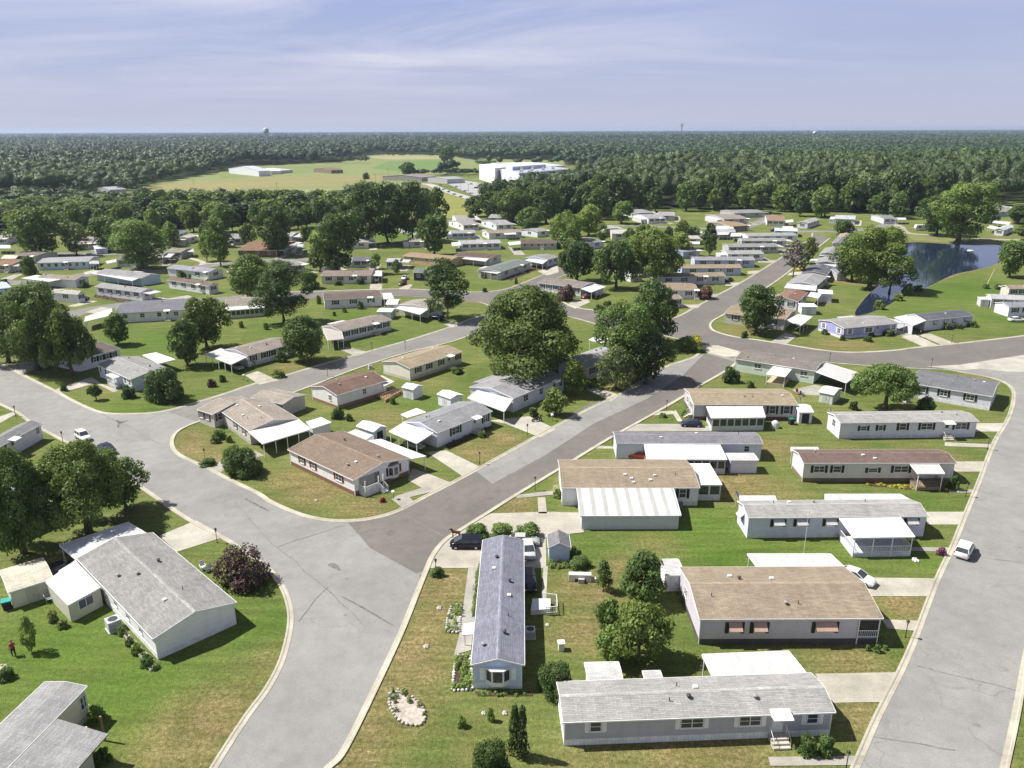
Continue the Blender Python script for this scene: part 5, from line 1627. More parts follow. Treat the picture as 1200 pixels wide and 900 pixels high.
# ------------------------------------------------------------------ trees and shrubs
PROFILE = {
    'round': (2.1, .16, lambda z: math.sin(math.pi * (.10 + .84 * z)) ** .55),
    'oak': (1.55, .20, lambda z: (math.sin(math.pi * (.22 + .74 * z))) ** .6),
    'tall': (3.0, .12, lambda z: math.sin(math.pi * (.14 + .80 * z)) ** .75),
    'flat': (1.15, .42, lambda z: math.sin(math.pi * (.25 + .7 * z)) ** .5),
    'cone': (4.6, .03, lambda z: max(.12, (1 - z) ** .5 * min(1, .6 + z * 4))),
    'bush': (1.35, .0, lambda z: math.sin(math.pi * (.30 + .58 * z)) ** .5),
    'willow': (1.9, .04, lambda z: math.sin(math.pi * (.20 + .76 * z)) ** .5),
    'bare': (2.8, .22, lambda z: math.sin(math.pi * (.2 + .76 * z)) ** .8),
}
_T = {}


def leaf_quads(P, Nrm, size, rng):
    n = len(P)
    a = np.cross(Nrm, rng.normal(size=(n, 3)))
    a /= np.linalg.norm(a, axis=1, keepdims=True) + 1e-9
    b = np.cross(Nrm, a)
    s = size * rng.uniform(.45, 1.55, (n, 1))
    e = rng.uniform(.45, .8, (n, 1))
    v = np.stack([P - a * s * .5, P + b * s * e * .5, P + a * s * .5, P - b * s * e * .5], 1)
    v[:, 0] += Nrm * s * .10
    v[:, 2] -= Nrm * s * .12
    return v.reshape(-1, 3)


def template(kind, leaf, seed, density=1.0):
    """crown and trunk of one tree with unit crown radius"""
    key = (kind, leaf, seed, density)
    if key in _T:
        return _T[key]
    rng = np.random.default_rng(seed * 17 + len(kind))
    asp, zb, f = PROFILE[kind]
    nc = {'cone': 70, 'bush': 30, 'flat': 60, 'oak': 85}.get(kind, 62)
    ph = rng.uniform(0, 6.28, 4)
    C, Rr = [], []
    for _ in range(nc):
        z = rng.beta(1.25, 1.1)
        an = rng.uniform(0, 6.28)
        lob = 1 + .21 * math.sin(2 * an + ph[0] + 2 * z) + .16 * math.sin(3 * an + ph[1] - 3 * z) + .07 * math.sin(5 * an + ph[2])
        r = f(z) * lob
        cr = rng.uniform(.30, .46) if kind in ('bush', 'cone') else rng.uniform(.18, .34) * (.9 if kind in ('oak', 'flat') else 1)
        rad = max(0, r - cr * .75) * (rng.uniform(.25, 1) ** .45)
        C.append((rad * math.cos(an), rad * math.sin(an), asp * (zb + (1 - zb) * (z * .92 + .02))))
        Rr.append(cr)
    C, Rr = np.array(C), np.array(Rr)
    fl = {'flat': .55, 'willow': 1.5, 'cone': 1.5}.get(kind, .85)
    P, Nn, T = [], [], []
    for c, r in zip(C, Rr):
        n = int(density * 19 * r * r / leaf ** 2)
        d = rng.normal(size=(n, 3))
        d[:, 2] += .25
        d /= np.linalg.norm(d, axis=1, keepdims=True)
        q = c + d * r * np.array([1, 1, fl]) * rng.uniform(.62, 1.12, (n, 1))
        keep = np.ones(n, bool)
        for c2, r2 in zip(C, Rr):
            dd = (q - c2) / np.array([1, 1, fl])
            keep &= ~((np.linalg.norm(dd, axis=1) < r2 * .60) & (np.linalg.norm(c2 - c) > 1e-6))
        q, d = q[keep], d[keep]
        nn = d + rng.normal(size=d.shape) * .42
        nn[:, 2] += .35
        nn /= np.linalg.norm(nn, axis=1, keepdims=True)
        P.append(q)
        Nn.append(nn)
        T.append(np.clip(rng.uniform(.15, .85) + rng.normal(size=len(q)) * .16, 0, 1))
    P, Nn, T = np.concatenate(P), np.concatenate(Nn), np.concatenate(T)
    P[:, 2] = np.maximum(P[:, 2], .02)
    off = (np.percentile(P[:, :2], 98, axis=0) + np.percentile(P[:, :2], 2, axis=0)) / 2
    sxy = 1.0 / np.percentile(np.linalg.norm(P[:, :2] - off, axis=1), 97)
    sz = asp / np.percentile(P[:, 2], 99.7)
    for arr in (P, C):
        arr[:, :2] = (arr[:, :2] - off) * sxy
        arr[:, 2] *= sz
    V = leaf_quads(P, Nn, leaf, rng)
    V[:, 2] = np.maximum(V[:, 2], .01)
    Q = np.arange(len(V)).reshape(-1, 4)
    crown = (V, Q, T)
    tb = MB()
    tr = {'cone': .05, 'tall': .055, 'bare': .05}.get(kind, .075)
    top = asp * (zb + (1 - zb) * .55)
    bend = rng.normal(size=2) * .05
    pts = [(0, 0, 0), (bend[0] * .5, bend[1] * .5, asp * zb * .6 + .05), (bend[0], bend[1], asp * zb + .12), (bend[0] * 1.5, bend[1] * 2, top)]
    for k in range(3):
        tb.tube(pts[k], pts[k + 1], tr * (1 - .25 * k) * (1.25 if k == 0 else 1), tr * (1 - .25 * (k + 1)), 7)
    far = sorted(range(nc), key=lambda k: -float(C[k][0] ** 2 + C[k][1] ** 2))
    for k in far[:26 if kind == 'bare' else 9]:
        z0 = asp * zb + .10 + .5 * rng.uniform(0, 1) * (top - asp * zb)
        u = (z0 - pts[2][2]) / max(.01, top - pts[2][2])
        s0 = (pts[2][0] + (pts[3][0] - pts[2][0]) * u, pts[2][1] + (pts[3][1] - pts[2][1]) * u, z0)
        midp = ((s0[0] + C[k][0]) * .5, (s0[1] + C[k][1]) * .5, (s0[2] + C[k][2]) * .5 + .06)
        tb.tube(s0, midp, tr * .42, tr * .26, 5)
        tb.tube(midp, tuple(C[k]), tr * .26, tr * .08, 5)
    _T[key] = (asp, crown, tb)
    return _T[key]


_CM = {}


def crown_mesh(kind, leaf, seed, mat, density=1.0, nm='crown'):
    key = (kind, leaf, seed, mat.name, density)
    if key not in _CM:
        asp, (V, Q, T), tb = template(kind, leaf, seed, density)
        _CM[key] = np_mesh(nm, V, Q, mat, {'tone': ('FACE', T)})
    return _CM[key]


_TM = {}


def trunk_mesh(kind, leaf, seed, density=1.0):
    key = (kind, leaf, seed)
    if key not in _TM:
        _TM[key] = template(kind, leaf, seed, density)[2].mesh('trunk', bark())
    return _TM[key]


L_DARK = leafmat((0.064, 0.110, 0.034), (0.128, 0.190, 0.058))
L_MID = leafmat((0.102, 0.166, 0.046), (0.172, 0.246, 0.074))
L_LITE = leafmat((0.135, 0.220, 0.054), (0.212, 0.295, 0.092))
L_LOOSE = leafmat((0.140, 0.180, 0.070), (0.225, 0.262, 0.112))
L_PLUM = leafmat((0.060, 0.034, 0.034), (0.145, 0.092, 0.082), .15)
L_YEL = leafmat((0.40, 0.38, 0.05), (0.60, 0.55, 0.07), .35)
L_PINE = leafmat((0.036, 0.068, 0.022), (0.074, 0.118, 0.036), .2)
L_BARE = leafmat((0.10, 0.095, 0.075), (0.16, 0.14, 0.115), .1)
L_PINK = leafmat((0.20, 0.05, 0.14), (0.36, 0.14, 0.28))
L_RED = leafmat((0.25, 0.02, 0.02), (0.40, 0.05, 0.04))
LM = {'d': L_DARK, 'm': L_MID, 'l': L_LITE, 'o': L_LOOSE, 'p': L_PLUM, 'y': L_YEL, 'n': L_PINE, 'b': L_BARE, 'k': L_PINK, 'r': L_RED}


def tree_at(X, Y, R, Ht, kind, mat, label, group=None, leaf=None, seed=None, rz=None, name='broadleaf_tree', density=1.0):
    d = proj((X, Y, 0))[2]
    if leaf is None:
        want = max(.26, d * .0026)
        leaf = min((.045, .065, .09, .13, .18), key=lambda q: abs(q * R - want))
    seed = random.randrange(3) if seed is None else seed
    asp = PROFILE[kind][0]
    root = thing(name, label, 'tree', (X, Y, 0), random.uniform(0, 6.28) if rz is None else rz, group)
    root.scale = (R, R, Ht / asp)
    link('crown', crown_mesh(kind, leaf, seed, LM[mat], density), root)
    link('trunk', trunk_mesh(kind, leaf, seed, density), root)
    return root


def tree(x, y, rpx, ytop, kind, mat, label, group='trees among the homes', **kw):
    p = at(x, y)
    return tree_at(p.x, p.y, rpx * mpp(x, y) * 1.0, height_at(x, y, ytop), kind, mat, label, group, **kw)


def shrub(x, y, rpx, ytop, mat, label, kind='bush', group='shrubs and garden bushes', name='shrub', cat='shrub', leaf=None):
    p = at(x, y)
    R, Ht = 1.05 * rpx * mpp(x, y), height_at(x, y, ytop)
    if leaf is None:
        leaf = min((.09, .13, .18, .26), key=lambda q: abs(q * R - max(.15, proj(p)[2] * .0019)))
    o = link(name, crown_mesh(kind, leaf, random.randrange(2), LM[mat], 1.15, 'shrub'), None, p, random.uniform(0, 6.28))
    o.scale = (R, R, Ht / PROFILE[kind][0])
    return tag(o, label, cat, group)


for a in (
    (104, 624, 56, 521, 'oak', 'm', 'wide leafy maple with visible trunk in front of the big white double wide'),
    (28, 648, 46, 528, 'oak', 'm', 'leafy maple at the left edge covering the hidden pale home'),
    (148, 596, 26, 540, 'round', 'm', 'smaller maple crown leaning over the curved road by parked cars'),
    (288, 685, 31, 643, 'bush', 'p', 'dark purple leaved plum tree on the lawn inside the road curve'),
    (37, 764, 9, 722, 'tall', 'l', 'young light green sapling on the lawn beside the person in red'),
    (753, 701, 32, 646, 'oak', 'm', 'round dark tree behind the big tan roofed double wide'),
    (748, 775, 37, 709, 'oak', 'm', 'biggest tree of the clump behind nearest grey home'),
    (716, 778, 20, 738, 'round', 'l', 'lighter round tree at the front of the clump behind nearest grey home'),
    (712, 745, 15, 702, 'round', 'm', 'narrow tree at the back of the clump behind nearest grey home'),
    (707, 692, 10, 657, 'tall', 'm', 'small pointed tree on the dry lawn beside the white planter'),
    (113, 469, 8, 452, 'flat', 'd', 'little lollipop shaped tree on the lawn at the road bend'),
    (43, 434, 46, 334, 'round', 'd', 'big oak at left with its trunk beside the pale driveway'),
    (85, 440, 30, 362, 'oak', 'd', 'dark shade tree in front of the dark brown roofed home'),
    (10, 425, 32, 345, 'oak', 'd', 'dense dark tree at the left edge next to the big oak'),
    (139, 404, 15, 367, 'round', 'm', 'bushy green tree behind the steep slate roofed home'),
    (243, 408, 27, 350, 'round', 'd', 'taller dark tree of the pair on the lawn left of the side street'),
    (220, 429, 19, 374, 'round', 'd', 'shorter dark tree of the pair on the lawn left of the side street'),
    (357, 424, 28, 370, 'round', 'd', 'evenly round dark maple beside the side street'),
    (333, 377, 31, 306, 'tall', 'd', 'tall dark double trunked tree on middle left lawn'),
    (296, 352, 28, 298, 'round', 'm', 'tall tree left behind the dark double trunked one'),
    (524, 374, 28, 303, 'tall', 'd', 'tall round headed street tree beside the dark jeep'),
    (613, 444, 75, 340, 'oak', 'd', 'huge broad dark tree in the centre, the largest of all'),
    (763, 404, 30, 328, 'round', 'd', 'dark tree at the back of the roadside group by the junction'),
    (733, 443, 36, 354, 'round', 'l', 'light green tree in the middle of the roadside group'),
    (757, 449, 29, 391, 'round', 'd', 'dark full tree at the front right of the roadside group'),
    (721, 455, 24, 405, 'round', 'o', 'thin yellowish tree at the front left of the roadside group'),
    (674, 464, 16, 422, 'round', 'm', 'leafy small tree beside the broad grey roofed blue white home'),
    (650, 487, 15, 455, 'round', 'm', 'round small tree by the driveway with the motorcycle'),
    (886, 390, 26, 334, 'round', 'd', 'round street tree covering the tan roofed beige home at the junction'),
    (1036, 482, 37, 429, 'flat', 'l', 'spreading flat topped tree between the slate roofed corner home and green home'),
    (1018, 338, 36, 265, 'round', 'm', 'large green tree on the near left pond shore'),
    (1042, 343, 25, 285, 'tall', 'm', 'dark tree leaning over the water at the near pond shore'),
    (998, 330, 24, 275, 'round', 'm', 'tree at the left of the pond shore group behind the grey shed'),
    (1122, 284, 38, 214, 'round', 'l', 'big bright tree on the far pond bank'),
    (1097, 276, 24, 230, 'round', 'd', 'darker tree left behind the big bright pond bank tree'),
    (1183, 325, 17, 284, 'round', 'm', 'tree on the sloping lawn right of the pond'),
    (929, 325, 15, 282, 'bare', 'b', 'nearly bare grey tree beside the yellow car'),
    (947, 309, 10, 278, 'tall', 'm', 'green street tree just behind the bare grey one'),
    (988, 280, 12, 258, 'round', 'm', 'round green tree at the end of the right hand street'),
    (831, 300, 11, 262, 'tall', 'd', 'dark narrow conifer among the middle homes'),
    (676, 330, 24, 283, 'oak', 'd', 'dark round tree beside the grey roofed home with white carport'),
    (722, 338, 25, 282, 'oak', 'd', 'dark spreading tree left of the grey roofed home among middle trees'),
    (765, 333, 31, 268, 'oak', 'm', 'large spreading tree in the middle above the tan roofed homes'),
    (740, 318, 18, 276, 'round', 'm', 'middle tree squeezed between two larger dark crowns'),
    (797, 300, 14, 272, 'round', 'l', 'pale green tree by the slate blue home'),
    (664, 290, 22, 247, 'willow', 'l', 'drooping willow right of the beige maroon roofed home'),
    (690, 276, 17, 240, 'round', 'l', 'light green tree behind the drooping willow'),
    (728, 262, 15, 236, 'round', 'l', 'bright tree at the left end of the far back road'),
    (509, 299, 19, 252, 'round', 'm', 'round green tree on the lawn above the tan walled home'),
    (395, 321, 30, 250, 'round', 'd', 'large dark shade tree on the lawn behind the cream home'),
    (375, 318, 13, 285, 'round', 'd', 'smaller tree at the left foot of the large shade tree'),
    (430, 287, 26, 213, 'tall', 'd', 'leftmost tall dark tree of the row on the open middle lawn'),
    (455, 285, 27, 214, 'tall', 'd', 'middle tall dark tree of the row on the open middle lawn'),
    (484, 283, 24, 213, 'tall', 'd', 'right tall dark tree of the row with pale forked trunk'),
    (514, 272, 12, 220, 'tall', 'd', 'slim dark tree at the right end of the middle lawn row'),
    (325, 299, 24, 240, 'round', 'd', 'dark wide tree over the brown clubhouse'),
    (259, 312, 16, 255, 'tall', 'm', 'tall ragged tree left of the brown clubhouse'),
    (243, 306, 10, 270, 'tall', 'l', 'pale slim tree left of the tall ragged one'),
    (167, 315, 33, 257, 'round', 'l', 'wide bright maple in front of the grey cottage'),
    (50, 301, 30, 243, 'round', 'm', 'big green tree behind the pale blue long home'),
    (90, 300, 15, 262, 'round', 'o', 'thin dull tree with bare branches behind the pale blue long home'),
    (129, 294, 21, 254, 'round', 'm', 'green tree left of the wide bright maple'),
    (363, 338, 12, 317, 'bush', 'l', 'low yellowish tree beside the cream mauve roofed home'),
    (217, 336, 9, 317, 'bush', 'd', 'dark bush like tree in front of the lavender roofed home'),
    (465, 321, 6, 304, 'tall', 'm', 'small tree by the white boxy home'),
    (440, 315, 7, 297, 'tall', 'l', 'small pale tree by the lilac grey home'),
    (552, 262, 5, 250, 'bush', 'd', 'small dark tree in front of the hipped looking home'),
    (600, 262, 24, 219, 'round', 'd', 'tall dark tree in front of the warehouse corner'),
    (640, 262, 22, 217, 'round', 'd', 'tall dark tree in front of the warehouse side wall'),
    (577, 256, 17, 224, 'round', 'd', 'dark tree left of the warehouse corner'),
    (557, 254, 14, 230, 'round', 'd', 'dark round tree at the meadow end below the car park'),
    (620, 272, 18, 243, 'round', 'm', 'bushy tree behind the white gabled homes below the warehouse'),
    (478, 207, 10, 190, 'round', 'd', 'lone tree by the farm sheds in the meadow'),
    (524, 193, 9, 172, 'round', 'd', 'dark tree at the far end of the meadow'),
    (429, 210, 4, 202, 'bush', 'd', 'single small tree in the open meadow'),
    (1160, 262, 9, 246, 'bush', 'd', 'dark shrubby tree by the sea green home'),
    (1192, 262, 16, 240, 'round', 'd', 'dark tree at the right edge near the white roofed home'),
    (1212, 282, 20, 252, 'round', 'd', 'dark tree at the right edge beyond the path'),
    (1187, 300, 8, 282, 'bush', 'l', 'light shrubby tree at the right end of the pond'),
    (930, 247, 14, 212, 'round', 'l', 'bright green tree standing before the dark wood at right'),
    (915, 248, 13, 216, 'round', 'l', 'second bright green tree before the dark wood at right'),
    (945, 249, 12, 222, 'round', 'm', 'mid green tree right beside the bright ones before the dark wood'),
):
    nm = {'p': 'plum_tree', 'b': 'bare_tree'}.get(a[5], 'broadleaf_tree')
    tree(*a[:7], name=nm, density=.5 if a[5] == 'b' else (.6 if a[5] in 'op' else 1.0))

for row, n_, hh, lb, gp in (
        ([(5, 277), (70, 275), (140, 272), (230, 272), (300, 269), (360, 267), (405, 264)], 17, 13, 'smallish tree in the loose row just before the leafy belt at left', 'loose row of trees before the leafy belt'),
        ([(708, 258), (760, 247), (850, 248), (900, 251), (960, 254), (1030, 253), (1052, 258)], 13, 15, 'smallish tree in the loose row at the foot of the right hand wood', 'loose row of trees at the foot of the wood'),
        ([(20, 291), (110, 289), (200, 286), (250, 290), (290, 286), (345, 284), (395, 279)], 12, 9, 'small tree standing between the far homes at upper left', 'small trees between the far left homes'),
        ([(700, 282), (730, 288), (770, 285), (800, 285), (835, 281)], 7, 9, 'small tree between the pale roofs left of the receding street', 'small trees between the pale roofs')):
    S_ = plan(row, 8)
    for k in range(n_):
        q = S_[int((k + random.uniform(.15, .85)) / n_ * (len(S_) - 1))]
        sz = random.uniform(.75, 1.25)
        tree_at(q.x + random.uniform(-4, 4), q.y + random.uniform(-5, 5), hh * .40 * sz, hh * sz, random.choice(('round', 'oak', 'tall', 'round')), random.choice('ddmml'), lb, gp)

for a in (
    (603, 884, 7.5, 826, 'n', 'left arborvitae of the narrow pair on the front lawn', 'cone'),
    (612, 887, 7.5, 828, 'n', 'right arborvitae of the narrow pair on the front lawn', 'cone'),
    (577, 912, 23, 868, 'd', 'dark bush at the bottom edge beside the arborvitae pair'),
    (652, 815, 22, 776, 'd', 'large dark round bush at the corner of the nearest grey home'),
    (945, 883, 10.5, 862, 'm', 'left clipped bush beside the front steps of nearest grey home'),
    (967, 882, 10.5, 862, 'm', 'right clipped bush beside the front steps of nearest grey home'),
    (560, 630, 14, 614, 'l', 'leftmost clipped hedge mound behind the dark minivan'),
    (588, 630, 15, 614, 'l', 'middle clipped hedge mound behind the blue home'),
    (617, 630, 14, 614, 'l', 'rightmost clipped hedge mound behind the blue home'),
    (195, 468, 23, 429, 'd', 'big round dark bush at the end of the light blue home'),
    (288, 556, 20, 526, 'd', 'big round bush beside the corner home driveway'),
    (273, 541, 11, 522, 'm', 'smaller bush left of the big round one at the corner home'),
    (258, 514, 7, 504, 'm', 'low bush against the beige corner home wall'),
    (269, 518, 4, 510, 'm', 'tiny bush on the path of the beige corner home'),
    (253, 519, 5, 511, 'm', 'low bush on the lawn side of the beige corner home'),
    (244, 545, 9, 537, 'm', 'low ground plants at the foot of the corner lamp'),
    (249, 453, 5, 444, 'p', 'small reddish bush on the lawn opposite the corner home'),
    (261, 447, 4, 439, 'd', 'small dark bush on the lawn opposite the corner home'),
    (327, 442, 7, 433, 'l', 'light green bush by the side street driveway'),
    (151, 466, 8, 452, 'd', 'dark bush at the front corner of the light blue home'),
    (75, 458, 4, 449, 'd', 'dark clipped bush at the driveway mouth near the oak'),
    (857, 448, 10, 429, 'd', 'dark bush at the corner of the pale green home'),
    (879, 454, 5, 446, 'm', 'small bush on the lawn of the pale green home'),
    (777, 489, 4, 484, 'm', 'small bush on the dry lawn by the tan roofed sunroom home'),
    (802, 487, 5, 480, 'l', 'bush beside the white steps of tan roofed sunroom home'),
    (654, 583, 5, 573, 'l', 'yellow green bush at the end wall of the wide tan roofed home'),
    (803, 411, 12, 394, 'm', 'green shrub left of the yellow flowering one at the junction'),
    (813, 410, 9, 393, 'y', 'yellow flowering shrub at the road junction'),
    (820, 413, 6, 406, 'l', 'small pale shrub at the tip of the junction lawn'),
    (662, 352, 10, 334, 'p', 'maroon shrub against the brown grey roofed white home'),
    (825, 350, 10, 335, 'p', 'maroon shrub beside the tan roofed wing home'),
    (712, 362, 6, 352, 'd', 'dark clipped bush left of the street corner by the shed'),
    (703, 367, 6, 357, 'd', 'second dark clipped bush beside the street corner shed'),
    (1102, 650, 5, 641, 'k', 'small pink purple flowering bush by the white car'),
    (1116, 573, 6, 556, 'd', 'dark bush at the porch end of the cream single wide'),
    (1084, 485, 12, 466, 'd', 'dark bush in front of the slate roofed corner home'),
    (1017, 400, 5, 394, 'd', 'dark low bush in front of the purple blue home'),
    (1040, 393, 7, 386, 'd', 'dark bushes by the right front window of purple blue home'),
    (1020, 394, 5, 389, 'd', 'low dark bush under the middle window of purple blue home'),
    (967, 392, 4, 386, 'd', 'small conical bush at the end wall of the purple blue home'),
    (987, 399, 3, 392, 'd', 'narrow bush at the front corner of the purple blue home'),
    (1110, 386, 4, 379, 'd', 'small dark bush left in front of the awning home by the pond'),
    (1123, 385, 4, 379, 'd', 'small dark bush in the middle of the awning home front'),
    (1139, 383, 5, 376, 'd', 'dark bush at the right end of the awning home front'),
    (1030, 362, 6, 351, 'm', 'bushy plant on the narrow inlet of the pond'),
    (1062, 346, 6, 332, 'm', 'young tree like shrub on the near pond edge'),
    (1075, 341, 6, 334, 'm', 'low shrub on the near pond edge right of the young one'),
    (1052, 352, 6, 344, 'm', 'low shrub on the near pond edge left of the young one'),
    (1155, 338, 4, 333, 'd', 'left dark shrub on the lawn above the pinkish roofed home'),
    (1169, 339, 4, 333, 'd', 'right dark shrub on the lawn above the pinkish roofed home'),
    (374, 356, 3, 346, 'd', 'square clipped dark bush left of the chocolate roofed home'),
    (423, 362, 3.5, 353, 'd', 'dark bush at the door of the chocolate roofed home'),
    (404, 366, 2.5, 360, 'd', 'tiny bush on the lawn below the chocolate roofed home'),
    (392, 370, 2, 365, 'd', 'tinier bush on the lawn left below the chocolate roofed home'),
    (283, 384, 3, 376, 'm', 'small bush on the lawn below the windowed sunroom'),
    (312, 386, 3, 378, 'm', 'small sapling like bush on the lawn below the double trunked tree'),
    (331, 424, 6, 411, 'd', 'dark bush against the mauve roofed home with white carport'),
    (297, 428, 4, 420, 'd', 'dark bush at the carport corner of the mauve roofed home'),
    (422, 333, 4, 326, 'd', 'dark bush in front of the cream mauve roofed home'),
    (396, 334, 5, 328, 'd', 'low bush under the window of the cream mauve roofed home'),
    (100, 337, 4, 329, 'd', 'dark bush at the white gable end of the wide carport home'),
    (35, 322, 9, 300, 'd', 'dark tall shrub at the end of the pale blue long home'),
    (5, 333, 5, 327, 'd', 'dark shrub by the far left driveway'),
    (605, 333, 2, 326, 'd', 'small dark shrub on the bend lawn of grey green roofed home'),
    (568, 342, 3, 337, 'd', 'round shrub on the bend lawn below the columned porch'),
    (568, 326, 4, 320, 'd', 'low dark hedge at the columned corner porch'),
    (872, 396, 4, 388, 'd', 'little bush under the round street tree at the junction'),
    (1000, 480, 5, 470, 'n', 'dark small conifer below the spreading flat topped tree'),
    (8, 795, 9, 783, 'm', 'leafy plants round the pale stone bed at the left edge'),
    (62, 728, 6, 717, 'o', 'flowering bush below the cream sunroom corner'),
    (74, 735, 6, 726, 'o', 'second flowering bush below the cream sunroom'),
    (143, 744, 5, 735, 'm', 'leafy plant at the middle of the white double wide side bed'),
    (152, 756, 5, 747, 'o', 'pale flowering plant in the white double wide side bed'),
    (160, 766, 6, 755, 'm', 'taller plant in the white double wide side bed'),
    (173, 780, 8, 768, 'm', 'big leafy plant at the corner of the white double wide side bed'),
    (115, 842, 8, 826, 'l', 'flowering bush at the cream house wall'),
    (121, 893, 9, 878, 'd', 'dark bush under the cream house porch roof'),
    (512, 674, 8, 664, 'm', 'leafy plants at the foot of the lamp by the blue home'),
    (680, 664, 11, 652, 'm', 'leafy bush growing behind the white planter bench'),
    (576, 845, 4, 830, 'l', 'light green small bush on the lawn before the bay window'),
    (673, 657, 6, 642, 'd', 'dark bush in the shade of the small blue shed'),
    (541, 851, 6, 840, 'l', 'pale yellow green bush on the lawn before the bay window'),
    (1017, 762, 3, 756, 'l', 'left small clipped bush at the recessed porch of the big tan roofed home'),
    (1028, 764, 4, 755, 'l', 'middle small clipped bush at the recessed porch'),
    (1037, 761, 3, 756, 'l', 'right small clipped bush at the recessed porch'),
    (448, 588, 3.2, 583, 'r', 'reddish flowers by the porch corner of the brown roofed home'),
    (474, 432, 2.5, 428, 'd', 'tiny dark shrub at the gable of the cream tan roofed home'),
    (536, 437, 8, 430, 'd', 'dark bushes along the front of the cream tan roofed home'),
    (565, 512, 5, 505, 'd', 'low dark bushes along the front of the blue white carport home'),
    (625, 487, 6, 477, 'd', 'dark bush at the corner of the arched carport home'),
    (690, 455, 6, 444, 'l', 'yellow green bush beside the lilac white home driveway'),
    (703, 456, 5, 449, 'm', 'rounded bush at the edge of the lilac white home driveway'),
    (460, 473, 4, 465, 'm', 'bush beside the wooden deck of the dark red roofed home'),
    (410, 493, 4, 485, 'd', 'dark bush at the wall of the dark red roofed home'),
    (395, 490, 7, 477, 'd', 'round dark bush near the gable of the dark red roofed home'),
):
    shrub(*a[:6], *(a[6:7]))

# row of low plants along a wall: one bed with countless plants
def bed(label, poly, mat, hgt, n=60, soil=(0.07, 0.045, 0.03), edge=None, cat='flower bed', name='flower_bed', dens=1.0):
    P = PP(poly)
    c = sum(P, Vector()) / len(P)
    root = thing(name, label, cat, (c.x, c.y, 0), 0, 'garden beds')
    flat('soil', [p - c for p in P], 0.07, plain(soil, .95, 0, .3), root)
    xs_, ys_ = [p.x for p in P], [p.y for p in P]
    pl = [(p.x, p.y) for p in P]
    V, T = [], []
    rng = np.random.default_rng(len(label))
    k = 0
    while k < n:
        x, y = random.uniform(min(xs_), max(xs_)), random.uniform(min(ys_), max(ys_))
        if not inside(pl, x, y):
            continue
        k += 1
        r = random.uniform(.18, .42)
        m_ = 60
        d = rng.normal(size=(m_, 3))
        d[:, 2] = np.abs(d[:, 2])
        d /= np.linalg.norm(d, axis=1, keepdims=True)
        q = np.array([x - c.x, y - c.y, .05]) + d * np.array([r, r, hgt * random.uniform(.5, 1.1)]) * rng.uniform(.5, 1, (m_, 1))
        V.append(leaf_quads(q, d, .16, rng))
        T.append(np.clip(random.uniform(.1, .9) + rng.normal(size=m_) * .2, 0, 1))
    V = np.concatenate(V)
    V[:, 2] = np.maximum(V[:, 2], .03)
    o = link('plants', np_mesh('plants', V, np.arange(len(V)).reshape(-1, 4), LM[mat], {'tone': ('FACE', np.concatenate(T))}), root)
    o["kind"] = "stuff"
    if edge:
        mb = MB()
        for a, b in zip(P, P[1:] + P[:1]):
            m_ = max(1, int((b - a).length / .38))
            for j in range(m_):
                q = a + (b - a) * (j + .5) / m_ - c
                s = random.uniform(.13, .2)
                mb.lathe([(s * .8, 0), (s, .1), (s * .8, .2), (s * .3, .25)], 6, (q.x, q.y))
        mb.build('stone_edging', stone(edge), root)
    return root


bed('bushy flower bed with white edging left of the bay window', [(534, 769), (551, 769), (554, 809), (530, 810)], 'l', .7, 50, edge=(.62, .60, .56))
bed('narrow strip of tall green plants along the blue home wall', [(560, 664), (564, 664), (557, 722), (553, 724)], 'm', .9, 34)
bed('flower bed along the side wall of the white double wide', [(140, 738), (146, 740), (186, 783), (178, 787)], 'm', .55, 34, edge=(.55, .52, .5))
bed('row of leafy plants in front of the small blue shed', [(644, 660), (671, 660), (671, 666), (645, 667)], 'l', .6, 26)
bed('strip of low plants below the bay window front wall', [(556, 811), (624, 811), (624, 816), (560, 816)], 'l', .3, 16)
bed('row of flowers along the front of the light grey roofed white long home', [(112, 345), (163, 354), (162, 358), (110, 348)], 'o', .5, 36)
bed('orange flower strip before the porch of the cream single wide', [(1018, 566), (1112, 574), (1112, 578), (1016, 569)], 'y', .3, 30)
bed('dark planting along the front of the blue white carport home', [(521, 522), (574, 500), (578, 502), (526, 526)], 'd', .5, 26)
bed('rock garden bed edged with pale stones on the front lawn', [(457, 812), (470, 808), (478, 814), (488, 822), (497, 832), (498, 844), (491, 851), (474, 849), (462, 840), (456, 826)], 'm', .75, 13, soil=(.40, .35, .31), edge=(.50, .46, .41), dens=.2)
bed('raised stone walled planter bed with leafy plants by the path', [(529, 711), (541, 708), (538, 742), (523, 741), (524, 727)], 'l', .8, 22, soil=(.30, .28, .25), edge=(.50, .50, .48))
bed('pale round stone bed with plants at the left edge', [(-8, 783), (6, 780), (12, 788), (8, 796), (-8, 796)], 'm', .4, 7, soil=(.50, .45, .30), edge=(.5, .48, .42))
bed('front garden of low flowers before the columned corner porch home', [(592, 325), (625, 312), (632, 315), (598, 329)], 'o', .5, 30)

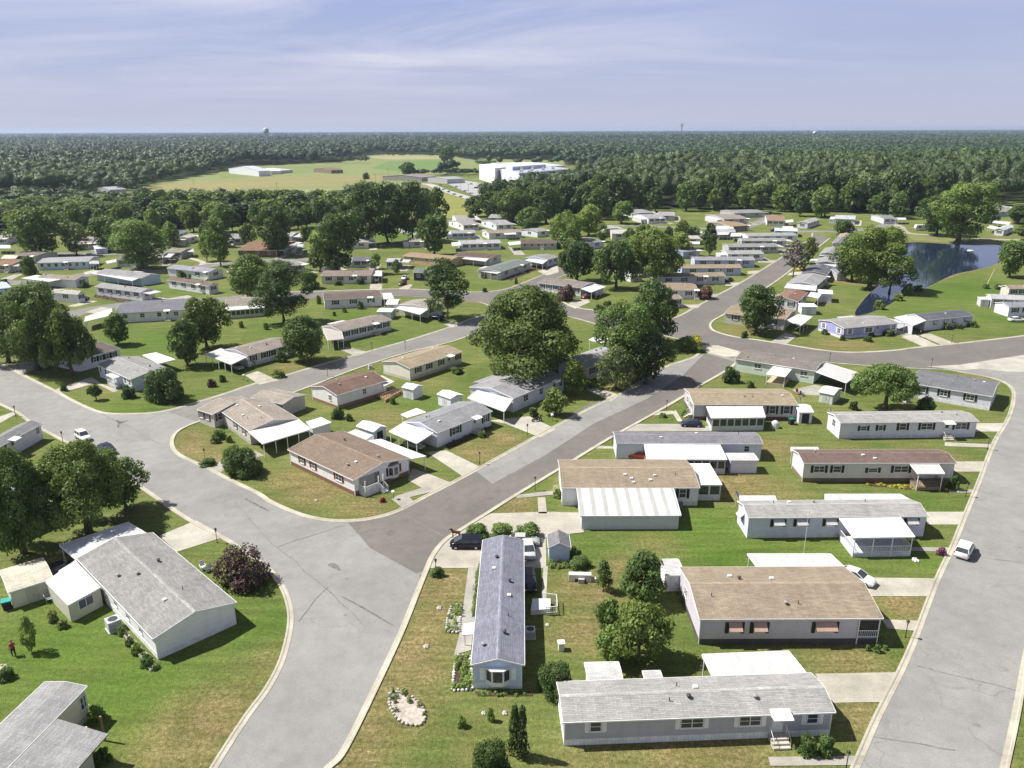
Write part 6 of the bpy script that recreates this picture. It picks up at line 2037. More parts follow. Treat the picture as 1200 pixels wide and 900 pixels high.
# ------------------------------------------------------------------ woods
WD = []
cell = 12.2
rng = np.random.default_rng(3)
for iy in range(int((1500 - 395) / cell)):
    Y0 = 395 + iy * cell
    hw = Y0 * .86 + 60
    for ix in range(int(-hw / cell), int(hw / cell)):
        X, Y = (ix + rng.uniform(.1, .9)) * cell, Y0 + rng.uniform(.1, .9) * cell
        px, py, d = proj((X, Y, 0))
        if is_wood(max(-190, min(1490, px)), py):
            WD.append((X, Y, px, py, d))
WD.sort(key=lambda q: q[4])
near, rest, KIND_N = [], [], 205
for q in WD:
    (near if len(near) < KIND_N and -25 < q[2] < 1225 else rest).append(q)
for X, Y, px, py, d in near:
    if px < 425:
        lb, gp = 'broadleaf tree in the leafy belt between the left homes and the meadow', 'trees of the belt below the meadow'
    elif px < 705:
        lb, gp = 'broadleaf tree in the cluster between the homes and the white warehouse', 'trees before the warehouse'
    elif px < 1055:
        lb, gp = 'broadleaf tree at the near edge of the dark wood behind the right hand homes', 'trees of the wood behind the right hand homes'
    else:
        lb, gp = 'broadleaf tree at the edge of the wood beyond the pond', 'trees of the wood beyond the pond'
    sz = random.uniform(.8, 1.25)
    mt = random.choice('nnnddm' if px > 560 else 'nndddml')
    tree_at(X, Y, 8.0 * sz, (9.0 if px < 170 else 12.5 if px < 425 else 15.0 if px < 560 else 18.5 if px < 705 else 22.0) * random.uniform(.8, 1.2) * sz ** .5, random.choice(('round', 'round', 'oak', 'tall')), mt, lb, gp, leaf=.18)


_VN = np.random.default_rng(11).uniform(0, 1, (64, 64))


def vnoise(x, y):
    i, j = math.floor(x), math.floor(y)
    u, v = x - i, y - j
    u, v = u * u * (3 - 2 * u), v * v * (3 - 2 * v)
    g = lambda a, b: _VN[a % 64, b % 64]
    return (g(i, j) * (1 - u) + g(i + 1, j) * u) * (1 - v) + (g(i, j + 1) * (1 - u) + g(i + 1, j + 1) * u) * v


def tone_at(x, y):
    return -.1 + 1.2 * (.65 * vnoise(x / 190, y / 150) + .35 * vnoise(x / 55 + 9, y / 60))


def size_at(x, y):
    return .72 + .62 * vnoise(x / 60 + 31, y / 110 + 5)


def mass(name, T, nleaf, leaf, mat, core=False):
    n = len(T)
    X = np.array([q[0] for q in T])
    Y = np.array([q[1] for q in T])
    R = np.array([q[2] for q in T])
    Hh = np.array([q[3] for q in T])
    k, m_ = 6, nleaf
    rg = np.random.default_rng(5)
    cd = rg.normal(size=(n, k, 3))
    cd[..., 2] = np.abs(cd[..., 2]) + .15
    cd /= np.linalg.norm(cd, axis=2, keepdims=True)
    d = rg.normal(size=(n, m_, 3))
    d[..., 2] = np.abs(d[..., 2]) * 1.1 - .35
    d /= np.linalg.norm(d, axis=2, keepdims=True)
    dot = np.einsum('nmi,nki->nmk', d, cd)
    lobe = np.exp((dot - 1) / .09)
    best = lobe.argmax(2)
    rad = .52 + .54 * lobe.max(2) + rg.normal(size=(n, m_)) * .035
    nn = (d + .9 * np.take_along_axis(cd, best[..., None], 1) * lobe.max(2)[..., None] * (dot.max(2) < .995)[..., None] * 0 + rg.normal(size=(n, m_, 3)) * .13).reshape(-1, 3)
    P = np.empty_like(d)
    P[..., 0] = X[:, None] + d[..., 0] * rad * R[:, None]
    P[..., 1] = Y[:, None] + d[..., 1] * rad * R[:, None]
    P[..., 2] = (Hh * .58)[:, None] + d[..., 2] * rad * (Hh * .41)[:, None]
    tn = np.clip(np.array([tone_at(q[0], q[1]) for q in T])[:, None] + rg.uniform(-.2, .2, (n, 1)) + rg.normal(size=(n, m_)) * .05, 0, 1)
    k = 1
    size = np.repeat((R * leaf), k * m_)[:, None]
    nn /= np.linalg.norm(nn, axis=1, keepdims=True)
    V = leaf_quads(P.reshape(-1, 3), nn, size, rg)
    Q = np.arange(len(V)).reshape(-1, 4)
    tn = tn.ravel()
    if core:
        # solid core added inside each crown so light does not leak through the leaves
        nu, nw = 9, 6
        th, phi = np.meshgrid(np.arange(nu) * 2 * np.pi / nu, np.linspace(-1.2, 1.5, nw), indexing='ij')
        dd = np.stack([np.cos(phi) * np.cos(th), np.cos(phi) * np.sin(th), np.sin(phi)], -1).reshape(-1, 3)
        lb = np.exp((np.einsum('mi,nki->nmk', dd, cd) - 1) / .09).max(2)
        rc = (.52 + .54 * lb) * .90
        cv = np.stack([X[:, None] + dd[:, 0] * rc * R[:, None], Y[:, None] + dd[:, 1] * rc * R[:, None], (Hh * .58)[:, None] + dd[:, 2] * rc * (Hh * .41)[:, None]], -1)
        fq = np.array([(a * nw + b, ((a + 1) % nu) * nw + b, ((a + 1) % nu) * nw + b + 1, a * nw + b + 1) for a in range(nu) for b in range(nw - 1)])
        cq = (fq[None] + (np.arange(n) * nu * nw)[:, None, None]).reshape(-1, 4) + len(V)
        V = np.concatenate([V, cv.reshape(-1, 3)])
        Q = np.concatenate([Q, cq])
        tn = np.concatenate([tn, np.repeat(tn.reshape(n, -1).mean(1), len(fq))])
    o = link(name, np_mesh(name, V, Q, mat, {'tone': ('FACE', tn)}))
    return tag(o, None, None, None, 'stuff')


L_WOOD = leafmat((0.027, 0.056, 0.023), (0.080, 0.134, 0.045), .10)
def grow(Xs, d):
    """slow variation of stand height"""
    return .55 + .62 * vnoise(Xs / 210 + 3, d / 120 + 17) + .35 * vnoise(Xs / 60, d / 45)


T1 = [(X, Y, (8.8 if px > 560 else 7.6) * random.uniform(.7, 1.3) * size_at(X, Y), (9.0 if px < 170 and py > 232 else 12.5 if px < 430 and py > 236 else 14.0 if px < 560 and py > 225 and px > 430 else 21.0 if px > 560 else 18.0) * random.uniform(.8, 1.2) * grow(X, Y)) for X, Y, px, py, d in rest if d < 900]
T2 = [(X, Y, 8.6 * random.uniform(.7, 1.35) * size_at(X, Y), 16.5 * random.uniform(.8, 1.25) * grow(X, Y)) for X, Y, px, py, d in rest if d >= 900]
for Y0 in np.arange(1500, 3300, 16.0):
    for X in np.arange(-Y0 * .8, Y0 * .8, 16.0):
        x, y = X + random.uniform(-6, 6), Y0 + random.uniform(-6, 6)
        px, py, d = proj((x, y, 0))
        if is_wood(max(-190, min(1490, px)), py) and random.random() < .93:
            T2.append((x, y, 11.5 * random.uniform(.7, 1.3) * size_at(x, y), 16 * random.uniform(.75, 1.3) * grow(x, y)))
T3 = []
for Y0 in np.arange(3300, 14000, 62.0):
    for X in np.arange(-Y0 * .78, Y0 * .78, 34.0):
        T3.append((X + random.uniform(-16, 16), Y0 + random.uniform(-30, 30), 26 * random.uniform(.7, 1.4), 15 * random.uniform(.8, 1.3) * grow(X * .5, Y0 * .4)))
mass('woodland', T1, 380, .15, L_WOOD, True)
mass('woodland', T2, 80, .30, L_WOOD, True)
mass('woodland', T3, 26, .55, L_WOOD)
# low scrub along the meadow and the warehouse lot
hedge = [(x, y) for x, y in [(70, 228), (90, 226), (110, 226), (80, 232), (160, 221), (175, 219), (130, 223), (150, 226), (60, 226)]]
sc = []
for x, y in hedge:
    for _ in range(5):
        p = at(x + random.uniform(-8, 8), y + random.uniform(-1.2, 1.2))
        sc.append((p.x, p.y, random.uniform(3.5, 6.5), random.uniform(7, 13)))
for x0, x1, y in ((508, 560, 205), (480, 500, 206), (560, 580, 194), (350, 432, 191), (440, 520, 183)):
    for x in np.arange(x0, x1, 1.6):
        p = at(x, y + random.uniform(-1, 1))
        sc.append((p.x, p.y, random.uniform(4, 6), random.uniform(6, 9) * (1.5 if x < 433 else 1)))
mass('woodland', sc, 150, .27, L_WOOD)
sc = []
for x, y in ((520, 224), (526, 227), (533, 230), (540, 233), (548, 236), (556, 239), (545, 226), (552, 229), (535, 221), (516, 219), (562, 232), (570, 236)):
    p = at(x, y)
    sc.append((p.x, p.y, 2.4, 2.6))
mass('hedge_planting', sc, 60, .3, L_WOOD)
# ------------------------------------------------------------------ vehicles
KINDS = {
    'sedan': dict(L=4.5, secs=[(-2.22, .36, .78, .66), (-2.12, .24, .96, .82), (-1.3, .2, .99, .88), (0, .2, .97, .89), (1.0, .2, .95, .88), (1.8, .22, .84, .85), (2.15, .28, .66, .74), (2.25, .36, .55, .60)],
                  cab=[(-1.85, .97, .98, .74, .70), (-1.15, .97, 1.38, .80, .60), (.15, .96, 1.43, .80, .62), (1.05, .94, .96, .78, .70)]),
    'hatch': dict(L=4.2, secs=[(-2.05, .36, .86, .70), (-1.98, .24, 1.02, .84), (-1.2, .2, 1.02, .88), (0, .2, 1.0, .89), (1.0, .2, .98, .88), (1.7, .22, .88, .85), (2.0, .28, .68, .74), (2.1, .36, .55, .6)],
                  cab=[(-2.0, 1.0, 1.04, .76, .70), (-1.65, 1.0, 1.48, .80, .62), (.15, 1.0, 1.52, .80, .64), (1.15, .97, .99, .78, .70)]),
    'suv': dict(L=4.6, secs=[(-2.25, .45, .95, .78), (-2.18, .30, 1.12, .88), (-1.2, .28, 1.14, .92), (0, .28, 1.12, .92), (1.0, .28, 1.10, .91), (1.8, .30, 1.0, .88), (2.2, .36, .80, .80), (2.3, .45, .65, .68)],
                cab=[(-2.2, 1.12, 1.16, .80, .74), (-1.85, 1.12, 1.66, .84, .68), (.3, 1.12, 1.72, .84, .70), (1.15, 1.08, 1.10, .82, .74)]),
    'van': dict(L=4.8, secs=[(-2.35, .42, .98, .80), (-2.28, .26, 1.12, .90), (-1.2, .22, 1.12, .95), (0, .22, 1.10, .95), (1.2, .22, 1.08, .93), (1.9, .25, .96, .88), (2.3, .32, .76, .76), (2.4, .42, .60, .62)],
                cab=[(-2.3, 1.10, 1.16, .84, .78), (-2.0, 1.10, 1.68, .88, .74), (.55, 1.10, 1.72, .88, .74), (1.75, 1.02, 1.04, .84, .76)]),
    'pickup': dict(L=5.2, secs=[(-2.6, .5, .98, .86), (-2.52, .4, 1.05, .92), (-.9, .35, 1.05, .94), (-.7, .35, 1.08, .94), (1.0, .35, 1.1, .93), (2.0, .36, 1.02, .9), (2.5, .42, .85, .84), (2.6, .5, .7, .74)],
                   cab=[(-.8, 1.06, 1.1, .82, .78), (-.55, 1.06, 1.70, .84, .70), (.6, 1.06, 1.74, .84, .72), (1.3, 1.08, 1.1, .82, .74)]),
}


def loft(rings):
    mb = MB()
    n = len(rings[0])
    for r in rings:
        mb.v += r
    for i in range(len(rings) - 1):
        for k in range(n):
            mb.f.append((i * n + k, i * n + (k + 1) % n, (i + 1) * n + (k + 1) % n, (i + 1) * n + k))
    mb.f.append(tuple(range(n - 1, -1, -1)))
    b = (len(rings) - 1) * n
    mb.f.append(tuple(range(b, b + n)))
    return mb


def vehicle(kind, color, rear, front, label, scale=.93, rough=.25, cat='car', group='parked vehicles', z=0.0):
    k = KINDS[kind]
    a, b = at(*rear), at(*front)
    d = b - a
    c = (a + b) / 2
    nm = {'suv': 'parked_suv', 'van': 'parked_minivan', 'pickup': 'parked_pickup'}.get(kind, 'parked_car')
    root = thing(nm, label, cat, (c.x, c.y, 0.03 + z), math.atan2(d.y, d.x), group)
    root.scale = (scale,) * 3

    def ring(x, zl, zh, w):
        return [(x, -w * .86, zl), (x, -w, zl + (zh - zl) * .22), (x, -w * 1.0, zl + (zh - zl) * .62), (x, -w * .93, zh - .05), (x, -w * .78, zh), (x, w * .78, zh), (x, w * .93, zh - .05), (x, w * 1.0, zl + (zh - zl) * .62), (x, w, zl + (zh - zl) * .22), (x, w * .86, zl)]
    paint = gloss(color, rough)
    body = link('body', shared(('cb', kind, color), lambda: loft([ring(*s) for s in k['secs']]).mesh('body', paint, True)), root)
    cab = k['cab']
    rings = [[(x, -wb, zb - .03), (x, -wb * .97, zb + (zt - zb) * .3), (x, -wt, zt), (x, wt, zt), (x, wb * .97, zb + (zt - zb) * .3), (x, wb, zb - .03)] for x, zb, zt, wb, wt in cab]
    link('window', shared(('cg', kind), lambda: loft(rings).mesh('window', glass())), root)

    def roofm():
        (x1, _, z1, b1, w1), (x2, _, z2, b2, w2) = cab[1], cab[2]
        mb = MB().slab([(x1 - .1, -w1 - .02, z1 + .02), (x2 + .05, -w2 - .02, z2 + .025), (x2 + .05, w2 + .02, z2 + .025), (x1 - .1, w1 + .02, z1 + .02)], .05)
        for xa, za, wa, xb, zb_, wb in ((cab[0][0], cab[0][2], cab[0][3], x1, z1, w1), (cab[3][0], cab[3][2], cab[3][3], x2, z2, w2)):
            for s in (-1, 1):
                mb.bar((xa, s * wa, za), (xb, s * (wb + .01), zb_), .07, .06)
        xm = (x1 + x2) / 2
        for xx in (xm, xm - (x2 - x1) * .45 if kind != 'pickup' else xm):
            for s in (-1, 1):
                mb.bar((xx, s * (b1 + .005), cab[1][1]), (xx, s * (w1 + .02), z1), .08, .03)
        return mb.mesh('roof', paint)
    link('roof', shared(('cr', kind, color), roofm), root)
    wr = .36 if kind in ('suv', 'pickup') else .32
    wm = shared(('wh', wr), lambda: MB().tube((0, -.1, 0), (0, .1, 0), wr, n=14).mesh('wheel', plain((.015, .015, .015), .8)))
    rm = shared(('rm', wr), lambda: MB().tube((0, -.115, 0), (0, .115, 0), wr * .62, n=10).mesh('rim', plain((.45, .45, .46), .35, .6)))
    ax = k['L'] * .30
    for x in (-ax, ax * 1.02):
        for s in (-1, 1):
            w = link('wheel', wm, root, (x, s * (k['secs'][3][3] - .08), wr))
            link('rim', rm, w)
    xf, xr = k['secs'][-2], k['secs'][1]
    hl = shared(('hl', kind), lambda: MB().box(xf[0] - .12, xf[0] + .07, -.14, .14, 0, .13).mesh('headlight', plain((.75, .76, .78), .15)))
    tl = shared(('tl', kind), lambda: MB().box(xr[0] - .06, xr[0] + .1, -.12, .12, 0, .2).mesh('tail_light', plain((.35, .01, .01), .2)))
    for s in (-1, 1):
        link('headlight', hl, root, (0, s * (xf[3] - .13), xf[1] + (xf[2] - xf[1]) * .55))
        link('tail_light', tl, root, (0, s * (xr[3] - .11), xr[1] + (xr[2] - xr[1]) * .62))
    link('number_plate', shared(('np', kind), lambda: MB().box(k['secs'][0][0] - .02, k['secs'][0][0] + .03, -.2, .2, .5, .62).mesh('number_plate', plain((.6, .6, .55)))), root)
    return root


WHT, SIL, NVY, BLK = (.78, .78, .78), (.42, .43, .45), (.012, .016, .035), (.012, .012, .014)
vehicle('van', (.004, .005, .013), (567, 641), (526, 641), 'dark navy minivan on the concrete driveway by the clipped hedge mounds', .87, cat='minivan')
vehicle('sedan', (.42, .43, .40), (600, 637), (628, 638), 'pale silver car behind the roof end of the blue home', .9)
vehicle('suv', (.46, .47, .48), (617, 640), (622, 660), 'silver hatch backed car parked beside the small blue shed', .82)
vehicle('suv', (.02, .02, .022), (620, 676), (622, 697), 'black car parked tight along the right side of the blue home', .85)
vehicle('suv', WHT, (1123, 660), (1136, 638), 'white car driving up the right hand street near the kerb', .92)
vehicle('sedan', WHT, (988, 675), (1018, 686), 'white car half hidden behind the big tan roofed double wide', .95)
vehicle('sedan', (.025, .035, .075), (826, 500), (794, 499), 'navy sedan parked beside the white sunroom', .86)
vehicle('sedan', (.62, .10, .035), (760, 538), (738, 536), 'orange red car mostly hidden by the wide tan roof', .9)
vehicle('suv', WHT, (87, 508), (109, 522), 'white pickup like car on the curved road above the maple crown', .86)
vehicle('sedan', (.02, .03, .07), (113, 522), (140, 538), 'dark blue car on the curved road just above the maple crown', .95)
vehicle('sedan', (.035, .035, .05), (62, 675), (88, 666), 'dark car nosing under the patterned white carport at left', .95)
vehicle('sedan', (.30, .29, .27), (470, 520), (502, 529), 'grey silver car under the ribbed blue white carport', .86)
vehicle('sedan', (.32, .33, .34), (268, 428), (289, 437), 'grey car under the white carport opposite the corner lot', .9)
vehicle('suv', (.015, .02, .04), (524, 376), (500, 373), 'dark navy jeep at the end of the tall white carport', .95)
vehicle('hatch', (.16, .02, .025), (694, 348), (680, 351), 'maroon car at the carport of the brown grey roofed white home', .95)
vehicle('suv', WHT, (441.5, 326), (441, 333), 'white car under the small carport of the cream mauve roofed home', .95)
vehicle('pickup', WHT, (479, 325), (470, 330), 'white pickup beside the dark navy home', .85)
vehicle('hatch', (.10, .015, .02), (478, 332), (465, 336), 'dark red car in front of the white pickup', .9)
vehicle('pickup', (.72, .50, .02), (932, 320), (944, 314), 'bright yellow pickup by the bare grey tree', .95)
vehicle('sedan', (.06, .06, .07), (848, 331), (860, 328), 'dark grey car at the end of the long grey walled home', .95)
vehicle('sedan', (.05, .05, .07), (902, 271.5), (912, 271), 'dark car in front of the bright blue gabled home', .95)
vehicle('suv', (.03, .03, .035), (92, 352), (101, 352), 'black car in the dark carport at left', .95)
vehicle('sedan', WHT, (1184, 377), (1198, 377), 'white sedan at the right edge below the dark bluish roof', .95)
vehicle('sedan', SIL, (100, 301), (113, 300), 'silver car on the upper left street', .95)
vehicle('suv', WHT, (268, 321), (279, 319), 'white car beside the end of the lavender roofed white home', 1)
vehicle('sedan', SIL, (200, 288), (208, 286), 'pale car beside the beige gabled home at upper left', 1)
vehicle('sedan', WHT, (697, 291), (705, 289), 'white car at the end of the grey roofed home right of the willow', 1)
vehicle('sedan', (.03, .04, .10), (786, 319), (795, 317), 'dark blue car behind the bluish walled tan roofed home', 1)
vehicle('sedan', (.05, .05, .06), (1088, 271.5), (1096, 271.5), 'black car beside the white travel trailer', 1)
for k, (x, y) in enumerate(((558, 221), (567, 225), (566, 218), (552, 216.5), (575, 227))):
    vehicle('sedan', ((.05, .05, .06), (.45, .45, .46), (.10, .02, .02), WHT, (.04, .05, .1))[k], (x - 3.2, y), (x + 3.2, y - .3), ('black', 'silver', 'dark red', 'white', 'dark blue')[k] + ' car parked in the lot of the white warehouse', 1)

# travel trailer and its shelter
p = at(1080, 270)
t_ = thing('travel_trailer', 'white travel trailer parked on the far pond bank road', 'trailer', (p.x, p.y, 0), 0.05, 'parked vehicles')
MB().box(-3.2, 3.2, -1.2, 1.2, .6, 2.9).add([(-3.2, -1.2, .8), (-3.2, 1.2, .8), (-3.2, 1.2, 2.9), (-3.2, -1.2, 2.9), (-3.8, -1.1, 1.2), (-3.8, 1.1, 1.2), (-3.6, 1.1, 2.5), (-3.6, -1.1, 2.5)], [(4, 7, 6, 5), (0, 4, 5, 1), (3, 2, 6, 7), (0, 3, 7, 4), (1, 5, 6, 2)]).build('body', plain((.68, .66, .64), .4), t_)
MB().box(-2.6, -1.0, -1.23, -1.19, 1.5, 2.3).box(.6, 2.4, -1.23, -1.19, 1.5, 2.3).build('window', glass(), t_)
for s in (-1, 1):
    MB().tube((.2, s * 1.1, .38), (.2, s * .9, .38), .38, n=12).build('wheel', plain((.02, .02, .02)), t_)

# ------------------------------------------------------------------ yard lamps
IRON = plain((.018, .018, .018), .5)


def yard_lamp():
    t = MB()
    t.lathe([(.09, 0), (.09, .06), (.045, .12), (.038, 1.55)], 8)
    post = t.mesh('post', IRON)
    g_ = MB().lathe([(.06, 1.55), (.12, 1.66), (.15, 1.92), (.14, 1.93)], 6).mesh('lantern', plain((.30, .28, .22), .2))
    cap = MB().lathe([(.20, 1.93), (.12, 2.03), (.03, 2.10), (.02, 2.18)], 6).mesh('lantern_cap', IRON)
    return post, g_, cap


LP = yard_lamp()
for x, y, lb in (
    (254.5, 636, 'beside the driveway and purple plum tree'), (511, 673, 'with leafy plants at its foot beside the dark minivan driveway'), (1061, 747, 'at the path of the big tan roofed double wide'),
    (627, 574, 'at the kerb before the wide ribbed carport home'), (562, 544, 'on the dry lawn of the blue white ribbed carport home'), (718, 520, 'at the kerb end of the slate roofed sunroom home'),
    (781, 481, 'at the kerb by the white steps of the tan roofed home'), (1131.5, 582, 'at the path of the cream single wide with porch'), (240.5, 540, 'on the dry corner lawn inside the road bend'),
    (18.5, 488, 'at the left kerb beside the grey roofed home'), (74, 519, 'beside the white pickup like car on the curved road'), (1091, 431, 'at the cross road near the slate roofed corner home'),
    (972, 424, 'behind the white carport of the pale green home'), (991, 904, 'at the bottom path by the nearest grey home'), (384, 441, 'at the kerb corner of the dark red roofed home'),
    (436, 411, 'beside the side street near the many windowed home'), (700, 376, 'on the side street by the small corner shed'), (1157, 527, 'by the path of the light grey roofed white single wide'),
    (1078, 396, 'between the two driveways south of the pond'), (1115, 402, 'on the lawn in front of the awning home by the pond'), (618, 510, 'on the lawn by the motorcycle driveway'),
    (22, 434, 'by the pale driveway at the big oak'), (475, 409, 'at the side street below the tall white carport'), (897, 396, 'at the junction driveway under the round street tree'),
):
    o = thing('yard_lamp', 'black yard lamp post ' + lb, 'lamp post', at(x, y), 0, 'black yard lamp posts')
    for n_, me in zip(('post', 'lantern', 'lantern_cap'), LP):
        link(n_, me, o)

# ------------------------------------------------------------------ yard things
GALV = plain((.52, .53, .55), .5)


def ac_unit(x, y, rz, label, s=1.0):
    p = at(x, y)
    o = thing('air_conditioner', label, 'air conditioner', p, rz, 'air conditioners beside homes')
    o.scale = (s, s, s)
    MB().box(-.5, .5, -.5, .5, .06, .95).box(-.56, .56, -.56, .56, 0, .06).build('casing', GALV, o)
    MB().lathe([(.38, .951), (.38, .975), (.30, .99)], 14).build('fan_grille', plain((.05, .05, .06)), o)
    mb = MB()
    for k in range(6):
        mb.box(-.46, .46, -.515, -.502, .15 + k * .12, .2 + k * .12)
    mb.build('louvre', plain((.25, .26, .27)), o)


ac_unit(134, 737, .75, 'big white air conditioner on the grass beside the white double wide', 1.3)
ac_unit(621.5, 746, .0, 'grey air conditioner in the shade along the blue home', 1.0)
ac_unit(1062, 471, .2, 'grey air conditioner at the end of the slate roofed corner home', .9)
ac_unit(189, 361, 0, 'dark air conditioner behind the steep slate roofed home', .9)
ac_unit(434, 432, .4, 'white air conditioner near the wooden deck', .8)

p = at(657.5, 761)
o = thing('pedestal_box', 'white pedestal box standing on the dry lawn right of the blue home', 'pedestal', p, .1)
MB().box(-.28, .28, -.28, .28, 0, .8).build('base', plain((.72, .72, .72)), o)
MB().box(-.36, .36, -.36, .36, .8, .9).box(-.2, .2, -.2, .2, .9, 1.0).build('top', plain((.80, .80, .80)), o)

p = at(680.5, 680)
o = thing('planter_bench', 'white planter bench with arched centre on the lawn beside the small blue shed', 'planter', p, -.05)
MB().box(-1.4, 1.2, -.35, .35, .5, .9).box(-1.4, -.7, -.35, .35, 0, .5).box(.6, 1.2, -.35, .35, 0, .5).build('bench', plain((.66, .66, .64)), o)
MB().box(-.3, .4, -.75, -.36, 0, .55).build('box', plain((.40, .41, .44)), o)
MB().box(1.2, 1.8, -.25, .3, 0, .35).build('stone', stone(), o)


def ornament(x, y, label, s=.36, c=(.50, .48, .44)):
    p = at(x, y)
    mb = MB()
    for k in range(6):
        a = k * 1.05
        r = random.uniform(.14, .24)
        mb.lathe([(r, 0), (r * 1.1, .1), (r * .7, .22), (r * .2, .28)], 7, (math.cos(a) * .28 * (k > 0), math.sin(a) * .28 * (k > 0)))
    o = link('stone_cluster', mb.mesh('stone_cluster', stone(c)), None, p)
    o.scale = (s * 2, s * 2, s * 2)
    return tag(o, label, 'lawn ornament', 'pale stone clusters on the lawns')


ornament(515, 713, 'pale stone cluster on the dry lawn above the raised planter bed')
ornament(500, 758, 'pale stone cluster on the dry lawn below the raised planter bed')
ornament(642, 733, 'pale stone cluster on the lawn right of the grey air conditioner', .3)
ornament(567, 836, 'left pale stone cluster in front of the bay window', .28)
ornament(592, 836, 'right pale stone cluster in front of the bay window near the arborvitae', .32)
ornament(371, 587, 'pale stone cluster on the dry lawn of the brown roofed home', .34)
ornament(1073, 657, 'white stone ornament beside the screened porch path', .5, (.75, .75, .75))
ornament(430, 456, 'round stone ring on the lawn by the wooden deck', .8, (.45, .36, .30))

# horse statue
def skin(name, joints, edges, mat, parent=None, sub=1, rootj=None):
    me = bpy.data.meshes.new(name)
    names = list(joints)
    me.from_pydata([joints[n][:3] for n in names], [(names.index(a), names.index(b)) for a, b in edges], [])
    o = link(name, me, parent)
    o.modifiers.new('skin', 'SKIN')
    sv = me.skin_vertices[0].data
    for i, n in enumerate(names):
        r = joints[n][3]
        sv[i].radius = (r, r)
        sv[i].use_root = (n == (rootj or names[0]))
    m_ = o.modifiers.new('sub', 'SUBSURF')
    m_.levels = m_.render_levels = sub
    dg = bpy.context.evaluated_depsgraph_get()
    me2 = bpy.data.meshes.new_from_object(o.evaluated_get(dg))
    o.modifiers.clear()
    o.data = me2
    me2.materials.clear()
    me2.materials.append(mat)
    for p_ in me2.polygons:
        p_.use_smooth = True
    return o


p = at(534.5, 630)
HB = plain((.20, .075, .035), .5)
J = dict(pelvis=(.42, 0, 1.02, .22), mid=(0, 0, 1.0, .21), chest=(-.42, 0, 1.03, .23), neck=(-.66, 0, 1.28, .14), poll=(-.82, 0, 1.56, .10), head=(-.98, 0, 1.47, .085), muzzle=(-1.14, 0, 1.36, .06),
         hl1=(.50, .13, .72, .12), hl2=(.60, .13, .42, .055), hl3=(.53, .13, .04, .045), hr1=(.44, -.13, .72, .12), hr2=(.52, -.13, .42, .055), hr3=(.44, -.13, .04, .045),
         fl1=(-.44, .13, .72, .09), fl2=(-.46, .13, .40, .05), fl3=(-.45, .13, .04, .045), fr1=(-.48, -.13, .72, .09), fr2=(-.54, -.13, .40, .05), fr3=(-.52, -.13, .04, .045),
         tail1=(.70, 0, .98, .05), tail2=(.78, 0, .5, .04), earl=(-.80, .06, 1.68, .022), earr=(-.80, -.06, 1.68, .022))
E_ = [('pelvis', 'mid'), ('mid', 'chest'), ('chest', 'neck'), ('neck', 'poll'), ('poll', 'head'), ('head', 'muzzle'), ('pelvis', 'hl1'), ('hl1', 'hl2'), ('hl2', 'hl3'), ('pelvis', 'hr1'), ('hr1', 'hr2'), ('hr2', 'hr3'),
      ('chest', 'fl1'), ('fl1', 'fl2'), ('fl2', 'fl3'), ('chest', 'fr1'), ('fr1', 'fr2'), ('fr2', 'fr3'), ('pelvis', 'tail1'), ('tail1', 'tail2'), ('poll', 'earl'), ('poll', 'earr')]
o = thing('horse_statue', 'small brown horse statue standing at the kerb behind the dark minivan', 'statue', p, .12)
o.scale = (.85, .85, .85)
skin('body', J, E_, HB, o)
MB().box(-1.0, -.55, -.035, .035, 1.42, 1.5).box(-.70, -.50, -.03, .03, 1.28, 1.42).build('mane', plain((.04, .02, .012)), o)
o.children[-1].location = (.05, 0, .05)

# person in a red shirt
p = at(16.5, 768.5)
o = thing('person', 'person in a red shirt and dark trousers walking on the lawn at the left edge', 'person', p, 2.4)
SKN = plain((.42, .24, .17), .6)
J = dict(pelvis=(0, 0, .92, .15), waist=(.02, 0, 1.08, .14), chest=(.04, 0, 1.32, .165), neck=(.05, 0, 1.50, .06), head=(.08, 0, 1.60, .085), crown=(.08, 0, 1.70, .09),
         sl=(.04, .19, 1.42, .07), el=(-.06, .29, 1.15, .048), wl=(.06, .34, .92, .036), hl=(.10, .35, .84, .04), sr=(.04, -.19, 1.42, .07), er=(.06, -.30, 1.16, .048), wr=(.24, -.33, .96, .036), hr=(.30, -.33, .89, .04),
         ll=(.02, .10, .84, .095), kl=(.20, .11, .48, .065), al=(.10, .11, .09, .045), tl=(.26, .12, .05, .045), lr=(-.02, -.10, .84, .095), kr=(-.02, -.11, .48, .065), ar=(-.22, -.11, .10, .045), tr=(-.08, -.12, .05, .045))
E_ = [('pelvis', 'waist'), ('waist', 'chest'), ('chest', 'neck'), ('neck', 'head'), ('head', 'crown'), ('chest', 'sl'), ('sl', 'el'), ('el', 'wl'), ('wl', 'hl'), ('chest', 'sr'), ('sr', 'er'), ('er', 'wr'), ('wr', 'hr'),
      ('pelvis', 'll'), ('ll', 'kl'), ('kl', 'al'), ('al', 'tl'), ('pelvis', 'lr'), ('lr', 'kr'), ('kr', 'ar'), ('ar', 'tr')]
skin('body', J, E_, SKN, o)
up_ = lambda q, d: q[:3] + (q[3] + d,)
sub_ = lambda ks, d: {k: up_(J[k], d) for k in ks}
skin('shirt', {**sub_(('waist', 'chest', 'sl', 'sr'), .025), 'el': (-.02, .25, 1.27, .07), 'er': (.05, -.25, 1.28, .07), 'pelvis': (0, 0, .95, .165)},
     [('pelvis', 'waist'), ('waist', 'chest'), ('chest', 'sl'), ('sl', 'el'), ('chest', 'sr'), ('sr', 'er')], plain((.42, .06, .06), .8), o, rootj='waist')
